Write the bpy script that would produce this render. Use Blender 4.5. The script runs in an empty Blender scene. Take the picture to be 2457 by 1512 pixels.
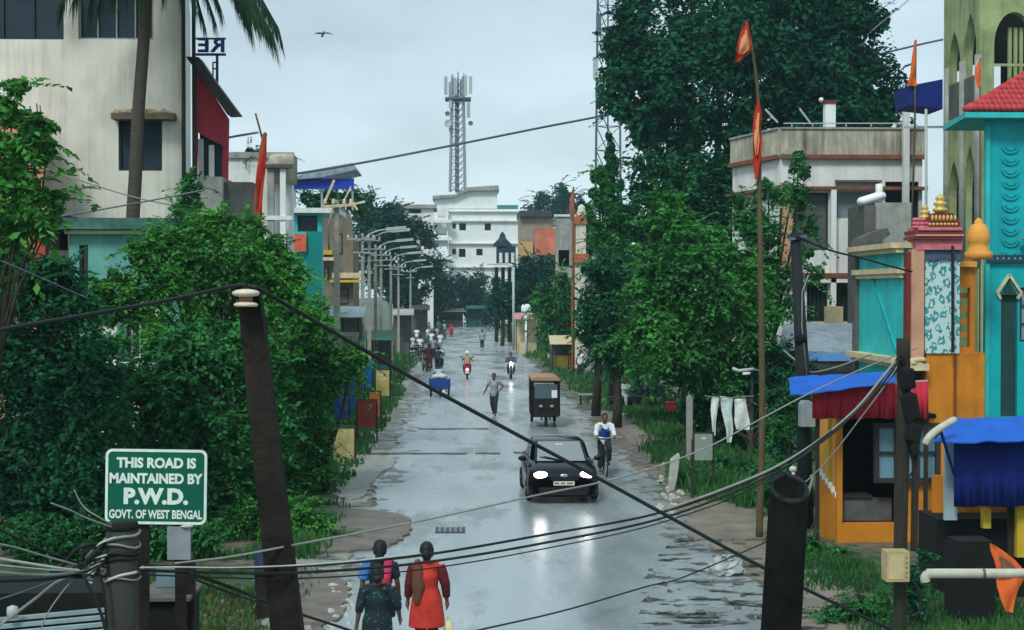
import bpy, math, random
import numpy as np
from mathutils import Vector, Matrix, Euler
sc = bpy.context.scene
COL = sc.collection
R = math.radians
random.seed(7)
rng = np.random.default_rng(7)

# ------------------------------------------------------------------ camera
F, CX, CY, CAMZ = 3600.0, 1228.5, 756.0, 5.0
cd = bpy.data.cameras.new("camera")
cam = bpy.data.objects.new("camera", cd)
COL.objects.link(cam)
cam.location = (0, 0, CAMZ)
cam.rotation_euler = (R(90) - math.atan(56 / F), 0, -math.atan(118.5 / F))
cd.sensor_width = 36
cd.lens = 36 * F / 2457
cd.clip_start, cd.clip_end = 0.1, 3000
sc.camera = cam
CR = cam.rotation_euler.to_matrix()


def P(px, py, Y):
    """World point that stands at depth Y and is seen at (px, py)."""
    d = CR @ Vector(((px - CX) / F, (CY - py) / F, -1))
    t = Y / d.y
    return Vector((d.x * t, Y, CAMZ + d.z * t))


def G(px, py, z=0.0):
    d = CR @ Vector(((px - CX) / F, (CY - py) / F, -1))
    t = (z - CAMZ) / d.z
    return Vector((d.x * t, d.y * t, z))


def FR(x0, y0, x1, y1, Y):
    a, b = P(x0, y0, Y), P(x1, y1, Y)
    return a.x, b.x, b.z, a.z


def S(Y):
    return F / Y


# ------------------------------------------------------------------ world, sun, exposure
SUN_EL, SUN_AZ = 48.0, 205.0          # sun behind the camera, a little to the left
world = bpy.data.worlds.new("World")
sc.world = world
world.use_nodes = True
nt = world.node_tree
nt.nodes.clear()
N = nt.nodes.new
out = N('ShaderNodeOutputWorld')
sky = N('ShaderNodeTexSky')
sky.sky_type = 'NISHITA'
sky.sun_disc = False
sky.sun_elevation = R(SUN_EL)
sky.sun_rotation = R(SUN_AZ)
sky.air_density, sky.dust_density = 1.0, 3.0
bg1 = N('ShaderNodeBackground')
bg1.inputs[1].default_value = 0.06
nt.links.new(sky.outputs[0], bg1.inputs[0])
tc = N('ShaderNodeTexCoord')
sep = N('ShaderNodeSeparateXYZ')
nt.links.new(tc.outputs['Generated'], sep.inputs[0])
ramp = N('ShaderNodeValToRGB')
cr = ramp.color_ramp
cr.elements[0].position, cr.elements[0].color = 0.0, (0.68, 0.82, 0.87, 1)
cr.elements[1].position, cr.elements[1].color = 1.0, (0.62, 0.80, 0.84, 1)
for p, c in ((0.07, (0.66, 0.81, 0.88, 1)), (0.20, (0.51, 0.65, 0.74, 1)), (0.42, (0.52, 0.70, 0.76, 1))):
    e = cr.elements.new(p)
    e.color = c
nt.links.new(sep.outputs[2], ramp.inputs[0])
mp = N('ShaderNodeMapping')
mp.inputs['Scale'].default_value = (3, 3, 9)
nz = N('ShaderNodeTexNoise')
nz.inputs['Scale'].default_value = 1.6
nz.inputs['Detail'].default_value = 5
nt.links.new(tc.outputs['Generated'], mp.inputs[0])
nt.links.new(mp.outputs[0], nz.inputs[0])
mr = N('ShaderNodeMapRange')
mr.inputs[1].default_value, mr.inputs[2].default_value = 0.25, 0.75
mr.inputs[3].default_value, mr.inputs[4].default_value = 0.80, 1.18
nt.links.new(nz.outputs[0], mr.inputs[0])
bg2 = N('ShaderNodeBackground')
nt.links.new(ramp.outputs[0], bg2.inputs[0])
nt.links.new(mr.outputs[0], bg2.inputs[1])
mx = N('ShaderNodeMixShader')
mx.inputs[0].default_value = 0.88
nt.links.new(bg1.outputs[0], mx.inputs[1])
nt.links.new(bg2.outputs[0], mx.inputs[2])
nt.links.new(mx.outputs[0], out.inputs[0])
sd = bpy.data.lights.new("sun", 'SUN')
sd.energy = 1.9
sd.angle = R(14)
sd.color = (0.96, 1.0, 0.94)
sun = bpy.data.objects.new("sun", sd)
COL.objects.link(sun)
_az, _el = R(SUN_AZ), R(SUN_EL)
_dir = Vector((math.sin(_az) * math.cos(_el), math.cos(_az) * math.cos(_el), math.sin(_el)))
sun.rotation_euler = _dir.to_track_quat('Z', 'Y').to_euler()
sun.location = (-10, -20, 60)
vs = sc.view_settings
vs.view_transform = 'Standard'
vs.look = 'None'
vs.exposure = 0.24
vs.gamma = 1.0
cy = sc.cycles
cy.use_denoising = True
cy.max_bounces = 6
cy.diffuse_bounces = 3
cy.glossy_bounces = 3
cy.transmission_bounces = 4
cy.transparent_max_bounces = 8
cy.volume_bounces = 0
cy.caustics_reflective = False
cy.caustics_refractive = False


# ------------------------------------------------------------------ materials
def _new(name):
    m = bpy.data.materials.new(name)
    m.use_nodes = True
    t = m.node_tree
    return m, t, t.nodes['Principled BSDF']


def M(name, col, rough=0.75, var=0.18, scale=3.0, bump=0.0, stain=0.0, stcol=(0.05, 0.05, 0.04),
      metal=0.0, spec=0.3, bscale=None, stretch=(1, 1, 1)):
    m, t, b = _new(name)
    N, L = t.nodes.new, t.links.new
    tc = N('ShaderNodeTexCoord')
    mp = N('ShaderNodeMapping')
    mp.inputs['Scale'].default_value = stretch
    L(tc.outputs['Object'], mp.inputs[0])
    nz = N('ShaderNodeTexNoise')
    nz.inputs['Scale'].default_value = scale
    nz.inputs['Detail'].default_value = 6
    nz.inputs['Roughness'].default_value = 0.65
    L(mp.outputs[0], nz.inputs[0])
    rp = N('ShaderNodeValToRGB')
    rp.color_ramp.elements[0].position, rp.color_ramp.elements[1].position = 0.3, 0.72
    rp.color_ramp.elements[0].color = (*[c * (1 - var) for c in col], 1)
    rp.color_ramp.elements[1].color = (*[min(1, c * (1 + var)) for c in col], 1)
    L(nz.outputs[0], rp.inputs[0])
    last = rp.outputs[0]
    if stain:
        m2 = N('ShaderNodeMapping')
        m2.inputs['Scale'].default_value = (2.2, 2.2, 0.16)
        L(tc.outputs['Object'], m2.inputs[0])
        n2 = N('ShaderNodeTexNoise')
        n2.inputs['Scale'].default_value = 1.6
        n2.inputs['Detail'].default_value = 7
        n2.inputs['Roughness'].default_value = 0.7
        L(m2.outputs[0], n2.inputs[0])
        n3 = N('ShaderNodeTexNoise')
        n3.inputs['Scale'].default_value = 0.55
        n3.inputs['Detail'].default_value = 8
        L(tc.outputs['Object'], n3.inputs[0])
        ad = N('ShaderNodeMath')
        ad.operation = 'MULTIPLY'
        L(n2.outputs[0], ad.inputs[0])
        L(n3.outputs[0], ad.inputs[1])
        mr = N('ShaderNodeMapRange')
        mr.inputs[1].default_value, mr.inputs[2].default_value = 0.22, 0.40
        mr.inputs[3].default_value, mr.inputs[4].default_value = 0.0, stain
        L(ad.outputs[0], mr.inputs[0])
        mx = N('ShaderNodeMix')
        mx.data_type = 'RGBA'
        mx.inputs[7].default_value = (*stcol, 1)
        L(mr.outputs[0], mx.inputs[0])
        L(last, mx.inputs[6])
        last = mx.outputs[2]
    L(last, b.inputs['Base Color'])
    b.inputs['Roughness'].default_value = rough
    b.inputs['Metallic'].default_value = metal
    b.inputs['Specular IOR Level'].default_value = spec
    if bump:
        bp = N('ShaderNodeBump')
        bp.inputs['Strength'].default_value = bump
        bp.inputs['Distance'].default_value = 0.03
        nb = N('ShaderNodeTexNoise')
        nb.inputs['Scale'].default_value = bscale or scale * 4
        nb.inputs['Detail'].default_value = 5
        L(mp.outputs[0], nb.inputs[0])
        L(nb.outputs[0], bp.inputs['Height'])
        L(bp.outputs[0], b.inputs['Normal'])
    return m


def M_emit(name, col, strength):
    m, t, b = _new(name)
    b.inputs['Base Color'].default_value = (0.8, 0.8, 0.8, 1)
    b.inputs['Emission Color'].default_value = (*col, 1)
    b.inputs['Emission Strength'].default_value = strength
    return m


def M_leaf(name, dark, light, trans=0.32, rough=0.45, nscale=0.5):
    """Leaf colours vary leaf by leaf and in patches through the crown."""
    m, t, b = _new(name)
    N, L = t.nodes.new, t.links.new
    geo = N('ShaderNodeNewGeometry')
    tc = N('ShaderNodeTexCoord')
    nz = N('ShaderNodeTexNoise')
    nz.inputs['Scale'].default_value = nscale
    nz.inputs['Detail'].default_value = 3
    L(tc.outputs['Object'], nz.inputs[0])
    mm = N('ShaderNodeMath')
    mm.operation = 'MULTIPLY_ADD'
    mm.inputs[1].default_value = 0.50
    L(geo.outputs['Random Per Island'], mm.inputs[0])
    m3 = N('ShaderNodeMapRange')
    m3.inputs[1].default_value, m3.inputs[2].default_value = 0.35, 0.65
    m3.inputs[3].default_value, m3.inputs[4].default_value = 0.0, 0.60
    L(nz.outputs[0], m3.inputs[0])
    L(m3.outputs[0], mm.inputs[2])
    rp = N('ShaderNodeValToRGB')
    rp.color_ramp.elements[0].color = (*dark, 1)
    rp.color_ramp.elements[1].color = (*light, 1)
    L(mm.outputs[0], rp.inputs[0])
    L(rp.outputs[0], b.inputs['Base Color'])
    b.inputs['Roughness'].default_value = 0.62
    b.inputs['Specular IOR Level'].default_value = 0.07
    tr = N('ShaderNodeBsdfTranslucent')
    L(rp.outputs[0], tr.inputs[0])
    mx = N('ShaderNodeMixShader')
    mx.inputs[0].default_value = trans
    L(b.outputs[0], mx.inputs[1])
    L(tr.outputs[0], mx.inputs[2])
    L(mx.outputs[0], t.nodes['Material Output'].inputs[0])
    return m


def M_glass(name, col=(0.02, 0.03, 0.04), rough=0.08):
    m, t, b = _new(name)
    b.inputs['Base Color'].default_value = (*col, 1)
    b.inputs['Roughness'].default_value = rough
    b.inputs['Specular IOR Level'].default_value = 0.5
    return m


# ------------------------------------------------------------------ mesh helpers
ORG = {}


class MB:
    def __init__(s):
        s.v, s.f = [], []

    def add(s, vs, fs):
        o = len(s.v)
        s.v += [tuple(v) for v in vs]
        s.f += [tuple(i + o for i in f) for f in fs]
        return s

    def box(s, x0, x1, y0, y1, z0, z1):
        x0, x1 = sorted((x0, x1)); y0, y1 = sorted((y0, y1)); z0, z1 = sorted((z0, z1))
        return s.add([(x0, y0, z0), (x1, y0, z0), (x1, y1, z0), (x0, y1, z0), (x0, y0, z1), (x1, y0, z1), (x1, y1, z1), (x0, y1, z1)],
                     [(0, 3, 2, 1), (4, 5, 6, 7), (0, 1, 5, 4), (1, 2, 6, 5), (2, 3, 7, 6), (3, 0, 4, 7)])

    def obox(s, c, size, rot=(0, 0, 0)):
        m = Euler(rot).to_matrix()
        hx, hy, hz = [q / 2 for q in size]
        c = Vector(c)
        vs = [c + m @ Vector(p) for p in ((-hx, -hy, -hz), (hx, -hy, -hz), (hx, hy, -hz), (-hx, hy, -hz), (-hx, -hy, hz), (hx, -hy, hz), (hx, hy, hz), (-hx, hy, hz))]
        return s.add(vs, [(0, 3, 2, 1), (4, 5, 6, 7), (0, 1, 5, 4), (1, 2, 6, 5), (2, 3, 7, 6), (3, 0, 4, 7)])

    def bar(s, a, b, w, h=None):
        """Square bar from a to b."""
        a, b = Vector(a), Vector(b)
        q = (b - a).to_track_quat('Z', 'Y').to_matrix()
        h = h or w
        vs = []
        for e in (a, b):
            for x, y in ((-w / 2, -h / 2), (w / 2, -h / 2), (w / 2, h / 2), (-w / 2, h / 2)):
                vs.append(e + q @ Vector((x, y, 0)))
        return s.add(vs, [(0, 3, 2, 1), (4, 5, 6, 7), (0, 1, 5, 4), (1, 2, 6, 5), (2, 3, 7, 6), (3, 0, 4, 7)])

    def tube(s, pts, r, n=8):
        pts = [Vector(p) for p in pts]
        k = len(pts)
        rs = r if isinstance(r, (list, tuple)) else [r] * k
        vs, fs = [], []
        up = None
        for i, p in enumerate(pts):
            d = (pts[min(i + 1, k - 1)] - pts[max(i - 1, 0)])
            d = d.normalized() if d.length > 1e-9 else Vector((0, 0, 1))
            if up is None:
                up = d.orthogonal().normalized()
            up = (up - d * up.dot(d))
            up = up.normalized() if up.length > 1e-6 else d.orthogonal().normalized()
            w = d.cross(up)
            for j in range(n):
                a = 2 * math.pi * j / n
                vs.append(p + (up * math.cos(a) + w * math.sin(a)) * rs[i])
        for i in range(k - 1):
            for j in range(n):
                a, b = i * n + j, i * n + (j + 1) % n
                fs.append((a, b, b + n, a + n))
        fs.append(tuple(range(n - 1, -1, -1)))
        fs.append(tuple(range((k - 1) * n, k * n)))
        return s.add(vs, fs)

    def lathe(s, c, prof, n=14, sx=1.0, sy=1.0):
        c = Vector(c)
        vs, fs = [], []
        for r, z in prof:
            for j in range(n):
                a = 2 * math.pi * j / n
                vs.append(c + Vector((r * math.cos(a) * sx, r * math.sin(a) * sy, z)))
        for i in range(len(prof) - 1):
            for j in range(n):
                a, b = i * n + j, i * n + (j + 1) % n
                fs.append((a, b, b + n, a + n))
        fs.append(tuple(range(n - 1, -1, -1)))
        fs.append(tuple(range((len(prof) - 1) * n, len(prof) * n)))
        return s.add(vs, fs)

    def _prism(s, lo, hi):
        k = len(lo)
        fs = [tuple(range(k)), tuple(range(2 * k - 1, k - 1, -1))]
        fs += [(i, i + k, (i + 1) % k + k, (i + 1) % k) for i in range(k)]
        return s.add(list(lo) + list(hi), fs)

    def prism(s, poly, y0, y1):            # outline in x, z
        return s._prism([(x, y0, z) for x, z in poly], [(x, y1, z) for x, z in poly])

    def prismx(s, poly, x0, x1):           # outline in y, z
        return s._prism([(x0, y, z) for y, z in poly], [(x1, y, z) for y, z in poly])

    def prismz(s, poly, z0, z1):           # outline in x, y
        return s._prism([(x, y, z0) for x, y in poly], [(x, y, z1) for x, y in poly])

    def ell(s, c, r, nu=12, nv=8, rot=None):
        c = Vector(c)
        m = Euler(rot).to_matrix() if rot else Matrix.Identity(3)
        if not isinstance(r, (list, tuple)):
            r = (r, r, r)
        vs, fs = [c + m @ Vector((0, 0, r[2]))], []
        for i in range(1, nv):
            t = math.pi * i / nv
            for j in range(nu):
                a = 2 * math.pi * j / nu
                vs.append(c + m @ Vector((r[0] * math.sin(t) * math.cos(a), r[1] * math.sin(t) * math.sin(a), r[2] * math.cos(t))))
        vs.append(c + m @ Vector((0, 0, -r[2])))
        for j in range(nu):
            fs.append((0, 1 + j, 1 + (j + 1) % nu))
            b = 1 + (nv - 2) * nu
            fs.append((b + (j + 1) % nu, b + j, len(vs) - 1))
        for i in range(nv - 2):
            for j in range(nu):
                a, b = 1 + i * nu + j, 1 + i * nu + (j + 1) % nu
                fs.append((a, a + nu, b + nu, b))
        return s.add(vs, fs)

    def torus(s, c, rad, r, axis='x', n=20, m=8):
        pts = []
        c = Vector(c)
        vs, fs = [], []
        for i in range(n):
            a = 2 * math.pi * i / n
            for j in range(m):
                b = 2 * math.pi * j / m
                q = rad + r * math.cos(b)
                h = r * math.sin(b)
                p = {'x': (h, q * math.cos(a), q * math.sin(a)), 'y': (q * math.cos(a), h, q * math.sin(a)), 'z': (q * math.cos(a), q * math.sin(a), h)}[axis]
                vs.append(c + Vector(p))
        for i in range(n):
            for j in range(m):
                fs.append((i * m + j, ((i + 1) % n) * m + j, ((i + 1) % n) * m + (j + 1) % m, i * m + (j + 1) % m))
        return s.add(vs, fs)

    def wall(s, u0, u1, z0, z1, d0, d1, holes=(), axis='y'):
        """Wall with rectangular openings; u runs along the wall, d0..d1 is its thickness."""
        us = sorted({u0, u1, *[h[0] for h in holes], *[h[1] for h in holes]})
        zs = sorted({z0, z1, *[h[2] for h in holes], *[h[3] for h in holes]})
        us = [u for u in us if u0 - 1e-6 <= u <= u1 + 1e-6]
        zs = [z for z in zs if z0 - 1e-6 <= z <= z1 + 1e-6]
        for i in range(len(us) - 1):
            run = None
            for j in range(len(zs) - 1):
                cu, cz = (us[i] + us[i + 1]) / 2, (zs[j] + zs[j + 1]) / 2
                hole = any(h[0] < cu < h[1] and h[2] < cz < h[3] for h in holes)
                if not hole:
                    run = (run[0], zs[j + 1]) if run else (zs[j], zs[j + 1])
                if run and (hole or j == len(zs) - 2):
                    if axis == 'y':
                        s.box(us[i], us[i + 1], d0, d1, *run)
                    else:
                        s.box(d0, d1, us[i], us[i + 1], *run)
                    run = None
        return s

    def build(s, name, mat, parent=None, smooth=False):
        me = bpy.data.meshes.new(name)
        if parent is not None:
            org = ORG[parent.name]
        else:
            a = np.array(s.v)
            lo, hi = a.min(0), a.max(0)
            org = Vector(((lo[0] + hi[0]) / 2, (lo[1] + hi[1]) / 2, lo[2]))
        me.from_pydata([(v[0] - org[0], v[1] - org[1], v[2] - org[2]) for v in s.v], [], s.f)
        me.materials.append(mat)
        if smooth:
            me.polygons.foreach_set('use_smooth', [True] * len(me.polygons))
        me.update()
        o = bpy.data.objects.new(name, me)
        COL.objects.link(o)
        if parent is not None:
            o.parent = parent
        else:
            o.location = org
        ORG[o.name] = Vector(org)
        return o


def tag(o, label=None, cat=None, group=None, kind=None):
    if label: o['label'] = label
    if cat: o['category'] = cat
    if group: o['group'] = group
    if kind: o['kind'] = kind
    return o


def thing(name, label, cat, loc=(0, 0, 0), group=None):
    o = bpy.data.objects.new(name, None)
    o.empty_display_size = 0.3
    COL.objects.link(o)
    o.location = loc
    ORG[o.name] = Vector(loc)
    return tag(o, label, cat, group)


def solo(name, mb, mat, label, cat, group=None, smooth=False):
    return tag(mb.build(name, mat, None, smooth), label, cat, group)


def struct(name, mb, mat, smooth=False, kind='structure'):
    return tag(mb.build(name, mat, None, smooth), kind=kind)


def kids(o):
    return [c for c in bpy.data.objects if c.parent == o]


def copy_thing(root, loc, rz=None, label=None, group=None, scale=None):
    r = root.copy()
    COL.objects.link(r)
    r.location = loc
    if rz is not None: r.rotation_euler = (0, 0, rz)
    if scale: r.scale = (scale,) * 3 if not isinstance(scale, tuple) else scale
    if label: r['label'] = label
    if group: r['group'] = group
    for ch in kids(root):
        c = ch.copy()
        COL.objects.link(c)
        c.parent = r
        for g in kids(ch):
            d = g.copy()
            COL.objects.link(d)
            d.parent = c
    return r


def spline(pts, n=8):
    pts = [Vector(p) for p in pts]
    out = []
    for i in range(len(pts) - 1):
        p0, p1, p2, p3 = pts[max(i - 1, 0)], pts[i], pts[i + 1], pts[min(i + 2, len(pts) - 1)]
        for k in range(n):
            t = k / n
            out.append(0.5 * ((2 * p1) + (p2 - p0) * t + (2 * p0 - 5 * p1 + 4 * p2 - p3) * t * t + (3 * p1 - p0 - 3 * p2 + p3) * t ** 3))
    out.append(pts[-1])
    return out


def cable(label, pts, r, mat, group=None, name='cable', n=10):
    mb = MB().tube(spline([P(*p) for p in pts], n), r, 6)
    return solo(name, mb, mat, label, 'cable', group, True)


def text_mb(body, height, bold=0.0, extrude=0.004):
    """Letters as geometry in x, z, facing -y, centred on 0."""
    cu = bpy.data.curves.new('lettering', 'FONT')
    cu.body = body
    cu.align_x, cu.align_y = 'CENTER', 'CENTER'
    cu.size = height / 0.7
    cu.offset = bold
    cu.extrude = extrude
    cu.resolution_u = 3
    ob = bpy.data.objects.new('lettering', cu)
    COL.objects.link(ob)
    dg = bpy.context.evaluated_depsgraph_get()
    me = bpy.data.meshes.new_from_object(ob.evaluated_get(dg))
    mb = MB().add([(v.co.x, -v.co.z, v.co.y) for v in me.vertices], [tuple(p.vertices) for p in me.polygons])
    bpy.data.objects.remove(ob)
    bpy.data.curves.remove(cu)
    bpy.data.meshes.remove(me)
    return mb


def moved(mb, loc, rz=0.0, sx=1.0, tilt=0.0):
    m = Matrix.Translation(loc) @ Matrix.Rotation(rz, 4, 'Z') @ Matrix.Rotation(tilt, 4, 'Y') @ Matrix.Diagonal((sx, 1, 1, 1))
    r = MB()
    r.v = [tuple(m @ Vector(v)) for v in mb.v]
    r.f = mb.f
    return r


def window(root, u0, u1, z0, z1, d, fm, pm, mull=(1, 1), fr=0.07, axis='y', sgn=1, name='window', lab=None):
    """Window with frame and pane; d is the wall face, sgn the way into the house."""
    f = MB()

    def bx(mb, a, b, c, e, d0, d1):
        if axis == 'y': mb.box(a, b, d + sgn * d0, d + sgn * d1, c, e)
        else: mb.box(d + sgn * d0, d + sgn * d1, a, b, c, e)
    bx(f, u0, u1, z0, z0 + fr, -0.03, 0.09); bx(f, u0, u1, z1 - fr, z1, -0.03, 0.09)
    bx(f, u0, u0 + fr, z0 + fr, z1 - fr, -0.03, 0.09); bx(f, u1 - fr, u1, z0 + fr, z1 - fr, -0.03, 0.09)
    for i in range(1, mull[0]):
        u = u0 + (u1 - u0) * i / mull[0]
        bx(f, u - fr * .35, u + fr * .35, z0 + fr, z1 - fr, 0.0, 0.06)
    for i in range(1, mull[1]):
        z = z0 + (z1 - z0) * i / mull[1]
        bx(f, u0 + fr, u1 - fr, z - fr * .3, z + fr * .3, 0.01, 0.055)
    o = f.build(name, fm, root)
    if lab: o['label'] = lab
    p = MB()
    bx(p, u0 + fr, u1 - fr, z0 + fr, z1 - fr, 0.07, 0.085)
    p.build('pane', pm, o)
    return o
# ------------------------------------------------------------------ shared materials
m_cream = M('cream_plaster', (0.69, 0.68, 0.60), .85, .10, 1.2, .15, .55, (.34, .30, .22))
m_white = M('white_plaster', (0.74, 0.75, 0.73), .85, .10, 1.5, .12, .42, (.24, .24, .22))
m_white2 = M('clean_white_plaster', (0.80, 0.82, 0.82), .85, .06, 1.0, .1, .25, (.40, .42, .42))
m_grey = M('grey_concrete', (0.34, 0.34, 0.31), .9, .25, 2.0, .3, .6, (.09, .09, .08))
m_dgrey = M('dark_concrete', (0.11, 0.11, 0.105), .9, .3, 2.5, .3, .4, (.04, .04, .04))
m_parapet = M('stained_parapet', (0.46, 0.42, 0.34), .9, .35, 2.2, .3, 1.0, (.09, .085, .07))
m_brownband = M('brown_band', (0.22, 0.075, 0.045), .8, .25, 3)
m_salmon = M('salmon_plaster', (0.66, 0.30, 0.20), .85, .12, 1.5, .1, .4, (.35, .16, .12))
m_red = M('red_paint', (0.36, 0.025, 0.045), .7, .12, 2.5, .05, .2, (.16, .02, .03), stretch=(8, 8, .6))
m_redlow = M('red_pillar_paint', (0.45, 0.06, 0.04), .7, .15, 2)
m_tealold = M('faded_teal_plaster', (0.13, 0.37, 0.33), .85, .2, 2, .15, .5, (.07, .22, .20))
m_moss = M('mossy_slab', (0.06, 0.16, 0.13), .9, .5, 3, .3, .5, (.03, .05, .04))
m_blue_tarp = M('blue_tarpaulin', (0.010, 0.05, 0.42), .55, .15, 5, .25, bscale=6)
m_blue_deep = M('dark_blue_cloth', (0.006, 0.02, 0.19), .8, .15, 4, .2, stretch=(6, 6, .5))
m_blue_sheet = M('bright_blue_sheet', (0.0, 0.095, 0.50), .6, .2, 3, .3, .3, (.02, .09, .30))
m_redcloth = M('red_valance_cloth', (0.48, 0.022, 0.045), .85, .2, 4, .2, stretch=(6, 6, .5))
m_tin = M('grey_tin', (0.30, 0.36, 0.42), .5, .3, 3, .1, .5, (.12, .13, .15), metal=.3)
m_tin_dark = M('brown_tin', (0.045, 0.03, 0.035), .6, .3, 3, .1)
m_turq = M('turquoise_paint', (0.0, 0.40, 0.45), .6, .16, 1.5, .08, .5, (.01, .17, .20))
m_turq_l = M('light_turquoise_paint', (0.03, 0.52, 0.53), .65, .16, 1.5, .08, .55, (.03, .22, .22))
m_orange = M('orange_paint', (0.60, 0.21, 0.015), .75, .2, 2, .15, .6, (.22, .075, .015))
m_orange_l = M('pale_orange_paint', (0.74, 0.33, 0.06), .7, .15, 2, .1)
m_yellow = M('yellow_paint', (0.62, 0.42, 0.03), .7, .15, 2, .05, .3, (.3, .2, .03))
m_gold = M('gold_paint', (0.62, 0.44, 0.13), .45, .15, 3, metal=.2)
m_creamtrim = M('cream_trim', (0.66, 0.54, 0.33), .75, .2, 3, .1, .4, (.25, .2, .12))
m_pinktrim = M('pink_trim', (0.58, 0.16, 0.18), .7, .35, 9)
m_pinkcol = M('pink_column', (0.56, 0.30, 0.20), .7, .15, 2, .1, .3, (.3, .15, .1))
m_maroon = M('maroon_paint', (0.19, 0.025, 0.025), .7, .2, 3)
m_mosque = M('pale_green_plaster', (0.31, 0.37, 0.18), .9, .25, 1.6, .2, .75, (.08, .11, .06))
m_tile = M('red_roof_tile', (0.46, 0.045, 0.055), .6, .3, 5, .1)
m_pole = M('weathered_concrete_pole', (0.30, 0.29, 0.25), .9, .25, 4, .2, .5, (.12, .11, .09))
m_rail = M('dark_weathered_concrete', (0.018, 0.015, 0.012), .85, .45, 5, .6, .5, (.045, .040, .032), spec=.12)
m_wood = M('dark_weathered_wood', (0.030, 0.026, 0.018), .85, .4, 5, .4, stretch=(5, 5, .5))
m_bamboo = M('brown_bamboo', (0.10, 0.075, 0.035), .8, .3, 6, .1, stretch=(2, 2, .4))
m_black = M('black_plastic', (0.010, 0.010, 0.011), .5, .2, 5)
m_blackmatt = M('matt_black_and_shade', (0.006, 0.007, 0.007), .9, .3, 5)  # matt black for black parts, and for shade painted inside arches and stalls
m_wire = M('black_cable_rubber', (0.010, 0.012, 0.012), .6, .2, 8)
m_wire_l = M('grey_cable_rubber', (0.24, 0.25, 0.23), .6, .2, 8)
m_wire_w = M('white_cable_sheath', (0.48, 0.50, 0.45), .6, .2, 8)
m_porc = M('glazed_porcelain', (0.66, 0.58, 0.46), .3, .1, 5)
m_porc_b = M('brown_porcelain', (0.22, 0.11, 0.06), .35, .2, 5)
m_steel = M('galvanised_steel', (0.36, 0.40, 0.44), .5, .2, 4, metal=.5)
m_steel_d = M('dull_steel', (0.12, 0.15, 0.19), .55, .25, 4, metal=.4)
m_lamp = M('grey_lamp_housing', (0.40, 0.45, 0.46), .5, .1, 4)
m_pvc = M('grimy_white_pvc', (0.50, 0.49, 0.40), .5, .2, 4, .05, .5, (.2, .19, .14))
m_box = M('beige_meter_box', (0.46, 0.36, 0.18), .65, .2, 6, .1, .4, (.2, .15, .08))
m_greybox = M('grey_steel_box', (0.26, 0.29, 0.31), .6, .2, 5)
m_pane = M_glass('dark_window_glass', (0.010, 0.022, 0.032), .12)
m_pane_b = M_glass('bluish_window_glass', (0.16, 0.30, 0.38), .35)
m_blind = M('dark_blue_blind', (0.012, 0.030, 0.048), .6, .3, 2, stretch=(.5, .5, 8))
m_frame_d = M('dark_window_frame', (0.035, 0.03, 0.028), .7, .2, 5)
m_frame_w = M('white_window_frame', (0.62, 0.64, 0.62), .7, .1, 5)
m_sign = M('green_sign_sheet', (0.0, 0.105, 0.062), .45, .1, 3)
m_signw = M('reflective_white_letter', (0.70, 0.80, 0.74), .5, .12, 20)
m_flag_o = M('orange_flag_cloth', (0.72, 0.13, 0.03), .85, .25, 4)
m_flag_r = M('red_flag_cloth', (0.46, 0.030, 0.015), .85, .25, 4)
m_flag_p = M('faded_peach_cloth', (0.72, 0.30, 0.14), .85, .2, 3)
m_bark = M('brown_bark', (0.050, 0.040, 0.028), .9, .4, 5, .5, stretch=(3, 3, .6))
m_palmbark = M('palm_bark', (0.075, 0.062, 0.048), .9, .35, 4, .5, stretch=(1, 1, 6))
l_bright = M_leaf('bright_green_leaf', (0.012, 0.085, 0.024), (0.120, 0.400, 0.070))
l_mid = M_leaf('mid_green_leaf', (0.007, 0.062, 0.028), (0.075, 0.310, 0.080))
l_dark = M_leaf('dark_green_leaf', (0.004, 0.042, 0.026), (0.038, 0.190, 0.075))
l_big = M_leaf('deep_green_leaf', (0.003, 0.040, 0.030), (0.028, 0.165, 0.085), nscale=.3)
l_fresh = M_leaf('fresh_green_leaf', (0.009, 0.070, 0.026), (0.100, 0.360, 0.072))
l_far = M_leaf('haze_bluish_leaf', (0.007, 0.050, 0.046), (0.030, 0.120, 0.085), nscale=.2)  # blue of distant haze mixed into the leaf colour
l_palm = M_leaf('palm_leaf', (0.012, 0.045, 0.022), (0.045, 0.10, 0.040))
l_grass = M_leaf('grass_blade', (0.012, 0.075, 0.024), (0.085, 0.220, 0.060), nscale=.6)
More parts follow.
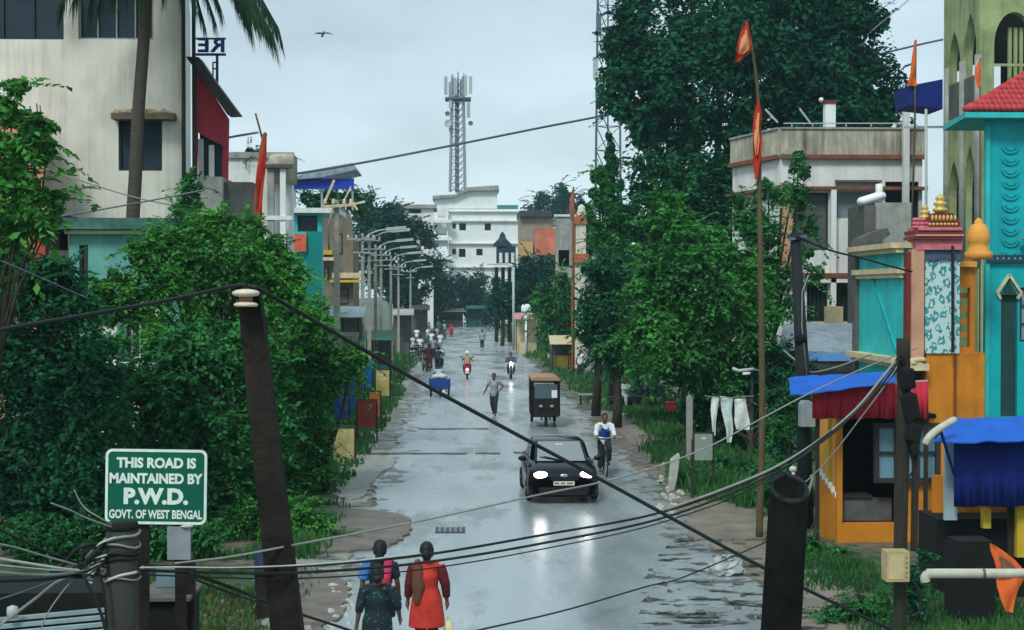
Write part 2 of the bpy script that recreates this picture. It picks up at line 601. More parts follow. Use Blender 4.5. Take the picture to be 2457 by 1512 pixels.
# ------------------------------------------------------------------ ground, road
def ground_mat():
    m, t, b = _new('wet_earth_and_weeds')
    N, L = t.nodes.new, t.links.new
    tc = N('ShaderNodeTexCoord')
    n1 = N('ShaderNodeTexNoise'); n1.inputs['Scale'].default_value = 0.35; n1.inputs['Detail'].default_value = 8
    n2 = N('ShaderNodeTexNoise'); n2.inputs['Scale'].default_value = 3.5; n2.inputs['Detail'].default_value = 8
    L(tc.outputs['Object'], n1.inputs[0]); L(tc.outputs['Object'], n2.inputs[0])
    r1 = N('ShaderNodeValToRGB')
    r1.color_ramp.elements[0].position, r1.color_ramp.elements[0].color = .44, (.135, .108, .082, 1)
    r1.color_ramp.elements[1].position, r1.color_ramp.elements[1].color = .60, (.022, .060, .022, 1)
    L(n1.outputs[0], r1.inputs[0])
    mr = N('ShaderNodeMapRange'); mr.inputs[1].default_value, mr.inputs[2].default_value = .3, .7
    mr.inputs[3].default_value, mr.inputs[4].default_value = .45, 1.5
    L(n2.outputs[0], mr.inputs[0])
    mx = N('ShaderNodeMix'); mx.data_type = 'RGBA'; mx.blend_type = 'MULTIPLY'; mx.inputs[0].default_value = 1
    L(r1.outputs[0], mx.inputs[6]); L(mr.outputs[0], mx.inputs[7])
    L(mx.outputs[2], b.inputs['Base Color'])
    b.inputs['Roughness'].default_value = .7
    bp = N('ShaderNodeBump'); bp.inputs['Strength'].default_value = .6; bp.inputs['Distance'].default_value = .08
    L(n2.outputs[0], bp.inputs['Height']); L(bp.outputs[0], b.inputs['Normal'])
    return m


def road_mat():
    m, t, b = _new('wet_asphalt')
    N, L = t.nodes.new, t.links.new
    tc = N('ShaderNodeTexCoord')
    mp = N('ShaderNodeMapping'); mp.inputs['Scale'].default_value = (0.55, 0.16, 1)
    L(tc.outputs['Object'], mp.inputs[0])
    n1 = N('ShaderNodeTexNoise'); n1.inputs['Scale'].default_value = 1.1; n1.inputs['Detail'].default_value = 7
    L(mp.outputs[0], n1.inputs[0])
    n2 = N('ShaderNodeTexNoise'); n2.inputs['Scale'].default_value = 9; n2.inputs['Detail'].default_value = 6
    L(tc.outputs['Object'], n2.inputs[0])
    n3 = N('ShaderNodeTexNoise'); n3.inputs['Scale'].default_value = 2.2; n3.inputs['Detail'].default_value = 9
    L(tc.outputs['Object'], n3.inputs[0])
    r1 = N('ShaderNodeValToRGB')
    r1.color_ramp.elements[0].position, r1.color_ramp.elements[0].color = .32, (.205, .235, .255, 1)
    r1.color_ramp.elements[1].position, r1.color_ramp.elements[1].color = .70, (.360, .395, .415, 1)
    L(n1.outputs[0], r1.inputs[0])
    mr2 = N('ShaderNodeMapRange'); mr2.inputs[1].default_value, mr2.inputs[2].default_value = .3, .7
    mr2.inputs[3].default_value, mr2.inputs[4].default_value = .90, 1.10
    L(n2.outputs[0], mr2.inputs[0])
    mx = N('ShaderNodeMix'); mx.data_type = 'RGBA'; mx.blend_type = 'MULTIPLY'; mx.inputs[0].default_value = 1
    L(r1.outputs[0], mx.inputs[6]); L(mr2.outputs[0], mx.inputs[7])
    L(mx.outputs[2], b.inputs['Base Color'])
    mr = N('ShaderNodeMapRange'); mr.inputs[1].default_value, mr.inputs[2].default_value = .35, .65
    mr.inputs[3].default_value, mr.inputs[4].default_value = .16, .36
    L(n1.outputs[0], mr.inputs[0]); L(mr.outputs[0], b.inputs['Roughness'])
    b.inputs['Specular IOR Level'].default_value = .9
    bp = N('ShaderNodeBump'); bp.inputs['Strength'].default_value = .07; bp.inputs['Distance'].default_value = .012
    L(n3.outputs[0], bp.inputs['Height']); L(bp.outputs[0], b.inputs['Normal'])
    return m


m_ground = ground_mat()
m_road = road_mat()
m_dirt = M('damp_dirt', (0.155, 0.130, 0.112), .6, .35, 1.8, .4)
m_dirt_r = M('pale_brown_mud', (0.20, 0.165, 0.135), .55, .4, 1.3, .5)
m_puddle = M_glass('puddle_water', (0.030, 0.036, 0.036), .045)
m_patch = M('dark_road_joint', (0.028, 0.030, 0.033), .5, .3, 3)
m_edge = M('pale_gritty_edge', (0.26, 0.26, 0.24), .6, .3, 4, .3)

struct('ground', MB().add([(-500, -60, 0), (500, -60, 0), (500, 1200, 0), (-500, 1200, 0)], [(0, 1, 2, 3)]), m_ground)


def strip(ys, left, right, z):
    mb = MB()
    vs = []
    for y, a, b in zip(ys, left, right):
        vs += [(a, y, z), (b, y, z)]
    mb.add(vs, [(2 * i, 2 * i + 1, 2 * i + 3, 2 * i + 2) for i in range(len(ys) - 1)])
    return mb


def wob(y, seed, amp):
    return amp * (math.sin(y * .9 + seed) * .5 + math.sin(y * 2.3 + seed * 2.1) * .3 + math.sin(y * 5.7 + seed * 3.3) * .25)


_ys = [4 + .35 * i for i in range(640)]
struct('road', strip(_ys, [-2.15 - .004 * (y - 30) + wob(y, 1, .22) if y < 120 else -2.4 + wob(y, 1, .22) + (y - 120) * .008 for y in _ys],
                     [4.95 + wob(y, 4, .25) - max(0, y - 90) * .006 for y in _ys], .02), m_road)
# gritty pale rim of the asphalt on the left, mud shoulder on the right
_y2 = [20 + .3 * i for i in range(300)]
struct('verge', strip(_y2, [-3.3 + wob(y, 6, .45) for y in _y2], [-2.2 + wob(y, 2.2, .25) for y in _y2], .008), m_edge)
_y3 = [21 + .3 * i for i in range(140)]
struct('shoulder', strip(_y3, [4.6 for y in _y3], [6.4 + wob(y, 9, .5) for y in _y3], .012), m_dirt_r)
# bands across the road (repaired joints)
for (xa, xb, yy, th) in ((1005, 1172, 1031, .45), (870, 1122, 1091, .38), (1140, 1200, 1090, .38), (1232, 1262, 1088, .4), (1130, 1235, 851, 1.1), (1195, 1245, 857, .9)):
    g0, g1 = G(xa, yy), G(xb, yy)
    n = 14
    mb = MB()
    top, bot = [], []
    for i in range(n + 1):
        x = g0.x + (g1.x - g0.x) * i / n
        bot.append((x, g0.y - th / 2 + random.uniform(-.1, .1)))
        top.append((x, g0.y + th / 2 + random.uniform(-.1, .1)))
    mb.prismz(bot + top[::-1], .0245, .028)
    struct('road_patch', mb, m_patch)


def blob(pts, z0, z1, jit=.07, sub=9):
    sp = spline([Vector((*p, 0)) for p in pts + pts[:1]], sub)[:-1]
    return MB().prismz([(p.x + random.uniform(-jit, jit), p.y + random.uniform(-jit, jit)) for p in sp], z0, z1)


def gp(*xy):
    return [tuple(G(x, y)[:2]) for x, y in xy]


struct('dirt', blob(gp((700, 1330), (850, 1328), (940, 1312), (985, 1275), (975, 1245), (900, 1232), (840, 1228), (780, 1222)), .0, .07), m_dirt)
struct('dirt', blob(gp((820, 1200), (872, 1196), (905, 1150), (950, 1110), (900, 1096), (840, 1100), (800, 1140)), .0, .05), m_edge)
struct('dirt', blob(gp((690, 1500), (800, 1500), (830, 1450), (835, 1410), (760, 1372), (690, 1372)), .0, .055), m_dirt)
struct('dirt', blob(gp((1660, 1300), (1760, 1300), (1850, 1290), (1860, 1240), (1720, 1228), (1650, 1240)), .0, .06), m_dirt_r)
random.seed(21)


def patch_mat(name, c0, c1, r0, r1, stretch, lo, hi, scale=1.0):
    """Sheet of standing water and mud that thins out to nothing where the noise is low."""
    m, t, b = _new(name)
    N, L = t.nodes.new, t.links.new
    tc = N('ShaderNodeTexCoord'); mp = N('ShaderNodeMapping'); mp.inputs['Scale'].default_value = stretch
    L(tc.outputs['Object'], mp.inputs[0])
    n1 = N('ShaderNodeTexNoise'); n1.inputs['Scale'].default_value = scale; n1.inputs['Detail'].default_value = 7; n1.inputs['Roughness'].default_value = .62
    L(mp.outputs[0], n1.inputs[0])
    n2 = N('ShaderNodeTexNoise'); n2.inputs['Scale'].default_value = scale * 2.3; n2.inputs['Detail'].default_value = 5
    L(mp.outputs[0], n2.inputs[0])
    rp = N('ShaderNodeValToRGB')
    rp.color_ramp.elements[0].position, rp.color_ramp.elements[0].color = .42, (*c0, 1)
    rp.color_ramp.elements[1].position, rp.color_ramp.elements[1].color = .60, (*c1, 1)
    L(n2.outputs[0], rp.inputs[0]); L(rp.outputs[0], b.inputs['Base Color'])
    mr = N('ShaderNodeMapRange'); mr.inputs[1].default_value, mr.inputs[2].default_value = .42, .60
    mr.inputs[3].default_value, mr.inputs[4].default_value = r0, r1
    L(n2.outputs[0], mr.inputs[0]); L(mr.outputs[0], b.inputs['Roughness'])
    al = N('ShaderNodeMapRange'); al.inputs[1].default_value, al.inputs[2].default_value = lo, hi
    L(n1.outputs[0], al.inputs[0]); L(al.outputs[0], b.inputs['Alpha'])
    return m


m_slush = patch_mat('muddy_slush', (.022, .026, .024), (.16, .16, .145), .06, .45, (.8, 1.5, 1), .52, .60, 1.3)
struct('puddle', blob(gp((1520, 1530), (1540, 1440), (1560, 1370), (1600, 1310), (1670, 1290), (1760, 1330), (1860, 1380), (1930, 1440), (1960, 1530)), .024, .0265, .06), m_slush)
m_crumb = patch_mat('crumbling_edge', (.10, .09, .075), (.24, .23, .20), .35, .7, (1, 1, 1), .50, .58, 1.3)
struct('dirt', strip([22 + .5 * i for i in range(140)], [-2.9] * 140, [-1.85 + wob(22 + .5 * i, 3, .6) for i in range(140)], .0245), m_crumb)
struct('dirt', strip([26 + .5 * i for i in range(140)], [4.45 + wob(26 + .5 * i, 8, .6) for i in range(140)], [5.6] * 140, .0255), m_crumb)
m_wornp = patch_mat('worn_dry_patch', (.29, .32, .335), (.36, .39, .405), .45, .6, (.7, .22, 1), .54, .72, .8)
struct('road_patch', strip([21 + 1.0 * i for i in range(120)], [-1.5] * 120, [4.3] * 120, .0222), m_wornp)
# clods and stones in the wet edge
m_stone = M('wet_stone', (.10, .10, .095), .35, .4, 8, .3)
m_stone_l = M('pale_rubble', (.42, .42, .38), .7, .3, 6, .3)


def rock(c, r, mat, label, group):
    mb = MB().ell((c[0], c[1], r * .35), (r * random.uniform(.8, 1.3), r * random.uniform(.7, 1.1), r * .6), 7, 5, (random.random(), random.random(), random.random()))
    mb.v = [(x + random.uniform(-.12, .12) * r, y + random.uniform(-.12, .12) * r, max(.0, z)) for x, y, z in mb.v]
    return solo('stone', mb, mat, label, 'stone', group)


for i in range(30):
    px, py = random.uniform(1555, 1900), random.uniform(1335, 1505)
    c = G(px, py)
    rock(c, random.uniform(.03, .09), m_stone, 'dark wet stone or clod lying in the puddled edge of the road at lower right', 'stones in the puddles')
for i in range(26):
    px, py = random.uniform(795, 850), random.uniform(1400, 1512)
    rock(G(px, py), random.uniform(.04, .09), m_stone_l, 'pale lump of rubble at the road edge beside the walking women', 'rubble beside the women')
for i in range(22):
    px, py = random.uniform(1580, 1640), random.uniform(1120, 1240)
    rock(G(px, py), random.uniform(.05, .15), m_stone_l, 'pale stone on the muddy shoulder behind the cyclist', 'stones on the right shoulder')


# ------------------------------------------------------------------ grass
def grass(rects, name='grass', mat=None):
    V, Fc = [], []
    for (X0, X1, Y0, Y1, n, h, w) in rects:
        for i in range(n):
            x, y = random.uniform(X0, X1), random.uniform(Y0, Y1)
            q = math.sin(x * 2.1 + y * .7) + math.sin(x * .9 - y * 1.7 + 2)
            ex = min(x - X0, X1 - x) / (X1 - X0)
            if q < -.9 or ex < random.random() * .18:
                continue
            a = random.uniform(0, 6.28)
            hh = h * random.uniform(.4, 1.15) * (1 + .25 * q)
            ww = w * random.uniform(.6, 1.3)
            dx, dy = math.cos(a) * ww, math.sin(a) * ww
            lx, ly = random.uniform(-.45, .45) * hh, random.uniform(-.45, .45) * hh
            o = len(V)
            V += [(x - dx, y - dy, 0), (x + dx, y + dy, 0), (x + lx * .5 + dx * .8, y + ly * .5 + dy * .8, hh * .62), (x + lx * .5 - dx * .8, y + ly * .5 - dy * .8, hh * .62), (x + lx, y + ly, hh)]
            Fc += [(o, o + 1, o + 2, o + 3), (o + 3, o + 2, o + 4)]
    mb = MB()
    mb.v, mb.f = V, Fc
    return tag(mb.build(name, mat or l_grass), kind='stuff')


m_drygrass = M_leaf('dry_grass_blade', (0.06, 0.075, 0.022), (0.16, 0.13, 0.05), nscale=.8)
grass([(-6.2, -2.5, 28, 35, 5200, .30, .030), (-5.6, -2.4, 21.5, 27, 2600, .14, .018), (-5.6, -2.75, 38, 78, 6500, .26, .045),
       (-6.5, -3.0, 78, 150, 3000, .3, .07)])
grass([(5.45, 8.6, 34.5, 47, 7000, .42, .034), (6.0, 7.5, 26.6, 28.9, 1500, .15, .016), (5.6, 9.0, 21.5, 26.2, 5200, .17, .015),
       (6.3, 10, 47, 62, 4200, .28, .045), (5.3, 10.5, 62, 110, 5200, .30, .06), (4.6, 9.5, 110, 190, 3000, .4, .09)])
grass([(-5.4, -2.6, 21.5, 26.5, 1500, .12, .02)], 'dry_grass', m_drygrass)
# ------------------------------------------------------------------ buildings
def shell(root, px0, px1, ytop, Y, depth, mat, holes=(), vl=0, vr=0, z0=0.0, t=.22, name='wall', roof=None, slab=.16, over=.12):
    """House body: front wall with openings facing the camera side, side walls, back wall and flat roof.
    vl, vr: where the back corners appear relative to the front ones."""
    A, B = P(px0, 700, Y).x, P(px1, 700, Y).x
    zt = P(px0, ytop, Y).z
    C, D = P(px0 + vl, 700, Y + depth).x, P(px1 + vr, 700, Y + depth).x
    mb = MB().wall(A, B, z0, zt, Y, Y + t, holes)
    mb.prismz([(A, Y + t + .002), (A + t, Y + t + .002), (C + t, Y + depth), (C, Y + depth)], z0, zt)
    mb.prismz([(B - t, Y + t + .002), (B, Y + t + .002), (D, Y + depth), (D - t, Y + depth)], z0, zt)
    mb.box(C + t, D - t, Y + depth - t, Y + depth - .003, z0, zt)
    w = mb.build(name, mat, root)
    if roof is not None:
        MB().prismz([(A - over, Y - over), (B + over, Y - over), (D + over, Y + depth + over), (C - over, Y + depth + over)], zt + .002, zt + slab).build('roof', roof, root)
    return A, B, zt


def bld(name, label, px, Y, cat='building', group=None):
    return thing(name, label, cat, (P(px, 700, Y).x, Y, 0), group)


# --- tall cream building on the left
Y = 42.0
b = bld('plaster_building', 'tall cream plaster building behind the palm trunk, dark shuttered windows', 200, Y)
HA, HB, HC = FR(-70, -80, 153, 95, Y), FR(187, -80, 368, 95, Y), FR(284, 280, 389, 410, Y)
shell(b, -260, 437, -150, Y, 11, m_cream, (HA, HB, HC), 0, 22)
for h, mu in ((HA, (3, 1)), (HB, (4, 1)), (HC, (2, 1))):
    window(b, *h, Y + .10, m_grey if h is HB else m_frame_d, m_blind, mu, .05)
X0, X1, Z0, Z1 = FR(277, 276, 424, 291, Y)
mb = MB().box(X0, X1, Y - .55, Y - .004, Z0, Z1)
b_ch = mb.build('sunshade', M('dirty_sunshade', (.16, .12, .08), .9, .35, 4, .3), b)
mb = MB()
for i in range(46):
    x = random.uniform(X0 + .05, X1 - .05)
    mb.ell((x, Y - random.uniform(.05, .5), Z1 + .02), (random.uniform(.05, .14), .08, random.uniform(.03, .14)), 6, 4)
mb.build('debris', M('tan_debris', (.36, .28, .18), .95, .4, 5, .3), b_ch)
for px in (438, 463):
    p = P(px, 700, Y)
    MB().tube([(p.x + (.06 if px < 450 else .0), Y - .06 if px < 450 else Y + .25, 0), (p.x + (.06 if px < 450 else 0), Y - .06 if px < 450 else Y + .25, P(0, -150, Y).z)], .055, 8).build('drain_pipe', m_black, b, True)

# --- red lean-to fixed high on its street side
Y = 42.5
b = bld('red_annexe', 'dark red sheet annexe with a steep lean-to roof beside the cream building', 505, Y)
pts = [(463, 150), (549, 286), (545, 520), (532, 520), (534, 350), (474, 318), (471, 520), (462, 520)]
pl = [(P(x, y, Y).x, P(x, y, Y).z) for x, y in pts]
MB().prism(pl, Y, Y + .12).build('wall', m_red, b)
rp = [(P(x, y, Y).x, P(x, y, Y).z) for x, y in ((449, 139), (480, 140), (518, 196), (577, 276), (548, 277), (505, 214))]
MB().prism(rp, Y - .25, Y + .5).build('roof', m_tin_dark, b)
X0, X1, Z0, Z1 = FR(474, 318, 534, 430, Y)
o = MB().box(X0, X1, Y + .35, Y + .40, Z0 - .2, Z1).build('window', m_blind, b)
mb = MB()
for px in (480, 506):
    q = P(px, 400, Y)
    mb.box(q.x - .09, q.x + .06, Y + .2, Y + .28, Z0 - .2, P(0, 330 if px < 500 else 345, Y).z)
mb.build('jamb', m_frame_w, o)
X0, X1, Z0, Z1 = FR(462, 430, 546, 600, Y)
MB().box(X0, X1, Y - .9, Y + 1.2, 0, Z1).build('lower_wall', m_grey, b)
X0, X1, Z0, Z1 = FR(536, 440, 612, 560, Y)
MB().prismz([(X0, Y - .6), (X1, Y - .5), (X1, Y + .6), (X0, Y + .8)], 0, Z1).build('side_block', m_dgrey, b)
# sign letters seen from behind
Y = 44.5
g = bld('roof_sign', 'blue roof letters RE seen from behind on a thin frame against the sky', 508, Y, 'sign')
c = P(510, 112, Y)
h = 33 / S(Y)
m_letter = M('blue_letter_sheet', (.010, .035, .16), .6, .15, 4)
for ch, px in (('E', 489), ('R', 524)):
    t = moved(text_mb(ch, h, .012, .05), P(px, 110, Y), math.pi, 1.22)
    t.build('letter', m_letter, g)
mb = MB().bar(P(470, 131, Y), P(542, 131, Y), .07)
mb.bar(P(470, 93, Y), P(542, 93, Y), .05)
mb.bar(P(521, 131, Y), P(521, 200, Y), .07)
mb.bar(P(511, 150, Y), P(521, 150, Y), .04).bar(P(511, 165, Y), P(521, 165, Y), .04).bar(P(511, 150, Y), P(511, 185, Y), .04)
mb.build('frame', m_letter, g)

# --- salmon house at the far left
Y = 39.0
b = bld('salmon_house', 'salmon pink house with a red pillar behind leaves at the left edge', 50, Y, 'house')
A, B, zt = shell(b, -320, 106, 292, Y, 2.4, m_salmon, (FR(-60, 560, 60, 640, Y),), 0, -4, roof=m_salmon)
X0, X1, Z0, Z1 = FR(98, 557, 122, 640, Y)
MB().box(X0, X1, Y - .5, Y - .2, 0, Z1).build('pillar', m_redlow, b)
X0, X1, Z0, Z1 = FR(76, 543, 134, 557, Y)
MB().box(X0, X1, Y - .7, Y - .003, Z0, Z1).build('ledge', m_salmon, b)
for px in (92, 100, 76):
    MB().tube([P(px, 296, Y + .2), P(px - 4, 240 + random.uniform(0, 15), Y + .2)], .02, 5).build('rebar', m_steel_d, b)

# --- low teal house
Y = 37.5
b = bld('teal_house', 'low faded teal house with a mossy roof slab in front of the cream building', 300, Y, 'house')
HW = FR(190, 588, 212, 705, Y)
HG = FR(296, 755, 372, 862, Y)
A, B, zt = shell(b, 166, 432, 556, Y, 3.6, m_tealold, (HW, HG), 0, 6)
window(b, *HW, Y + .08, m_frame_d, m_pane, (1, 2), .05)
window(b, *HG, Y + .08, m_frame_w, m_pane, (4, 1), .06)
MB().box(A - .15, B + .35, Y - .35, Y + 3.8, P(0, 551, Y).z, P(0, 524, Y).z).build('roof', m_moss, b)
MB().box(A - .05, B + .2, Y - .22, Y - .003, P(0, 562, Y).z, P(0, 553, Y).z).build('cornice', M('pale_lime_trim', (.42, .50, .30), .8, .2, 3), b)
X0, X1, Z0, Z1 = FR(240, 742, 392, 940, Y)
MB().wall(X0, X1, 0, Z1, Y - .55, Y - .35, (FR(292, 752, 376, 866, Y),)).build('porch_wall', m_white, b)
X0, X1, Z0, Z1 = FR(270, 882, 400, 892, Y)
MB().box(X0, X1, Y - 1.0, Y - .56, Z0, Z1).build('porch_ledge', m_white, b)
X0, X1, Z0, Z1 = FR(104, 519, 172, 556, Y)
t = solo('roof_tank', MB().box(X0, X1, Y - .3, Y + .7, Z0, Z1).box(X0 + .1, X1 - .25, Y - .2, Y + .6, Z0 - .45, Z0 + .002), m_blackmatt, 'black tank standing at the left end of the mossy slab', 'tank')

# --- pale tank house further along on the left
Y = 62.0
b = bld('pale_tower_house', 'pale stained plaster building with plants sprouting on its roof behind the red flag', 625, Y)
A, B, zt = shell(b, 546, 700, 380, Y, 6, m_white, (FR(672, 560, 690, 640, Y),), 0, 6, roof=m_grey, slab=.25)
c = P(676, 400, Y)
MB().lathe((c.x, Y + .2, P(0, 440, Y).z), [(.62, 0), (.62, .95), (.60, 1.12), (.5, 1.2), (0, 1.2)], 16).build('round_parapet', m_parapet, b, True)
X0, X1, Z0, Z1 = FR(636, 398, 706, 407, Y)
MB().box(X0, X1, Y - .9, Y - .45, Z0, Z1).build('ledge', m_dgrey, b)
for px, w in ((655, 9), (684, 7)):
    X0, X1, Z0, Z1 = FR(px - w, 408, px + w, 800, Y)
    MB().box(X0, X1, Y - .75, Y - .5, 0, Z1).build('column', m_white2 if px > 670 else m_grey, b)
X0, X1, Z0, Z1 = FR(640, 520, 706, 530, Y)
MB().box(X0, X1, Y - .8, Y - .46, Z0, Z1).build('balcony', m_white, b)

# --- open roof terrace with a blue tarpaulin
Y = 78.0
b = bld('terrace_house', 'house with a tin roofed terrace and blue tarpaulin band above a teal front', 760, Y, 'house')
HD = FR(714, 517, 762, 556, Y)
A, B, zt = shell(b, 702, 772, 506, Y, 5, m_turq_l, (HD,), 0, 4)
window(b, *HD, Y + .1, m_frame_d, m_pane, (1, 1), .06)
X0, X1, Z0, Z1 = FR(700, 500, 812, 512, Y)
MB().box(X0, X1, Y - .5, Y + 5, Z0, Z1).build('floor_slab', m_white, b)
X0, X1, Z0, Z1 = FR(706, 430, 851, 456, Y)
MB().box(X0, X1, Y - .45, Y - .40, Z0, Z1).build('tarpaulin', m_blue_tarp, b)
a0, a1, a2, a3 = P(700, 430, Y), P(770, 408, Y), P(848, 394, Y), P(858, 410, Y)
MB().prism([(a0.x, a0.z), (a1.x, a1.z), (a2.x, a2.z), (a3.x, a3.z), (P(772, 429, Y).x, P(772, 429, Y).z), (a0.x, a0.z - .1)], Y - .8, Y + 3.5).build('roof', m_tin, b)
for px in (708, 772, 846):
    MB().bar(P(px, 505, Y - .3), P(px, 420, Y - .3), .09).build('post', m_steel, b)
X0, X1, Z0, Z1 = FR(736, 556, 772, 720, Y)
MB().box(X0, X1, Y - .25, Y - .003, 0, Z1).build('front_frame', M('deep_teal_paint', (.0, .20, .19), .7, .15, 2), b)
X0, X1, Z0, Z1 = FR(703, 562, 737, 604, Y)
solo('poster', MB().box(X0, X1, Y - .45, Y - .38, Z0, Z1), M('orange_red_poster', (.62, .12, .06), .7, .35, 1.2), 'orange and red poster hanging on the teal shop front at left', 'poster')

# --- brown house with a rounded top
Y = 90.0
b = bld('brown_house', 'weathered brown house with a rounded gable behind the first street lights', 815, Y, 'house')
m_brown = M('weathered_brown_plaster', (.20, .165, .125), .9, .25, 1.5, .2, .6, (.07, .06, .05))
pl = [(P(x, y, Y).x, P(x, y, Y).z) for x, y in ((772, 540), (776, 510), (800, 496), (822, 500), (842, 520), (847, 560))]
MB().prism([(pl[0][0], 0)] + pl + [(pl[-1][0], 0)], Y, Y + .3).build('gable', m_brown, b)
X0, X1, Z0, Z1 = FR(773, 560, 846, 700, Y)
MB().box(X0 + .02, X1 - .02, Y + .31, Y + 6, 0, Z1).build('wall', m_brown, b)
for y0, y1, x0, x1, mt in ((602, 612, 768, 800, m_yellow), (618, 626, 772, 806, m_creamtrim), (655, 668, 800, 872, m_creamtrim), (672, 678, 795, 868, m_yellow)):
    X0, X1, Z0, Z1 = FR(x0, y0, x1, y1, Y)
    MB().box(X0, X1, Y - .9, Y - .003, Z0, Z1).build('balcony', mt, b)
for x0, x1, y0, y1 in ((806, 822, 560, 610), (776, 790, 640, 670), (812, 836, 690, 730)):
    window(b, *FR(x0, y0, x1, y1, Y), Y - .01, m_frame_d, m_pane, (1, 2), .07)

# --- flat roof edge between the trees, left of the white block
Y = 205.0
b = bld('grey_block', 'long low grey block with a flat roof showing above the dark trees', 985, Y)
A, B, zt = shell(b, 938, 1040, 500, Y, 9, m_white, (FR(945, 502, 970, 512, Y), FR(980, 502, 1010, 512, Y)), 0, 0, roof=m_grey, slab=.5, over=.5)

m_dark_open = M('dark_window_opening', (.008, .012, .016), .9, .2, 2, spec=.05)
# --- white block at the end of the road with the mast on its roof
Y = 235.0
b = bld('white_block', 'white four storey block closing the far end of the road below the mast', 1140, Y)
holes = [FR(x0, y0, x1, y1, Y) for x0, y0, x1, y1 in ((1102, 536, 1118, 553), (1163, 536, 1178, 553), (1101, 597, 1117, 617), (1143, 597, 1158, 613), (1085, 536, 1094, 549), (1085, 597, 1094, 610))]
A, B, zt = shell(b, 1076, 1243, 502, Y, 14, m_white2, holes, 0, 0, t=.4)
for i, h in enumerate(holes):
    window(b, *h, Y + .12, m_frame_d, m_dark_open, (2, 1), .12)
for y in (506, 529, 583, 640):
    X0, X1, Z0, Z1 = FR(1076, y, 1244, y + 3, Y)
    MB().box(X0, X1, Y - .45, Y - .005, Z0, Z1).build('ledge', m_white, b)
pl = [(P(x, y, Y).x, P(x, y, Y).z) for x, y in ((1042, 560), (1042, 478), (1090, 474), (1120, 458), (1193, 456), (1193, 500.5), (1076.5, 500.5), (1076.5, 560))]
MB().prism(pl, Y + .3, Y + 8).build('upper_storey', m_white2, b)
pl = [(P(x, y, Y).x, P(x, y, Y).z) for x, y in ((1038, 478), (1038, 470), (1092, 467), (1122, 450), (1196, 445), (1198, 457), (1122, 458), (1090, 474))]
MB().prism(pl, Y - .5, Y + 8.5).build('roof', m_grey, b)
X0, X1, Z0, Z1 = FR(1028, 500, 1075, 660, Y)
MB().wall(X0, X1, 0, Z1, Y - 1.2, Y - .8, [FR(1046, 536, 1072, 566, Y), FR(1046, 592, 1072, 612, Y), FR(1050, 508, 1070, 524, Y)]).build('balcony_wall', m_white, b)
for y in (528, 570, 614):
    X0, X1, Z0, Z1 = FR(1040, y, 1084, y + 8, Y)
    MB().box(X0, X1, Y - 2.2, Y - 1.21, Z0, Z1).build('balcony', m_white2, b)
X0, X1, Z0, Z1 = FR(1193, 492, 1243, 502, Y)
MB().box(X0, X1, Y + .1, Y + .3, Z0, Z1).build('parapet', M('blue_green_parapet', (.05, .22, .24), .8, .2, 1), b)

# --- telecom mast on that roof
Y = 238.0
t = thing('telecom_mast', 'blue grey lattice telecom mast crowded with antennas on the white block roof', 'mast', (P(1099, 700, Y).x, Y, P(0, 462, Y).z))
legs = [(1080, -1.4), (1099, 1.4), (1116, -1.4)]
mb = MB()
for px, dy in legs:
    q = P(px, 462, Y); top = P(1099 + (px - 1099) * .72, 186, Y)
    mb.bar((q.x, Y + dy, q.z), (top.x, Y + dy * .7, top.z), .34)
mb.build('leg', m_steel, t)
mb = MB()
for i in range(17):
    ya, yb = 462 - i * 16, 462 - (i + 1) * 16
    for (p1, d1), (p2, d2) in ((legs[0], legs[1]), (legs[1], legs[2]), (legs[2], legs[0])):
        f = 1 - .28 * i / 17
        a = P(1099 + (p1 - 1099) * f, ya, Y); c = P(1099 + (p2 - 1099) * f, yb, Y)
        mb.bar((a.x, Y + d1 * f, a.z), (c.x, Y + d2 * f, c.z), .12)
mb.build('bracing', m_steel, t)
q0, q1 = P(1097, 462, Y), P(1099, 230, Y)
MB().box(q0.x - .35, q0.x + .3, Y - .3, Y + .3, q0.z, q1.z).build('cable_ladder', m_steel_d, t)
mb = MB().box(P(1068, 0, Y).x, P(1130, 0, Y).x, Y - 2, Y + 2, P(0, 236, Y).z, P(0, 232, Y).z)
mb.build('platform', m_steel_d, t)
for px, y0, y1, dy in ((1070, 182, 230, -1.5), (1080, 190, 232, 1.2), (1092, 186, 232, -1.8), (1107, 183, 230, 1.0), (1117, 178, 232, -1.2), (1129, 182, 228, -1.7), (1124, 244, 285, -1.6), (1081, 236, 262, -1.6)):
    q = P(px, y1, Y)
    MB().box(q.x - .26, q.x + .26, Y + dy - .15, Y + dy + .15, q.z, P(0, y0, Y).z).build('panel_antenna', m_lamp if px % 2 else m_steel, t)
for px, y, r in ((1076, 299, .62), (1129, 299, .38), (1083, 314, .4), (1074, 276, .4)):
    q = P(px, y, Y)
    o = MB()
    prof = [(0, 0), (r * .7, .06), (r, .25), (r * .97, .30), (r * .6, .14), (0, .10)]
    o.lathe((0, 0, 0), prof, 14)
    o.v = [(x + q.x, -z + Y - 1.5, yy + q.z) for x, yy, z in o.v]
    o.build('dish', m_lamp if r > .5 else m_steel_d, t, True)
for px, y0 in ((1099, 172), (1113, 176), (1085, 178)):
    MB().tube([P(px, 232, Y), P(px, y0, Y)], .09, 6).build('rod', m_steel_d, t)

# --- slim lattice mast beside the big tree
Y = 100.0
t = thing('lattice_mast', 'slim lattice mast rising out of frame beside the big round tree', 'mast', (P(1458, 700, Y).x, Y, 0))
mb = MB(); br = MB()


def mast_pt(k, z):
    f = 1 - z / 40 * .45
    cx = P(1458, 700, Y).x
    return Vector((cx + (-.98, .95, .1)[k] * f, Y + (-.5, -.5, 1.0)[k] * f, z))


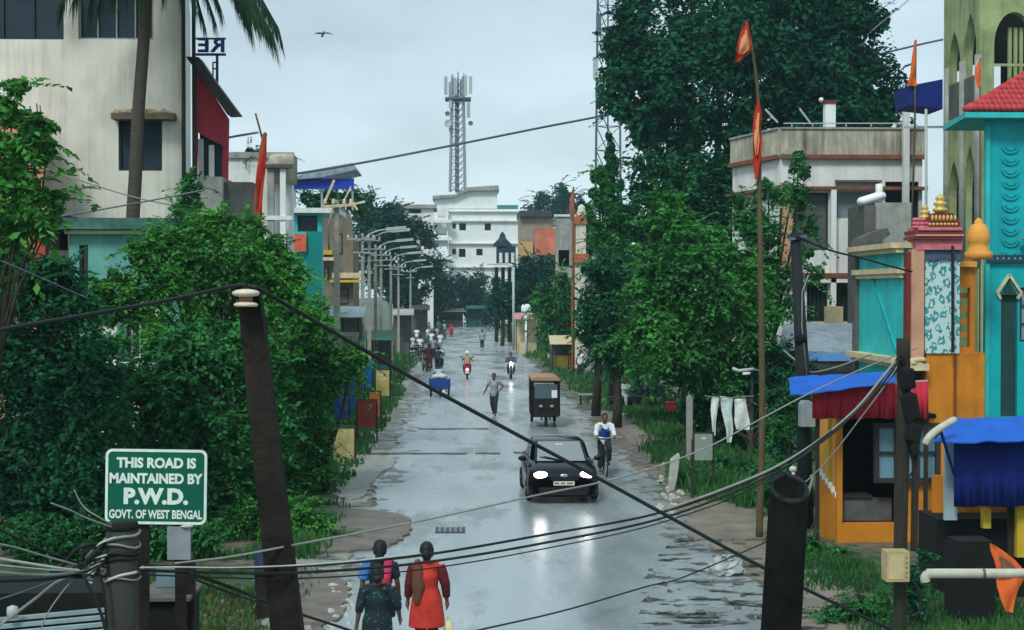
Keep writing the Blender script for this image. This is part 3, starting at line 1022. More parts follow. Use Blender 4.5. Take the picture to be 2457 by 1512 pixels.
for k in range(3):
    mb.bar(mast_pt(k, 0), mast_pt(k, 32), .11)
for i in range(20):
    z0, z1 = i * 1.6, (i + 1) * 1.6
    for k in range(3):
        br.bar(mast_pt(k, z0), mast_pt((k + 1) % 3, z1), .05)
        br.bar(mast_pt(k, z1), mast_pt((k + 1) % 3, z1), .05)
mb.build('leg', m_steel_d, t)
br.build('bracing', m_steel_d, t)
for px, y0, y1 in ((1429, 130, 190), (1436, 25, 85), (1434, 202, 232)):
    q = P(px, y1, Y - 1)
    MB().box(q.x - .16, q.x + .16, Y - 1.2, Y - .9, q.z, P(0, y0, Y - 1).z).build('panel_antenna', m_lamp if y0 == 130 else m_steel_d, t)

# --- brown and orange shop block right of the white block
Y = 190.0
b = bld('banner_block', 'brown block with a dark flat roof and large orange banners at the road end', 1288, Y)
m_brn = M('brown_block_plaster', (.30, .25, .20), .9, .2, .6, .1, .4, (.14, .11, .09))
A, B, zt = shell(b, 1243, 1328, 522, Y, 10, m_brn, (), 0, 0)
X0, X1, Z0, Z1 = FR(1246, 506, 1322, 521, Y)
MB().box(X0, X1, Y - .8, Y + 9, Z0, Z1).build('roof', M('dark_fascia', (.05, .045, .05), .7, .3, 1), b)
for x0, y0, x1, y1, mt in ((1283, 548, 1334, 612, m_flag_o), (1243, 580, 1278, 618, m_flag_p)):
    X0, X1, Z0, Z1 = FR(x0, y0, x1, y1, Y)
    MB().box(X0, X1, Y - .5, Y - .35, Z0, Z1).build('banner', M('faded_banner', (.55, .16, .09) if x0 > 1260 else (.55, .32, .12), .8, .5, .5), b)

# --- dark blue roadside shrine tower
Y = 150.0
b = bld('small_spire', 'small dark blue spired gate tower standing in front of the white block', 1214, Y, 'tower')
m_db = M('dark_blue_masonry', (.018, .035, .055), .85, .4, 1.5)
c = P(1214, 700, Y)
for dx in (-.95, -.3, .35, .95):
    MB().box(c.x + dx - .16, c.x + dx + .16, Y - 1, Y + 1, 0, P(0, 641, Y).z - .003).build('pillar', m_blackmatt, b)
MB().box(c.x - .95, c.x + .95, Y - .8, Y + .8, P(0, 639.9, Y).z, P(0, 590, Y).z).build('wall', m_db, b)
mb = MB()
for dx in (-.55, .05, .65):
    mb.box(c.x + dx - .16, c.x + dx + .16, Y - .9, Y - .802, P(0, 630, Y).z, P(0, 606, Y).z)
mb.build('window', m_frame_w, b)
MB().box(c.x - 1.2, c.x + 1.2, Y - 1.05, Y + 1.05, P(0, 641, Y).z, P(0, 632, Y).z).build('ledge', m_white2, b)
MB().lathe((c.x - .35, Y, P(0, 590, Y).z), [(1.0, 0), (.85, .3), (.35, .8), (.25, 1.2), (0, 1.5)], 10).build('spire', m_db, b)

# --- white and orange temple tower on the right
Y = 95.0
b = bld('temple_tower', 'slender white and orange temple tower between the trees on the right', 1390, Y, 'tower')
c = P(1392, 700, Y)
w = 13 / S(Y)
m_wt = M('cream_white_tower', (.70, .64, .56), .8, .1, 1.5, .1, .35, (.35, .25, .2))
m_or = M('orange_brown_tower', (.42, .13, .06), .8, .2, 2)
MB().box(c.x - w, c.x + w, Y - .35, Y + .6, 0, P(0, 630, Y).z).build('lower_shaft', m_wt, b)
MB().box(c.x - w * .9, c.x + w, Y - .35, Y + .6, P(0, 608, Y).z, P(0, 536, Y).z).build('upper_shaft', m_wt, b)
mb = MB()
for y0, y1, k in ((630, 620, 1.25), (619.8, 608, 1.45), (536, 528, 1.3), (527.8, 518, 1.05)):
    MB().box(c.x - w * k, c.x + w * k, Y - .35 - .1 * k, Y + .7, P(0, y0, Y).z, P(0, y1, Y).z).build('moulding', m_or, b)
MB().box(c.x - w * 1.5, c.x - w * 1.02, Y - .2, Y + .5, 0, P(0, 500, Y).z).build('pilaster', m_or, b)
MB().lathe((c.x + .08, Y, P(0, 518, Y).z), [(.30, 0), (.34, .2), (.22, .5), (.24, .62), (.1, .75), (0, .8)], 12).build('finial', m_wt, b, True)
MB().tube([(c.x - w * 1.2, Y, P(0, 500, Y).z), (c.x - w * 1.2, Y, P(0, 462, Y).z)], .05, 6).build('rod', m_or, b)
b = bld('grey_shop_house', 'grey two storey house partly hidden behind the small trees, beside the temple tower', 1358, 105, 'house')
A, B, zt = shell(b, 1333, 1378, 520, 105.0, 5, m_grey, (FR(1340, 600, 1366, 640, 105.0),), 0, 0, roof=m_white)
MB().box(A - .3, B + .3, 104, 104.99, P(0, 690, 105).z, P(0, 672, 105).z).build('balcony', m_white, b)
b = bld('ruined_grey_wall', 'broken grey concrete house front right of the temple tower, among dark trees', 1425, 92.0, 'house')
A, B, zt = shell(b, 1404, 1452, 620, 92.0, 5, m_grey, (FR(1410, 640, 1425, 668, 92.0),), 0, 0)

# --- white corner house on the right
Y = 55.0
b = bld('white_corner_house', 'white corner house with brown bands and stained parapet in front of the round tree', 1990, Y, 'house')
H1, H2, H3 = FR(2003, 432, 2116, 528, Y), FR(2124, 436, 2204, 560, Y), FR(1884, 462, 1988, 600, Y)
H4, H5 = FR(1936, 682, 1986, 772, Y), FR(2002, 676, 2064, 772, Y)
A, B, zt = shell(b, 1872, 2212, 372, Y, 7, m_white, (H1, H2, H3, H4, H5), -4, 0)
window(b, *H1, Y + .12, m_frame_w, M_glass('greyish_pane', (.20, .24, .27), .3), (1, 1), .06)
window(b, *H2, Y + .12, m_frame_d, m_blind, (2, 1), .06)
window(b, *H3, Y + .14, m_frame_d, M('grey_roller_shutter', (.09, .10, .10), .7, .2, 2, .3, stretch=(.4, .4, 12)), (1, 1), .05)
for h in (H4, H5):
    o = window(b, *h, Y + .12, m_frame_d, m_pane, (5, 1), .05)
C = P(1757, 700, Y + 4)
mb = MB()
pts = [(A, Y), (C.x, Y + 4)]
for (xa, ya), (xb, yb) in zip(pts[:-1], pts[1:]):
    mb.prismz([(xa, ya), (xb, yb), (xb + .2, yb + .25), (xa + .2, ya + .25)], 0, zt)
mb.build('corner_wall', m_white, b)
ring = pts[::-1] + [(B + .12, Y)]


def band(z0, z1, out, mat, name):
    mb = MB()
    for (xa, ya), (xb, yb) in zip(ring[:-1], ring[1:]):
        d = Vector((xb - xa, yb - ya)).normalized()
        n = Vector((d.y, -d.x)) * out
        mb.prismz([(xa + n.x, ya + n.y), (xb + n.x, yb + n.y), (xb - n.x * .2, yb - n.y * .2 + .02), (xa - n.x * .2, ya - n.y * .2 + .02)], z0, z1)
    mb.build(name, mat, b)


band(P(0, 371, Y).z + .003, P(0, 304, Y).z, .10, m_parapet, 'parapet')
band(P(0, 304, Y).z + .003, P(0, 299, Y).z, .16, m_grey, 'coping')
band(P(0, 376, Y).z, P(0, 366, Y).z, .22, m_brownband, 'cornice')
band(P(0, 452, Y).z, P(0, 444, Y).z, .30, m_brownband, 'cornice')
band(P(0, 666, Y).z, P(0, 655, Y).z, .34, m_brownband, 'cornice')
band(P(0, 678, Y).z, P(0, 667, Y).z, .30, m_white2, 'ledge')
X0, X1, Z0, Z1 = FR(1866, 441, 1910, 640, Y)
MB().box(X0, X0 + .5, Y - .5, Y - .31, Z0, Z1).build('column', m_pinkcol, b)
X0, X1, Z0, Z1 = FR(1990, 455, 2002, 655, Y)
MB().box(X0, X1, Y - .3, Y - .005, 0, Z1).build('column', m_white2, b)
# roof things
X0, X1, Z0, Z1 = FR(1978, 250, 2002, 299, Y + 1)
o = MB().box(X0, X1, Y + .8, Y + 1.2, zt, Z1).build('chimney', m_white2, b)
MB().box(X0 - .04, X1 + .04, Y + .76, Y + 1.24, Z1 + .002, Z1 + .12).build('cap', m_maroon, o)
MB().ell((X0 - .12, Y + 1, Z1 + .16), .09).build('lamp', m_white2, o, True)
mb = MB()
mb.bar(P(1880, 296, Y), P(2168, 296, Y), .04)
for px in (1900, 1950, 2030, 2090, 2150):
    mb.bar(P(px, 304, Y), P(px, 296, Y), .04)
mb.bar(P(1836, 262, Y + 1), P(1866, 294, Y + 1), .07).bar(P(1918, 260, Y + 1), P(1946, 298, Y + 1), .06)
mb.build('railing', m_lamp, b)
X0, X1, Z0, Z1 = FR(1972, 735, 2008, 778, Y)
MB().box(X0, X1, Y - .9, Y - .35, Z0, Z1).build('cooler_box', m_creamtrim, b)
MB().box(P(2168, 0, Y - .6).x, P(2182, 0, Y - .6).x, Y - .7, Y - .5, 0, P(0, 205, Y - .6).z).build('roof_column', m_white, b)

# --- grey stair house in front of it
Y = 49.0
b = bld('grey_stair_house', 'grey concrete stair block with a white rounded top behind the temple gate', 2130, Y, 'house')
A, B, zt = shell(b, 2098, 2186, 486, Y, 3, m_grey, (), -12, 0)
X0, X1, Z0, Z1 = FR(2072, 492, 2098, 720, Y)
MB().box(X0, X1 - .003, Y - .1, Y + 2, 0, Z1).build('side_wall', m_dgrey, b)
mb = MB()
for i in range(7):
    q = P(2074 + i * 7, 483 - i * 2.2, Y)
    mb.ell((q.x, Y + .2, q.z), (.2, .3, .16), 8, 6)
mb.box(P(2108, 0, Y).x, P(2120, 0, Y).x, Y, Y + .3, zt + .02, P(0, 436, Y).z)
mb.build('white_top', m_white2, b, True)
pl = [(P(x, y, Y).x, P(x, y, Y).z) for x, y in ((2038, 592), (2046, 574), (2070, 562), (2104, 550), (2112, 566), (2080, 588), (2048, 600))]
MB().prism(pl, Y - 1.2, Y - .11).build('sunshade', m_dgrey, b)

# --- tin shed roof below
Y = 46.0
b = bld('tin_shed', 'shed with a pale grey tin roof edged in blue, below the white corner house', 1980, Y, 'shed')
q = [P(1868, 838, Y), P(2092, 850, Y), P(2060, 775, Y + 3), P(1880, 778, Y + 3)]
mb = MB().add([*q, *[v - Vector((0, 0, .06)) for v in q]], [(0, 1, 2, 3), (7, 6, 5, 4), (0, 4, 5, 1), (1, 5, 6, 2), (2, 6, 7, 3), (3, 7, 4, 0)])
mb.build('roof', m_tin, b)
X0, X1, Z0, Z1 = FR(1938, 848, 2094, 866, Y - .1)
MB().box(X0, X1, Y - .25, Y - .1, Z0, Z1).build('blue_edge', M('pale_blue_sheet', (.12, .30, .62), .5, .15, 3), b)
X0, X1, Z0, Z1 = FR(1890, 866, 2085, 1000, Y)
MB().box(X0, X1, Y + .3, Y + 2.6, 0, P(0, 845, Y).z).build('wall', m_dgrey, b)


# --- arcades
def arch_panel(mb, A, B, z0, z1, arches, th=.3, seg=8, flat=False):
    """Wall from A to B (x, y) with pointed arch openings (u0, u1, sill, spring, apex), u in 0..1."""
    A, B = Vector(A), Vector(B)
    d = B - A
    n = Vector((-d.y, d.x)).normalized() * th

    def ext(poly):
        lo = [(A.x + d.x * u, A.y + d.y * u, z) for u, z in poly]
        hi = [(x + n.x, y + n.y, z) for x, y, z in lo]
        mb._prism(lo, hi)
    cur = 0.0
    for (u0, u1, zs, zp, za) in arches:
        if u0 > cur + 1e-4:
            ext([(cur, z0), (u0, z0), (u0, z1), (cur, z1)])
        if zs > z0 + 1e-4:
            ext([(u0, z0), (u1, z0), (u1, zs), (u0, zs)])
        um = (u0 + u1) / 2
        arc = []
        for i in range(seg + 1):
            t = i / seg
            arc.append((u0 + (um - u0) * (1 - math.cos(t * math.pi / 2)) ** (.75 if not flat else 1.0), zp + (za - zp) * (math.sin(t * math.pi / 2) if flat else (t * .55 + .45 * math.sin(t * math.pi / 2)))))
        left = [(u0, z1), (u0, zp)] + arc[1:] + [(um, z1)]
        ext(left[::-1])
        ext([(2 * um - u, z) for u, z in left])
        cur = u1
    if cur < 1 - 1e-4:
        ext([(cur, z0), (1, z0), (1, z1), (cur, z1)])


b = bld('arcaded_building', 'pale green weathered building with pointed arch balconies at the upper right', 2360, 48.0)
c0, c1, c2 = P(2262, 700, 50.5), P(2347, 700, 47.0), P(2620, 700, 47.0)
z = lambda y, Y=48.0: P(0, y, Y).z
mb = MB()
for (top, sill, spr, apx, bot) in ((-60, 262, 120, 20, 300), (300, 620, 455, 345, 640)):
    arch_panel(mb, c0[:2], c1[:2], z(bot), z(top), [(.14, .48, z(sill), z(spr), z(apx + 25)), (.58, .94, z(sill), z(spr), z(apx))])
for (top, sill, spr, apx, bot) in ((-60, 240, 110, 28, 300), (300, 620, 455, 360, 640)):
    arch_panel(mb, c1[:2], c2[:2], z(bot), z(top), [(.13, .48, z(sill), z(spr), z(apx)), (.60, .95, z(sill), z(spr), z(apx))], flat=True)
arch_panel(mb, c0[:2], c1[:2], 0, z(640) - .003, [])
arch_panel(mb, c1[:2], c2[:2], 0, z(640) - .003, [])
mb.build('wall', m_mosque, b)
MB().prismz([(c0.x + .3, c0.y + .6), (c1.x + .1, c1.y + .5), (c2.x, c2.y + .5), (c2.x, 56), (c0.x + 3.6, 56)], z(306), z(292)).build('floor_slab', m_mosque, b)
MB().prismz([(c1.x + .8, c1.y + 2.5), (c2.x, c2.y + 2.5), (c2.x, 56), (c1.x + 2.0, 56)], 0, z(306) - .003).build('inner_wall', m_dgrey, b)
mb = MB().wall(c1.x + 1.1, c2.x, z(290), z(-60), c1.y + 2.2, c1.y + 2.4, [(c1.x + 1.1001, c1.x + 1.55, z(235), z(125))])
mb.build('back_wall', m_blackmatt, b)  # black colour stands in for shade inside the big arch
MB().prismz([(c0.x + .9, c0.y + 1.3), (c1.x + 1.0, c1.y + 1.5), (c1.x + 1.0, c1.y + 1.6), (c0.x + .9, c0.y + 1.4)], z(118), z(-60)).build('upper_shade_panel', m_blackmatt, b)  # added black panel, makes the upper arch tops look shaded
MB().prismz([(c0.x + .9, c0.y + 1.3), (c1.x + .7, c1.y + 1.5), (c1.x + .7, c1.y + 1.6), (c0.x + .9, c0.y + 1.4)], z(640), z(306) - .004).build('lower_shade_panel', m_blackmatt, b)  # added black panel, gives the lower arches their dark inside
mb = MB()
for u in (.62, .72, .82):
    q = c1.lerp(c2, u * .5)
    mb.box(q.x - .05, q.x + .05, c1.y + .4, c1.y + .5, z(240), z(60))
q0, q1 = c1.lerp(c2, .13), c1.lerp(c2, .48)
mb.box(q0.x, q1.x, c1.y + .02, c1.y + .08, z(158), z(152))
mb.build('window_bar', m_mosque, b)
mb = MB()
for u0, u1 in ((.17, .46), (.60, .90)):
    a, d = c0.lerp(c1, u0), c0.lerp(c1, u1)
    mb.prismz([(a.x, a.y - .02), (d.x, d.y - .02), (d.x, d.y + .04), (a.x, a.y + .04)], z(264), z(175))
mb.build('railing', m_dgrey, b)
mb = MB()
for u in (.08, .53, .95):
    a = c0.lerp(c1, u)
    mb.tube([(a.x, a.y - .1, z(640)), (a.x, a.y - .1, z(130))], .12, 10)
mb.build('column', m_grey, b, True)

# blue tarpaulin box on a post left of it
Y = 50.0
b = bld('tarpaulin_canopy', 'dark blue tarpaulin canopy on a thin post left of the arcaded building', 2220, Y, 'canopy')
q = [P(2176, 207, Y), P(2262, 190, Y), P(2262, 262, Y), P(2182, 252, Y)]
pl = [(v.x, v.z) for v in q]
MB().prism(pl, Y, Y + 1.6).build('tarpaulin', m_blue_deep, b)
MB().tube([P(2222, 262, Y - .05), P(2222, 500, Y - .05), (P(2222, 0, Y).x, Y - .05, 0)], .05, 8).build('post', m_lamp, b, True)
MB().bar(P(2170, 305, Y + .5), P(2262, 305, Y + .5), .07).build('rail', m_lamp, b)

# --- turquoise temple building at the right edge
Y = 36.0
b = bld('turquoise_temple', 'bright turquoise temple wing with a red tiled roof at the right edge', 2420, Y, 'temple')
HN = FR(2402, 706, 2440, 1000, Y)
HW = FR(2447, 690, 2520, 820, Y)
A, B, zt = shell(b, 2367, 2620, 275, Y, 1.6, m_turq, (HN, HW), 40, 0)
MB().box(HN[0], HN[1], Y + .12, Y + .2, HN[2], HN[3]).build('niche_back', M('dark_green_niche', (.015, .06, .055), .8, .2, 2), b)
window(b, *HW, Y + .06, m_frame_d, m_pane_b, (2, 3), .05)
ap = P(2420, 668, Y)
mb = MB()
for s_ in (-1, 1):
    mb.bar((ap.x, Y - .03, ap.z + .08), (ap.x + s_ * .30, Y - .03, ap.z - .36), .10, .06)
    mb.bar((ap.x + s_ * .30, Y - .03, ap.z - .34), (ap.x + s_ * .21, Y - .03, ap.z - .50), .08, .06)
mb.build('niche_trim', m_creamtrim, b)
pl = [(P(x, y, Y).x, P(x, y, Y).z) for x, y in ((2402, 708), (2420, 672), (2440, 708))]
MB().prism(pl, Y - .02, Y - .004).build('niche_head', M('dark_green_niche_head', (.015, .06, .055), .8, .2, 2), b)
for i in range(10):
    mb = MB()
    q = P(2424, 352 + i * 28, Y)
    for k in range(8):
        a0, a1 = math.pi + math.pi * k / 8, math.pi + math.pi * (k + 1) / 8
        mb.bar((q.x + .19 * math.cos(a0), Y - .015, q.z + .15 * math.sin(a0)), (q.x + .19 * math.cos(a1), Y - .015, q.z + .15 * math.sin(a1)), .05, .05)
    for k in range(6):
        a0, a1 = math.pi + math.pi * k / 6, math.pi + math.pi * (k + 1) / 6
        mb.bar((q.x + .11 * math.cos(a0), Y - .015, q.z + .08 * math.sin(a0)), (q.x + .11 * math.cos(a1), Y - .015, q.z + .08 * math.sin(a1)), .04, .04)
    mb.build('scallop_relief', m_turq, b)
X0, X1, Z0, Z1 = FR(2366, 612, 2620, 630, Y)
o = MB().box(X0 - .03, X1, Y - .12, Y - .003, Z0, Z1).build('string_course', M('navy_band', (.03, .05, .08), .7, .2, 3), b)
mb = MB()
for i in range(18):
    mb.ell((X0 + .1 + i * .14, Y - .125, (Z0 + Z1) / 2), (.03, .015, .03), 8, 5)
mb.build('stud', m_turq_l, o)
MB().box(A - .05, A + .05, Y - .08, Y - .003, 0, zt - .3).build('corner_strip', m_turq_l, b)
# hipped tile roof: left slope seen from the street and the front slope
e0 = P(2316, 272, Y - .5); e1 = P(2620, 272, Y - .5)
rz_ = P(2490, 172, Y + .6)
mb = MB()
nrow = 8
for r in range(nrow):
    f0, f1 = r / nrow, (r + 1) / nrow
    a0 = Vector((e0.x + (rz_.x - e0.x) * f0, Y - .5 + 1.6 * f0, e0.z + (rz_.z - e0.z) * f0 + .10))
    a1 = Vector((e0.x + (rz_.x - e0.x) * f1, Y - .5 + 1.6 * f1, e0.z + (rz_.z - e0.z) * f1 + .04))
    w0, w1 = e1.x, e1.x
    k = int((w0 - a0.x) / .135) + 1
    for i in range(k):
        x0 = a0.x + i * .135
        x1 = a1.x + i * .135
        if x1 > w1: break
        mb.tube([(x0, a0.y, a0.z), (x1 if i == 0 else max(x0, a1.x) + .0, a1.y + .08, a1.z + .06)], .075, 7)
mb.build('tile_roof', m_tile, b, True)
pl = [(e0.x, Y - .5), (e1.x, Y - .5), (e1.x, Y + 2.4), (e0.x + .4, Y + 2.4)]
MB().prismz(pl, e0.z - .10, e0.z + .03).build('eave_board', m_turq_l, b)
MB().add([(e0.x + .05, Y - .45, e0.z + .035), (e1.x, Y - .45, e0.z + .035), (e1.x, Y + 1.1, rz_.z), (rz_.x, Y + 1.1, rz_.z), (e0.x + .4, Y + 2.4, e0.z + .035), (e1.x, Y + 2.4, e0.z + .035)],
         [(0, 1, 2, 3), (0, 3, 4), (4, 3, 2, 5)]).build('roof_deck', m_tile, b)
# small second tiled hood at the frame edge
q = P(2452, 572, Y)
MB().prism([(q.x - .14, q.z - .05), (q.x + 1.5, q.z + .5), (q.x + 1.5, q.z - .05)], Y - .6, Y - .13).build('tile_hood', m_tile, b)

# --- ornamented gate pier with the floral panel
Y = 34.0
b = bld('temple_gate', 'ornate temple gate pier with floral tile panel, maroon cornices and gold finials', 2245, Y, 'gate')


def floral_mat():
    m, t, bs = _new('floral_tile_panel')
    N, L = t.nodes.new, t.links.new
    tc = N('ShaderNodeTexCoord')
    mp = N('ShaderNodeMapping'); mp.inputs['Scale'].default_value = (4.6, 0.0, 3.4); mp.inputs['Rotation'].default_value = (0, .35, 0)
    L(tc.outputs['Object'], mp.inputs[0])
    v = N('ShaderNodeTexVoronoi'); v.inputs['Scale'].default_value = 1.0; v.inputs['Randomness'].default_value = .25
    L(mp.outputs[0], v.inputs['Vector'])
    v2 = N('ShaderNodeTexVoronoi'); v2.inputs['Scale'].default_value = 3.0; v2.inputs['Randomness'].default_value = .8
    L(mp.outputs[0], v2.inputs['Vector'])
    ad = N('ShaderNodeMath'); ad.operation = 'MULTIPLY_ADD'; ad.inputs[1].default_value = .55
    L(v2.outputs['Distance'], ad.inputs[0]); L(v.outputs['Distance'], ad.inputs[2])
    rp = N('ShaderNodeValToRGB')
    rp.color_ramp.interpolation = 'CONSTANT'
    e = rp.color_ramp.elements
    e[0].position, e[0].color = 0, (.02, .28, .30, 1)
    e[1].position, e[1].color = .17, (.52, .68, .66, 1)
    for p, c in ((.42, (.03, .30, .32, 1)), (.56, (.015, .20, .24, 1)), (.66, (.50, .66, .66, 1))):
        q = e.new(p); q.color = c
    L(ad.outputs[0], rp.inputs[0])
    L(rp.outputs[0], bs.inputs['Base Color'])
    bs.inputs['Roughness'].default_value = .5
    return m


m_floral = floral_mat()
X0, X1, Z0, Z1 = FR(2220, 624, 2302, 848, Y)
MB().box(X0, X1, Y, Y + .5, Z0, Z1).build('tile_panel', m_floral, b)
X0, X1, Z0, Z1 = FR(2184, 598, 2213, 872, Y)
MB().box(X0, X1, Y - .12, Y + .4, Z0, Z1).build('column', m_pinkcol, b)
X0, X1, Z0, Z1 = FR(2174, 605, 2184, 866, Y)
MB().box(X0, X1 - .003, Y - .05, Y + .4, Z0, Z1).build('column_edge', m_maroon, b)
X0, X1, Z0, Z1 = FR(2213.3, 626, 2219.7, 850, Y)
MB().box(X0, X1, Y + .1, Y + .4, Z0, Z1).build('reveal', m_dgrey, b)
X0, X1, Z0, Z1 = FR(2205, 600, 2304, 624, Y)
MB().box(X0, X1, Y - .06, Y + .5, Z0 + .003, Z1).build('lintel', M('slate_blue_paint', (.06, .09, .16), .6, .2, 4), b)
X0, X1, Z0, Z1 = FR(2194, 576, 2304, 599.7, Y)
MB().box(X0, X1, Y - .14, Y + .5, Z0, Z1).build('frieze', m_pinktrim, b)
for i, (x0, x1, y0, y1, mt) in enumerate(((2186, 2306, 568, 575.5, m_maroon), (2190, 2304, 563, 567.7, m_pinkcol), (2188, 2306, 554, 562.7, m_maroon), (2196, 2300, 546, 553.7, m_pinktrim))):
    X0, X1, Z0, Z1 = FR(x0, y0, x1, y1, Y)
    MB().box(X0, X1, Y - .22 - .03 * (i % 2), Y + .6, Z0, Z1).build('cornice', mt, b)
pl = [(P(x, y, Y).x, P(x, y, Y).z) for x, y in ((2216, 545.5), (2298, 545.5), (2298, 536), (2290, 518), (2280, 512), (2236, 512), (2226, 520), (2216, 536))]
o = MB().prism(pl, Y - .15, Y + .45).build('crown', m_maroon, b)
mb = MB()
for i in range(7):
    q = P(2232 + i * 9, 524, Y)
    mb.ell((q.x, Y - .16, q.z), (.035, .03, .07), 8, 6)
for i in range(8):
    q = P(2226 + i * 9, 539, Y)
    mb.ell((q.x, Y - .16, q.z), (.04, .03, .035), 8, 6)
mb.build('gold_relief', m_gold, o, True)
mb = MB()
for i in range(14):
    q = P(2190 + (i % 5) * 7 + random.uniform(-2, 2), 546 - (i // 5) * 9, Y)
    mb.ell((q.x, Y - .1, q.z), (.06, .08, .05), 8, 6)
mb.build('side_scroll', m_pinktrim, b, True)
for px, y, k in ((2222, 527, .8), (2259, 511, 1.0)):
    q = P(px, y, Y)
    MB().lathe((q.x, Y + .1, q.z), [(.10 * k, 0), (.17 * k, .05 * k), (.17 * k, .10 * k), (.09 * k, .14 * k), (.15 * k, .19 * k), (.15 * k, .24 * k), (.07 * k, .28 * k), (.11 * k, .32 * k), (.10 * k, .37 * k), (.03 * k, .42 * k), (0, .47 * k)], 14).build('finial', m_gold, b, True)
mb = MB()
for i in range(16):
    q = P(2160 + random.uniform(0, 56), random.uniform(862, 882), Y - .1)
    mb.ell((q.x, Y - random.uniform(.0, .3), q.z), (.11, .12, .06), 7, 5)
X0, X1, Z0, Z1 = FR(2150, 872, 2220, 888, Y)
mb.box(X0, X1, Y - .3, Y + .3, Z0, Z1)
mb.build('base_moulding', m_creamtrim, b)
MB().tube([P(2286, 590, Y - .25), P(2286, 846, Y - .25)], .035, 6).build('down_pipe', m_black, b)
# orange shrine body behind the pier
X0, X1, Z0, Z1 = FR(2224, 848, 2364, 1020, Y)
MB().box(X0, X1, Y + .05, Y + 1.5, 0, Z1).build('plinth', m_orange, b)
X0, X1, Z0, Z1 = FR(2290, 850, 2296, 1010, Y)
MB().box(X0, X1, Y + .02, Y + .047, Z0, Z1).build('plinth_joint', M('dark_orange_groove', (.22, .07, .01), .8, .2, 3), b)
X0, X1, Z0, Z1 = FR(2304, 640, 2364, 848, Y)
MB().wall(X0, X1, Z0 + .003, Z1, Y + .7, Y + .9, [FR(2310, 690, 2352, 836, Y)]).build('shrine_wall', m_orange, b)
mb = MB()
for i in range(4):
    X0, X1, Z0, Z1 = FR(2308, 800 - i * 32, 2356, 812 - i * 32, Y)
    mb.box(X0, X1, Y + .95, Y + 1.35 + i * .1, Z0, Z1)
mb.build('shelf_step', m_orange_l, b)
X0, X1, Z0, Z1 = FR(2304, 626, 2364, 639.7, Y)
MB().box(X0 - .05, X1, Y + .55, Y + 1.2, Z0, Z1).build('shrine_cornice', m_orange_l, b)
q = P(2348, 585, Y + .9)
MB().lathe((q.x, Y + .9, q.z), [(.32, -.36), (.32, -.2), (.24, -.16), (.25, -.10), (.20, -.07), (.25, .02), (.26, .16), (.23, .32), (.16, .44), (.10, .48), (.11, .52), (.05, .58), (0, .62)], 16).build('shrine_dome', m_orange_l, b, True)

# --- turquoise side wall of the gate house, along the street
Xw = 10.12
b = thing('gate_side_wall', 'light turquoise side wall with two cream cornices left of the floral panel', 'wall', (Xw, 36, 0))
MB().box(Xw, Xw + .25, 34.2, 38.0, 0, 6.0).build('wall', m_turq_l, b)
mb = MB()
for zz, o_ in ((6.0, .30), (5.42, .16), (3.35, .30)):
    mb.box(Xw - o_, Xw + .3, 34.1, 38.15, zz + .003, zz + .13)
    mb.box(Xw - o_ * .6, Xw - .003, 34.15, 38.1, zz - .10, zz)
mb.build('cornice', m_creamtrim, b)
MB().box(Xw - .1, Xw + 1.2, 38.01, 38.3, 0, 5.9).build('end_wall', m_dgrey, b)
MB().bar((Xw - .02, 34.6, 3.6), (Xw - .02, 36.6, 5.3), .05).build('conduit', m_turq, b)

def sheet(q, name, mat, root, sag=.05, seed=1):
    """Creased sheet hung between four corners: front left, front right, back right, back left."""
    rs = random.Random(seed)
    nu, nv = 26, 7
    V, Fc = [], []
    ph = [rs.uniform(0, 6) for _ in range(6)]
    for j in range(nv + 1):
        v = j / nv
        for i in range(nu + 1):
            u = i / nu
            p = q[0].lerp(q[1], u).lerp(q[3].lerp(q[2], u), v)
            dz = -sag * 4 * u * (1 - u) * (1 - v) * .6 + .008 * math.sin(u * 23 + ph[0] + v * 3) * (1 - .5 * v) + .005 * math.sin(u * 41 + ph[1]) + .014 * math.sin(v * 9 + u * 5 + ph[2]) + rs.uniform(-.006, .006)
            V += [(p.x, p.y + .02 * math.sin(u * 17 + ph[3]) * (1 - v), p.z + dz), (p.x, p.y + .02 * math.sin(u * 17 + ph[3]) * (1 - v), p.z + dz - .02)]
    w = 2 * (nu + 1)
    for j in range(nv):
        for i in range(nu):
            a = j * w + 2 * i
            Fc += [(a, a + 2, a + w + 2, a + w), (a + 1, a + w + 1, a + w + 3, a + 3)]
    for i in range(nu):
        a = 2 * i
        Fc += [(a, a + 1, a + 3, a + 2), (nv * w + a, nv * w + a + 2, nv * w + a + 3, nv * w + a + 1)]
    return MB().add(V, Fc).build(name, mat, root)


def cloth(px0, px1, ytop0, ytop1, ybot, Y, mat, name, root, waves=9, amp=.05):
    n = 60
    V, Fc = [], []
    for i in range(n + 1):
        u = i / n
        px = px0 + (px1 - px0) * u
        off = amp * math.sin(u * waves * 6.28) + amp * .5 * math.sin(u * waves * 2.7 * 6.28 + 1)
        t, bo = P(px, ytop0 + (ytop1 - ytop0) * u, Y), P(px, ybot + 1.5 * math.sin(u * 20), Y)
        for dy in (0, .02):
            V += [(t.x, Y + off * .4 + dy, t.z), (bo.x, Y + off + dy, bo.z)]
    for i in range(n):
        a = i * 4
        Fc += [(a, a + 1, a + 5, a + 4), (a + 6, a + 7, a + 3, a + 2), (a + 1, a + 3, a + 7, a + 5), (a, a + 4, a + 6, a + 2)]
    mb = MB().add(V, Fc)
    return mb.build(name, mat, root, True)


# --- first blue awning with the red valance
Y = 29.0
b = bld('blue_awning', 'small blue sheet awning with a dark red cloth valance over the orange kiosk', 2060, Y, 'awning')
q = [P(1897, 946, Y - .6), P(2150, 914, Y - .6), P(2140, 889, Y + .5), P(1893, 906, Y + .5)]
sheet(q, 'sheet', m_blue_sheet, b, .05, 1)


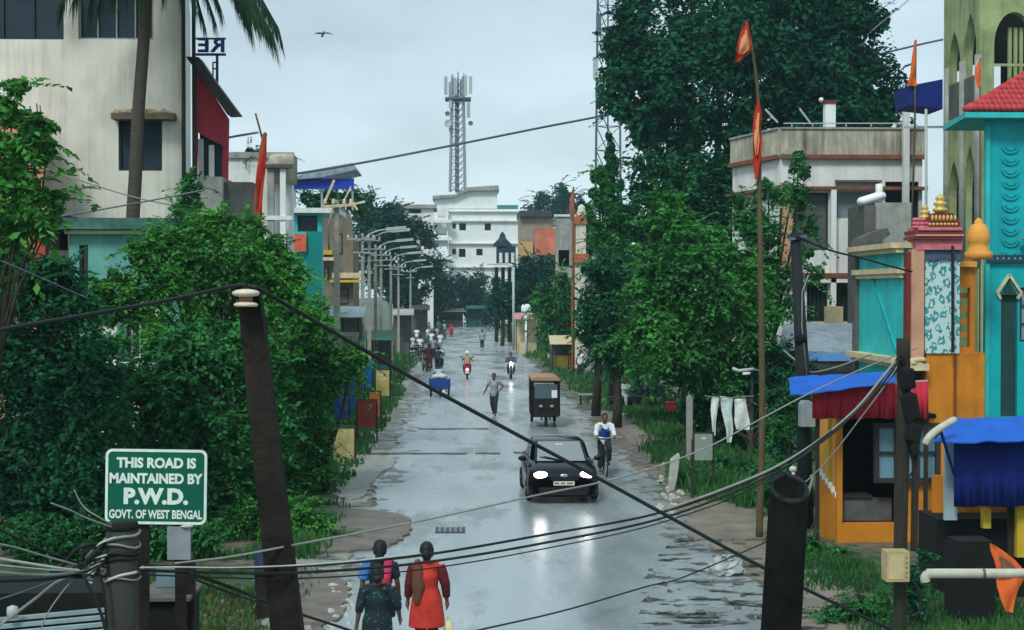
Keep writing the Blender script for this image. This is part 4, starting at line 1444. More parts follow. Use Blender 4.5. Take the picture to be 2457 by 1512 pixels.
cloth(1950, 2228, 930, 915, 1004, Y, m_redcloth, 'valance', b)
MB().bar(P(1948, 930, Y + .06), P(2226, 915, Y + .06), .05).build('rail', m_lamp, b)
for px in (1962, 2222):
    q = P(px, 930, Y + .1)
    MB().bar((q.x, Y + .1, 0), (q.x, Y + .1, q.z), .07).build('post', m_wood, b)

# --- orange kiosk
Y = 29.6
b = bld('orange_kiosk', 'bright orange kiosk with low walls and a grid of bluish panes under red cloth', 2090, Y, 'kiosk')
HK = FR(2022, 1000, 2150, 1255, Y)
X0, X1, Z0, Z1 = FR(2008, 1004, 2242, 1330, Y)
HK2 = (HK[1] + .15, X1 - .12, P(0, 1158, Y).z, P(0, 1010, Y).z)
MB().wall(X0, X1, 0, Z1, Y, Y + .15, (HK, HK2)).build('wall', m_orange, b)
MB().box(X0 + .02, X0 + .16, Y + .16, Y + 1.6, 0, Z1).build('side_wall', m_orange_l, b)
MB().box(X1 - .16, X1 - .02, Y + .16, Y + 1.6, 0, Z1).build('side_wall', m_orange_l, b)
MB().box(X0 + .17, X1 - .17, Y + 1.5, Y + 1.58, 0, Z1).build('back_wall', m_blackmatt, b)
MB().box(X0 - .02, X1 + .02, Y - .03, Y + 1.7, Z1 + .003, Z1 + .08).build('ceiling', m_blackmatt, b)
window(b, *FR(2098, 1016, 2256, 1158, Y - .12), Y - .12, m_frame_d, m_pane_b, (3, 2), .09, lab='bluish grid window')
X0, X1, Z0, Z1 = FR(2022, 1200, 2150, 1255, Y - .05)
MB().box(X0, X1, Y + .25, Y + .31, Z0, Z1).build('counter_front', m_dgrey, b)
X0, X1, Z0, Z1 = FR(2030, 1192, 2100, 1198, Y)
MB().box(X0, X1, Y + .2, Y + .7, Z0, Z1).build('shelf', m_wood, b)
a0, a1 = P(1966, 1142, Y + .9), P(2006, 1200, Y)
mb = MB().add([(a0.x, a0.y, 0), (a1.x, a1.y, 0), (a1.x, a1.y, a1.z), (a0.x, a0.y, a0.z),
               (a0.x + .12, a0.y + .05, 0), (a1.x + .0, a1.y + .14, 0), (a1.x, a1.y + .14, a1.z), (a0.x + .12, a0.y + .05, a0.z)],
              [(0, 1, 2, 3), (7, 6, 5, 4), (0, 4, 5, 1), (1, 5, 6, 2), (2, 6, 7, 3), (3, 7, 4, 0)])
mb.build('wing_wall', m_orange, b)
X0, X1, Z0, Z1 = FR(1988, 1000, 2008, 1240, Y + .5)
MB().box(X0, X0 + .09, Y + .5, Y + .6, 0, P(0, 1010, Y).z).build('post', m_yellow, b)
for i in range(6):
    f = .04 + i / 5.4
    q = a0.lerp(a1, f)
    k = random.uniform(.8, 1.1)
    solo('pot', MB().lathe((q.x + .05, q.y + .06, q.z), [(.035 * k, 0), (.055 * k, .04), (.06 * k, .09), (.045 * k, .13), (.05 * k, .15), (0, .15)], 10), m_white2,
         'small white pot standing in the row on the orange kiosk side wall', 'pot', 'white pots on the kiosk wall', True)
q = G(2216, 1335)
solo('post', MB().bar((q.x, 28.6, 0), (q.x + .02, 28.6, P(0, 1110, 28.6).z), .11), m_wood, 'thin dark post in front of the orange kiosk', 'post')

# --- second blue awning with the blue curtain
Y = 24.0
b = bld('blue_curtain_stall', 'stall under a bright blue sheet with a long dark blue curtain at the right edge', 2380, Y, 'stall')
q = [P(2240, 1062, Y - .8), P(2600, 1036, Y - .8), P(2600, 992, Y + .4), P(2290, 1004, Y + .4)]
sheet(q, 'sheet', m_blue_sheet, b, .10, 2)
cloth(2290, 2600, 1058, 1042, 1216, Y - .3, m_blue_deep, 'curtain', b, 6, .025)
X0, X1, Z0, Z1 = FR(2262, 1058, 2292, 1246, Y)
MB().box(X0, X1, Y - .1, Y - .04, Z0, Z1).build('side_panel', M('pale_blue_grey_sheet', (.36, .46, .50), .6, .15, 2, .05, .3, (.2, .26, .28)), b)
MB().tube(spline([P(2220, 1066, Y - 1), P(2230, 1048, Y - 1), P(2255, 1028, Y - .9), P(2290, 1008, Y - .6)], 5), .06, 8).build('end_pipe', m_pvc, b, True)
MB().bar(P(2256, 1030, Y - .95), P(2290, 1140, Y - .35), .035).build('stay', m_blue_deep, b)
for px in (2424,):
    q = P(px, 1240, Y + .1)
    MB().bar((q.x, Y + .1, 0), (q.x, Y + .1, P(0, 1050, Y).z), .09).build('post', m_wood, b)
X0, X1, Z0, Z1 = FR(2258, 1250, 2600, 1600, Y)
MB().box(X0, X1, Y + .2, Y + 1.2, 0, Z1).build('counter', m_blackmatt, b)
X0, X1, Z0, Z1 = FR(2280, 1216, 2600, 1262, Y)
MB().box(X0, X1, Y + .9, Y + .96, Z1 - .6, Z1 + .4).build('back_board', m_orange, b)
X0, X1, Z0, Z1 = FR(2438, 1214, 2520, 1336, Y)
MB().box(X0, X1, Y - .05, Y + .1, Z0, Z1).build('yellow_board', m_yellow, b)
X0, X1, Z0, Z1 = FR(2360, 1222, 2378, 1268, Y)
MB().box(X0, X1, Y + .0, Y + .14, Z0, Z1).build('yellow_carton', m_yellow, b)
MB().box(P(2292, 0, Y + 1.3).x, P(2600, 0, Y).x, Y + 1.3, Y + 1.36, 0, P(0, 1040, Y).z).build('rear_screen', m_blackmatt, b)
X0, X1, Z0, Z1 = FR(2282, 1302, 2370, 1500, 22.5)
mb = MB().box(X0, X1, 22.2, 22.8, 0, Z1)
mb.box(X0 + .02, X1 - .02, 22.25, 22.75, Z1 + .003, Z1 + .06)
solo('dark_cabinet', mb, m_blackmatt, 'black cabinet standing in front of the blue curtain stall, pale rim on top', 'cabinet')
# ------------------------------------------------------------------ people
m_skin = M('brown_skin', (.16, .085, .05), .6, .1, 6)
m_hair = M('black_hair', (.007, .006, .006), .5, .3, 20, .2)
m_eye = M('dark_eye', (.01, .008, .008), .3, .1, 5)
m_shoe = M('dark_sandal', (.03, .022, .018), .7, .2, 8)
_mesh_cache = {}


def fuse(mb, voxel, smooth=6):
    """Join overlapping volumes into one continuous surface."""
    me = bpy.data.meshes.new('fuse')
    me.from_pydata(mb.v, [], mb.f)
    o = bpy.data.objects.new('fuse', me)
    COL.objects.link(o)
    md = o.modifiers.new('r', 'REMESH')
    md.mode = 'VOXEL'
    md.voxel_size = voxel
    ms = o.modifiers.new('s', 'SMOOTH')
    ms.factor, ms.iterations = .5, smooth
    dg = bpy.context.evaluated_depsgraph_get()
    r = bpy.data.meshes.new_from_object(o.evaluated_get(dg))
    bpy.data.objects.remove(o)
    bpy.data.meshes.remove(me)
    return r


def put(me, name, mat, root):
    me.name = name
    if ORG[root.name].length > 0:
        me.transform(Matrix.Translation(-ORG[root.name]))
    me.materials.clear()
    me.materials.append(mat)
    me.polygons.foreach_set('use_smooth', [True] * len(me.polygons))
    o = bpy.data.objects.new(name, me)
    COL.objects.link(o)
    o.parent = root
    ORG[o.name] = ORG[root.name]
    return o


BASE = dict(pel=(0, 0, .92), wai=(0, .005, 1.06), che=(0, .0, 1.24), nek=(0, -.005, 1.43), hd=(0, .03, 1.585),
            sL=(-.18, 0, 1.385), sR=(.18, 0, 1.385), eL=(-.235, -.03, 1.12), eR=(.235, -.03, 1.12), wL=(-.245, .05, .87), wR=(.245, .05, .87),
            hL=(-.085, 0, .90), hR=(.085, 0, .90), kL=(-.09, .02, .49), kR=(.09, .02, .49), aL=(-.09, -.02, .085), aR=(.09, -.02, .085))
WALK = dict(BASE, kL=(-.085, .16, .52), aL=(-.085, .20, .10), kR=(.085, .02, .49), aR=(.085, -.26, .14), eL=(-.24, -.12, 1.14), wL=(-.25, -.14, .90), eR=(.24, .06, 1.13), wR=(.25, .22, .93))
STROLL = dict(BASE, kL=(-.085, .09, .50), aL=(-.085, .10, .085), kR=(.085, .0, .49), aR=(.085, -.16, .10), eL=(-.25, -.05, 1.13), wL=(-.27, .02, .88), eR=(.25, -.01, 1.12), wR=(.27, .10, .89))
AKIMBO = dict(WALK, eL=(-.36, -.08, 1.17), wL=(-.20, .06, 1.02), eR=(.30, -.02, 1.15), wR=(.40, .02, .93), hd=(.01, .05, 1.585))
RIDE = dict(pel=(0, 0, .86), wai=(0, .03, 1.0), che=(0, .08, 1.18), nek=(0, .10, 1.36), hd=(0, .14, 1.51),
            sL=(-.18, .08, 1.32), sR=(.18, .08, 1.32), eL=(-.27, .22, 1.12), eR=(.27, .22, 1.12), wL=(-.29, .46, 1.08), wR=(.29, .46, 1.08),
            hL=(-.09, 0, .84), hR=(.09, 0, .84), kL=(-.17, .40, .78), kR=(.17, .40, .78), aL=(-.16, .26, .38), aR=(.16, .26, .38))
CYCLE = dict(RIDE, pel=(0, 0, .95), wai=(0, .05, 1.08), che=(0, .12, 1.25), nek=(0, .17, 1.41), hd=(0, .22, 1.555),
             sL=(-.19, .14, 1.37), sR=(.19, .14, 1.37), eL=(-.245, .28, 1.14), eR=(.245, .28, 1.14), wL=(-.24, .52, 1.06), wR=(.24, .52, 1.06),
             hL=(-.085, 0, .93), hR=(.085, 0, .93), kL=(-.11, .32, .72), kR=(.11, .22, .56), aL=(-.12, .18, .36), aR=(.12, .10, .16))
SIT = dict(RIDE, pel=(0, 0, .52), wai=(0, 0, .66), che=(0, .02, .85), nek=(0, .03, 1.03), hd=(0, .06, 1.18),
           sL=(-.18, .03, .99), sR=(.18, .03, .99), eL=(-.25, .06, .74), eR=(.25, .06, .74), wL=(-.16, .28, .60), wR=(.16, .28, .60),
           hL=(-.09, 0, .50), hR=(.09, 0, .50), kL=(-.13, .42, .52), kR=(.13, .42, .52), aL=(-.13, .40, .09), aR=(.13, .40, .09))


def person(label, loc, rz, h, pose, shirt, legs, vox=.014, dress=None, sleeve=.6, hair='short', female=False, group=None, k=1.0, drape=None, skin=None, cap=None):
    J = {a: Vector(b) for a, b in pose.items()}
    root = thing('person', label, 'person', (0, 0, 0), group)
    mb = MB()
    fw = .92 if female else 1.0
    # torso, neck
    mb.tube([J['pel'] - Vector((0, 0, .08)), J['pel'], J['wai'], J['che'], J['nek'] - Vector((0, 0, .03))], [.12, .145, .12 * fw, .14, .07], 12)
    mb.tube([J['sL'], J['che'].lerp(J['nek'], .55), J['sR']], [.06, .09, .06], 10)
    mb.tube([J['nek'] - Vector((0, 0, .05)), J['hd'] - Vector((0, .02, .02))], [.06, .052], 10)
    hd = J['hd']
    mb.ell(hd + Vector((0, -.01, .02)), (.075, .095, .11), 16, 12)
    mb.ell(hd + Vector((0, .02, -.05)), (.058, .072, .07), 12, 10)
    mb.ell(hd + Vector((0, .098, -.012)), (.014, .022, .024), 8, 6)
    mb.ell(hd + Vector((0, .088, -.06)), (.026, .014, .010), 8, 6)
    for s in (-1, 1):
        mb.ell(hd + Vector((s * .078, -.005, -.005)), (.012, .022, .034), 8, 6)
    for s, S_, E_, W_ in ((-1, 'sL', 'eL', 'wL'), (1, 'sR', 'eR', 'wR')):
        a, e, w = J[S_], J[E_], J[W_]
        mb.tube([a, a.lerp(e, .5), e, e.lerp(w, .4), w], [.056, .050, .040, .040, .027], 10)
        d = (w - e).normalized()
        side = d.cross(Vector((0, 1, 0)))
        side = side.normalized() if side.length > .2 else Vector((s, 0, 0))
        front = side.cross(d).normalized()
        pc = w + d * .05
        mb.tube([w, w + d * .03, w + d * .085], [.026, .034, .030], 8)
        for i, (ln, off) in enumerate(((.068, -.030), (.078, -.010), (.073, .011), (.058, .031))):
            p0 = w + d * .075 + front * off
            p1 = p0 + d * ln * .5 + side * s * -.006
            p2 = p1 + d * ln * .42 + side * s * -.020
            mb.tube([p0, p1, p2], [.0105, .0095, .008], 6)
        t0 = w + d * .03 + front * -.022
        mb.tube([t0, t0 + d * .03 + front * -.028, t0 + d * .062 + front * -.032], [.013, .011, .009], 6)
    for H_, K_, A_ in (('hL', 'kL', 'aL'), ('hR', 'kR', 'aR')):
        a, kn, an = J[H_], J[K_], J[A_]
        mb.tube([a, a.lerp(kn, .5), kn, kn.lerp(an, .35), an], [.092, .075, .056, .056, .036], 10)
        mb.tube([an + Vector((0, -.04, -.045)), an + Vector((0, .06, -.055)), an + Vector((0, .15, -.065))], [.036, .038, .026], 8)
    put(fuse(mb, vox, 4), 'body', skin or m_skin, root)
    eb = MB()
    for s in (-1, 1):
        eb.ell(hd + Vector((s * .030, .083, .012)), (.013, .008, .008), 8, 6)
    eb.build('eye', m_eye, root, True)
    # hair
    hb = MB()
    hw = 1.16 if female else 1.0
    hb.ell(hd + Vector((0, -.022, .038)), (.086 * hw, .100 * hw, .108), 16, 12)
    hb.v = [(x, min(y, hd.y + .055) if z < hd.z + .07 else y, max(z, hd.z - .03)) for x, y, z in hb.v]
    if female:
        hb.tube([hd + Vector((0, -.03, .03)), hd + Vector((0, -.06, -.06)), hd + Vector((0, -.055, -.085))], [.108, .100, .060], 12)
    if hair == 'bun':
        hb.ell(hd + Vector((0, -.15, -.05)), (.070, .055, .065), 12, 8)
        hb.ell(hd + Vector((0, -.07, -.03)), (.072, .055, .08), 12, 8)
    if hair == 'long':
        hb.tube([hd + Vector((0, -.08, .02)), hd + Vector((0, -.11, -.12)), hd + Vector((0, -.14, -.34)), hd + Vector((0, -.14, -.48))], [.07, .065, .05, .02], 10)
    put(fuse(hb, .011, 3), 'hair', m_hair, root)
    if cap:
        cb = MB().ell(hd + Vector((0, -.015, .035)), (.125, .14, .135), 16, 12)
        cb.v = [(x, y, max(z, hd.z - .05)) for x, y, z in cb.v]
        cb.build('helmet', cap, root, True)
    # clothes
    cb = MB()
    lowz = J['pel'] - Vector((0, 0, .14 if not dress else .0))
    cb.tube([lowz, J['pel'], J['wai'], J['che'], J['nek'] - Vector((0, 0, .035))], [.160, .180, .150 * (1 if not female else 1.08), .172, .082], 14)
    cb.tube([J['sL'], J['che'].lerp(J['nek'], .55), J['sR']], [.070, .102, .070], 10)
    for S_, E_, W_ in (('sL', 'eL', 'wL'), ('sR', 'eR', 'wR')):
        a, e, w = J[S_], J[E_], J[W_]
        if sleeve <= 1:
            cb.tube([a, a.lerp(e, .5), a.lerp(e, sleeve + .02)], [.078, .076, .072], 10)
        else:
            cb.tube([a, a.lerp(e, .5), e, e.lerp(w, sleeve - 1)], [.078, .076, .068, .056], 10)
    if dress:
        z0, r0 = dress
        mid = (J['aL'] + J['aR']) / 2
        cb.tube([J['wai'], J['pel'], J['pel'].lerp(Vector((mid.x, mid.y * .5, z0)), .55), Vector((mid.x * .6, mid.y * .6, z0))], [.172, .215, (.23 + r0) / 2, r0], 16)
    put(fuse(cb, vox * 1.15, 5), 'kurta' if dress and dress[0] > .3 else ('sari' if dress else 'shirt'), shirt, root)
    if legs is not None:
        tb = MB()
        for H_, K_, A_ in (('hL', 'kL', 'aL'), ('hR', 'kR', 'aR')):
            a, kn, an = J[H_], J[K_], J[A_]
            tb.tube([a + Vector((0, 0, .05)), a.lerp(kn, .5), kn, an + Vector((0, 0, .03))], [.112, .100, .086, .074], 10)
        tb.tube([J['hL'] + Vector((0, 0, .06)), J['hR'] + Vector((0, 0, .06))], .12, 10)
        put(fuse(tb, vox * 1.15, 4), 'trousers', legs, root)
    sb = MB()
    for A_ in ('aL', 'aR'):
        an = J[A_]
        sb.tube([an + Vector((0, -.05, -.066)), an + Vector((0, .05, -.066)), an + Vector((0, .16, -.070))], [.030, .040, .030], 8)
        sb.v = [(x, y, max(z, an.z - .085)) for x, y, z in sb.v]
    sb.build('sandals', m_shoe, root, True)
    if drape:
        drape(root, J)
    s_ = h / 1.70
    root.location, root.rotation_euler, root.scale = loc, (0, 0, rz), (s_ * k, s_ * k, s_)
    return root


def onroad(px, py, z=.025):
    g = G(px, py, z)
    return g


m_redk = M('red_orange_kurta', (.50, .035, .022), .85, .35, 3.5, .9, bscale=4)
m_mar = M('dark_maroon_cloth', (.10, .008, .012), .85, .2, 4)
m_brn_sh = M('brown_shawl', (.12, .045, .025), .85, .2, 5)
m_pink = M('pink_cloth', (.50, .035, .10), .8, .25, 6, .2)
m_bluec = M('bright_blue_cloth', (.04, .16, .45), .8, .3, 6)


def floral_cloth():
    m = M('dark_teal_floral_cloth', (.010, .030, .036), .85, .5, 8)
    t = m.node_tree; b = t.nodes['Principled BSDF']
    N, L = t.nodes.new, t.links.new
    tc = N('ShaderNodeTexCoord'); v = N('ShaderNodeTexVoronoi'); v.inputs['Scale'].default_value = 15
    L(tc.outputs['Object'], v.inputs['Vector'])
    rp = N('ShaderNodeValToRGB')
    n_ = N('ShaderNodeTexNoise'); n_.inputs['Scale'].default_value = 5
    L(tc.outputs['Object'], n_.inputs[0])
    ad = N('ShaderNodeMath'); ad.operation = 'MULTIPLY'
    L(n_.outputs[0], ad.inputs[1])
    rp.color_ramp.elements[0].position, rp.color_ramp.elements[0].color = .06, (.05, .15, .14, 1)
    rp.color_ramp.elements[1].position, rp.color_ramp.elements[1].color = .16, (.008, .020, .026, 1)
    L(v.outputs['Distance'], ad.inputs[0]); L(ad.outputs[0], rp.inputs[0]); L(rp.outputs[0], b.inputs['Base Color'])
    return m


m_floralc = floral_cloth()


def drape_red(root, J):
    mb = MB()
    mb.tube([J['che'] + Vector((-.10, -.12, -.12)), J['sL'] + Vector((.05, -.06, .04)), J['sL'] + Vector((.05, .08, .05)), J['che'] + Vector((-.09, .13, -.1))], [.03, .05, .05, .03], 10)
    mb.tube([J['sL'] + Vector((.05, -.07, .03)), J['wai'] + Vector((-.12, -.14, .05)), J['pel'] + Vector((-.13, -.16, -.05))], [.07, .10, .06], 10)
    put(fuse(mb, .012, 4), 'shawl', m_brn_sh, root)
    for S_, E_, W_ in (('sL', 'eL', 'wL'), ('sR', 'eR', 'wR')):
        a, e, w = J[S_], J[E_], J[W_]
        put(fuse(MB().tube([a.lerp(e, .02), a.lerp(e, .4), e, e.lerp(w, .75)], [.082, .086, .072, .058], 10), .012, 4), 'sleeve', m_mar, root)


def drape_pink(root, J):
    mb = MB()
    mb.tube([J['che'] + Vector((.09, -.10, -.32)), J['che'] + Vector((.10, -.12, -.05)), J['sR'] + Vector((-.05, -.05, .05)), J['sR'] + Vector((-.03, .09, .0)), J['wai'] + Vector((.12, .14, 0))], [.06, .075, .07, .06, .05], 10)
    put(fuse(mb, .012, 4), 'dupatta', m_pink, root)
    a, e = J['sL'], J['eL']
    put(fuse(MB().tube([a + Vector((.02, 0, .02)), a.lerp(e, .35), a.lerp(e, .95)], [.082, .088, .085], 10), .012, 4), 'sleeve', m_bluec, root)


per_red = person('woman in a long red kurta and dark maroon sleeves walking away at the lower centre', G(1022, 1598, .025) * 1.0, .05, 1.60,
                 dict(STROLL, wR=(.29, .06, .86), eR=(.265, -.02, 1.12)), m_redk, m_mar, .010, (.52, .265), .3, 'bun', True, drape=drape_red)
per_red.location = (*P(1024, 1500, 20.1)[:2], .025)
pA = person('woman with a pink dupatta and bright blue sleeve, just ahead of the floral one', (0, 0, 0), -.05, 1.58,
            STROLL, M('dark_navy_top', (.012, .016, .035), .8, .3, 5, .5), M('dark_blue_trousers', (.02, .03, .06), .8, .2, 4), .010, (.60, .23), .8, 'long', True, drape=drape_pink)
pA.location = (*P(912, 1400, 20.4)[:2], .025)
pB = person('woman in a dark teal floral sari, nearest the camera of the three walking women', (0, 0, 0), .1, 1.50,
            dict(STROLL, wR=(.33, .10, .93), eR=(.29, -.03, 1.14), wL=(-.29, .02, .86)), m_floralc, None, .010, (.05, .27), 1.3, 'bun', True)
pB.location = (*P(905, 1500, 19.0)[:2], .025)
q = P(1076, 1490, 20.05)
bag = MB()
bag.tube([(q.x, q.y, q.z + .02), (q.x + .005, q.y, q.z - .12), (q.x + .01, q.y, q.z - .26), (q.x + .01, q.y, q.z - .33)], [.02, .07, .10, .06], 10)
bag.v = [(x, q.y + (y - q.y) * .5, z) for x, y, z in bag.v]
bag.tube([(q.x - .02, q.y, q.z + .10), (q.x - .005, q.y, q.z + .02)], .008, 5)
solo('carry_bag', bag, M('pale_yellow_bag', (.60, .56, .30), .7, .3, 8, .3), 'pale yellow carry bag hanging from the right hand of the woman in red', 'bag', None, True)

m_greyshirt = M('grey_shirt', (.27, .29, .33), .8, .15, 5, .2)
m_dkt = M('dark_trousers', (.022, .024, .032), .85, .2, 5)
m_wsh = M('white_shirt', (.66, .68, .70), .8, .1, 5)
m_beige = M('beige_shirt', (.45, .26, .17), .8, .15, 5)
m_dksari = M('dark_maroon_sari', (.055, .015, .022), .85, .3, 6)
m_blueblk = M('blue_black_shirt', (.02, .03, .06), .8, .2, 5)
m_teal_sh = M('teal_green_shirt', (.05, .17, .15), .8, .2, 5)
m_vest = M('blue_vest', (.02, .07, .36), .75, .2, 5)
pm = person('man in grey shirt and dark trousers walking in mid road, one elbow out', (0, 0, 0), 2.9, 1.70, AKIMBO, m_greyshirt, m_dkt, .016)
pm.location = G(1186, 998, .025)
pf = person('distant pedestrian in grey clothes walking on the wet road far beyond the scooters', (0, 0, 0), 0, 1.68, WALK, m_greyshirt, m_dkt, .02)
pf.location = G(1157, 838, .025)


def drape_vest(root, J):
    mb = MB().tube([J['pel'] + Vector((0, 0, -.02)), J['wai'], J['che'], J['nek'] - Vector((0, 0, .09))], [.172, .160, .176, .13], 14)
    o = put(fuse(mb, .018, 3), 'vest', m_vest, root)
    MB().bar(J['sR'] + Vector((-.05, .19, .0)), J['wai'] + Vector((-.12, .18, .0)), .05, .02).build('strap', m_black, root)


pc = person('cyclist with a blue vest over a white shirt riding beside the dark car', (0, 0, 0), math.pi, 1.68, CYCLE, m_wsh, m_dkt, .013, None, 1.7, drape=drape_vest)
cyc = G(1452, 1140, .02)
pc.location = (cyc.x, cyc.y + .35, cyc.z)

# ------------------------------------------------------------------ two-wheelers (facing +y before rotation)
m_tyre = M('black_tyre_rubber', (.012, .012, .012), .85, .2, 10)
m_chrome = M('dull_chrome', (.45, .47, .48), .3, .1, 5, metal=.8)
m_light = M_emit('lit_headlight', (1.0, .98, .95), 20)
m_tail = M_emit('lit_tail_light', (1.0, .45, .45), 4)
m_off = M_glass('unlit_lamp_glass', (.30, .30, .30), .15)


def wheel(root, c, r, w, name='wheel', spokes=0):
    o = MB().torus(c, r - w, w, 'x', 24, 8).build(name, m_tyre, root, True)
    c = Vector(c)
    mb = MB().tube([c - Vector((w * 1.2, 0, 0)), c + Vector((w * 1.2, 0, 0))], r * .16, 10)
    for i in range(spokes or 6):
        a = 2 * math.pi * i / (spokes or 6)
        mb.bar(c, c + Vector((0, math.cos(a) * (r - w * 1.5), math.sin(a) * (r - w * 1.5))), .008 if spokes else .022)
    mb.torus(c, r - w * 1.8, .012, 'x', 24, 6)
    mb.build('rim', m_chrome, o)
    return o


def scooter(label, paint, lit=False, tail=False, group=None):
    t = thing('scooter', label, 'scooter', (0, 0, 0), group)
    wheel(t, (0, .62, .22), .22, .05); wheel(t, (0, -.52, .22), .22, .055)
    mb = MB()
    mb.tube([(0, -.82, .58), (0, -.62, .66), (0, -.2, .62), (0, .02, .45), (0, .1, .32)], [.08, .17, .17, .13, .10], 12)
    mb.ell((0, -.55, .45), (.17, .36, .20), 14, 10)
    mb.tube([(0, .10, .30), (0, .3, .27)], [.14, .13], 10)
    put(fuse(mb, .02, 6), 'body', paint, t)
    mb = MB().prismx([(.36, .26), (.46, .26), (.60, .95), (.50, .98)], -.19, .19)
    mb.ell((0, .56, .98), (.16, .10, .10), 12, 8)
    put(fuse(mb, .018, 4), 'front_apron', paint, t)
    MB().tube([(0, -.68, .76), (0, -.3, .78), (0, .0, .74)], [.12, .14, .10], 10).build('seat', m_black, t, True)
    mb = MB().tube([(-.33, .42, 1.04), (-.12, .5, 1.06), (.12, .5, 1.06), (.33, .42, 1.04)], .018, 8)
    mb.build('handlebar', m_black, t, True)
    MB().ell((0, .66, .98), (.09, .03, .07), 12, 8).build('headlight', m_light if lit else m_off, t, True)
    MB().ell((0, -.90, .57), (.085, .03, .06), 12, 8).build('tail_light', m_tail if tail else M('red_lens', (.35, .02, .02), .2, .1, 5), t, True)
    mb = MB()
    for s in (-1, 1):
        mb.tube([(s * .22, .46, 1.06), (s * .33, .44, 1.22)], .008, 5)
        mb.ell((s * .34, .44, 1.24), (.06, .012, .04), 10, 6)
    mb.build('mirror', m_black, t)
    MB().box(-.11, .11, -.93, -.92, .36, .46).build('number_plate', m_white2, t)
    MB().prismx([(.40, .42), (.84, .42), (.80, .36), (.62, .46), (.44, .36)], -.06, .06).build('mudguard', paint, t)
    return t


def motorbike(label, paint, lit=False, group=None):
    t = thing('motorbike', label, 'motorbike', (0, 0, 0), group)
    wheel(t, (0, .66, .29), .29, .045); wheel(t, (0, -.60, .29), .29, .055)
    mb = MB().tube([(0, -.1, .78), (0, .12, .84), (0, .34, .78)], [.10, .15, .10], 12)
    mb.build('tank', paint, t, True)
    MB().tube([(0, -.78, .82), (0, -.4, .78), (0, -.08, .78)], [.08, .13, .10], 10).build('seat', m_black, t, True)
    mb = MB().ell((0, .05, .42), (.16, .24, .20), 10, 8)
    mb.tube([(0, .3, .7), (0, .02, .3), (0, -.6, .32)], .04, 8)
    mb.build('engine', m_steel_d, t, True)
    mb = MB()
    for s in (-1, 1):
        mb.tube([(s * .09, .66, .29), (s * .09, .46, .95)], .024, 8)
    mb.build('fork', m_chrome, t, True)
    MB().tube([(-.34, .36, 1.0), (-.12, .44, 1.02), (.12, .44, 1.02), (.34, .36, 1.0)], .016, 8).build('handlebar', m_black, t, True)
    MB().ell((0, .60, .88), (.10, .06, .10), 14, 10).build('headlight', m_light if lit else m_off, t, True)
    MB().ell((0, .53, .92), (.15, .07, .15), 12, 8).build('cowl', paint, t, True)
    MB().tube([(.15, .0, .3), (.17, -.4, .34), (.17, -.85, .42)], [.03, .045, .05], 8).build('exhaust', m_chrome, t, True)
    mb = MB()
    for s in (-1, 1):
        mb.tube([(s * .2, .4, 1.02), (s * .30, .4, 1.16)], .008, 5)
        mb.ell((s * .31, .4, 1.18), (.055, .012, .035), 10, 6)
    mb.build('mirror', m_black, t)
    return t


m_redpaint = M('red_scooter_paint', (.50, .010, .02), .3, .05, 3, spec=.5)
m_dkpaint = M('dark_violet_paint', (.035, .030, .06), .3, .05, 3, spec=.5)
m_blkpaint = M('black_bike_paint', (.012, .012, .014), .3, .05, 3, spec=.5)
s1 = scooter('red scooter seen from behind with its tail lamp lit, ridden away in mid road', m_redpaint, tail=True)
s1.location = G(1121, 911, .025) + Vector((0, .8, 0))
r1 = person('rider in beige shirt and white helmet on the red scooter in mid road', (0, 0, 0), 0, 1.66, RIDE, m_beige, m_dkt, .02, cap=m_white2)
r1.location = s1.location + Vector((0, -.22, -.02))
s2 = motorbike('motorbike coming toward the camera with a dazzling round headlight', m_dkpaint, True)
s2.location = G(1227, 911, .025) + Vector((0, .9, 0)); s2.rotation_euler = (0, 0, math.pi)
r2 = person('rider in dark violet jacket on the motorbike with the dazzling headlight', (0, 0, 0), math.pi, 1.62, RIDE, M('violet_jacket', (.10, .09, .16), .8, .2, 5), m_dkt, .02, None, 1.8)
r2.location = s2.location + Vector((0, .12, -.04))
s3 = scooter('small distant red scooter beside the crowd at the far end of the road', m_redpaint, tail=False)
s3.location = G(1083, 808, .025); s3.rotation_euler = (0, 0, math.pi)
r3 = person('distant rider in red on the small far scooter beside the crowd', (0, 0, 0), math.pi, 1.66, RIDE, M('red_shirt', (.34, .02, .03), .8, .2, 5), m_dkt, .025, None, 1.6)
r3.location = s3.location + Vector((0, .12, -.02))
b1 = motorbike('black motorbike with two riders at the left road edge behind the blue carrier', m_blkpaint)
b1.location = G(1052, 893, .025); b1.rotation_euler = (0, 0, -.15)
r4 = person('man in white and dark clothes riding the black motorbike at the left road edge', (0, 0, 0), -.15, 1.70, RIDE, m_wsh, m_dkt, .02)
r4.location = b1.location + Vector((.03, -.05, -.03))
r5 = person('pillion rider in blue black shirt sitting behind the man in white on the motorbike', (0, 0, 0), -.15, 1.66, dict(RIDE, wL=(-.2, .28, .95), wR=(.2, .28, .95)), m_blueblk, m_dkt, .02)
r5.location = b1.location + Vector((-.03, -.48, -.01))
b2 = motorbike('maroon motorbike standing on the verge left of the bike with two riders', M('maroon_bike_paint', (.10, .012, .02), .3, .05, 3))
b2.location = G(1020, 890, .02); b2.rotation_euler = (0, 0, .2)
r6 = person('woman in a dark maroon sari standing beside the maroon motorbike on the left verge', (0, 0, 0), .4, 1.58, BASE, m_dksari, None, .02, (.05, .26), 1.2, 'bun', True)
r6.location = G(1029, 886, .02)
grp = 'people gathered at the left roadside'
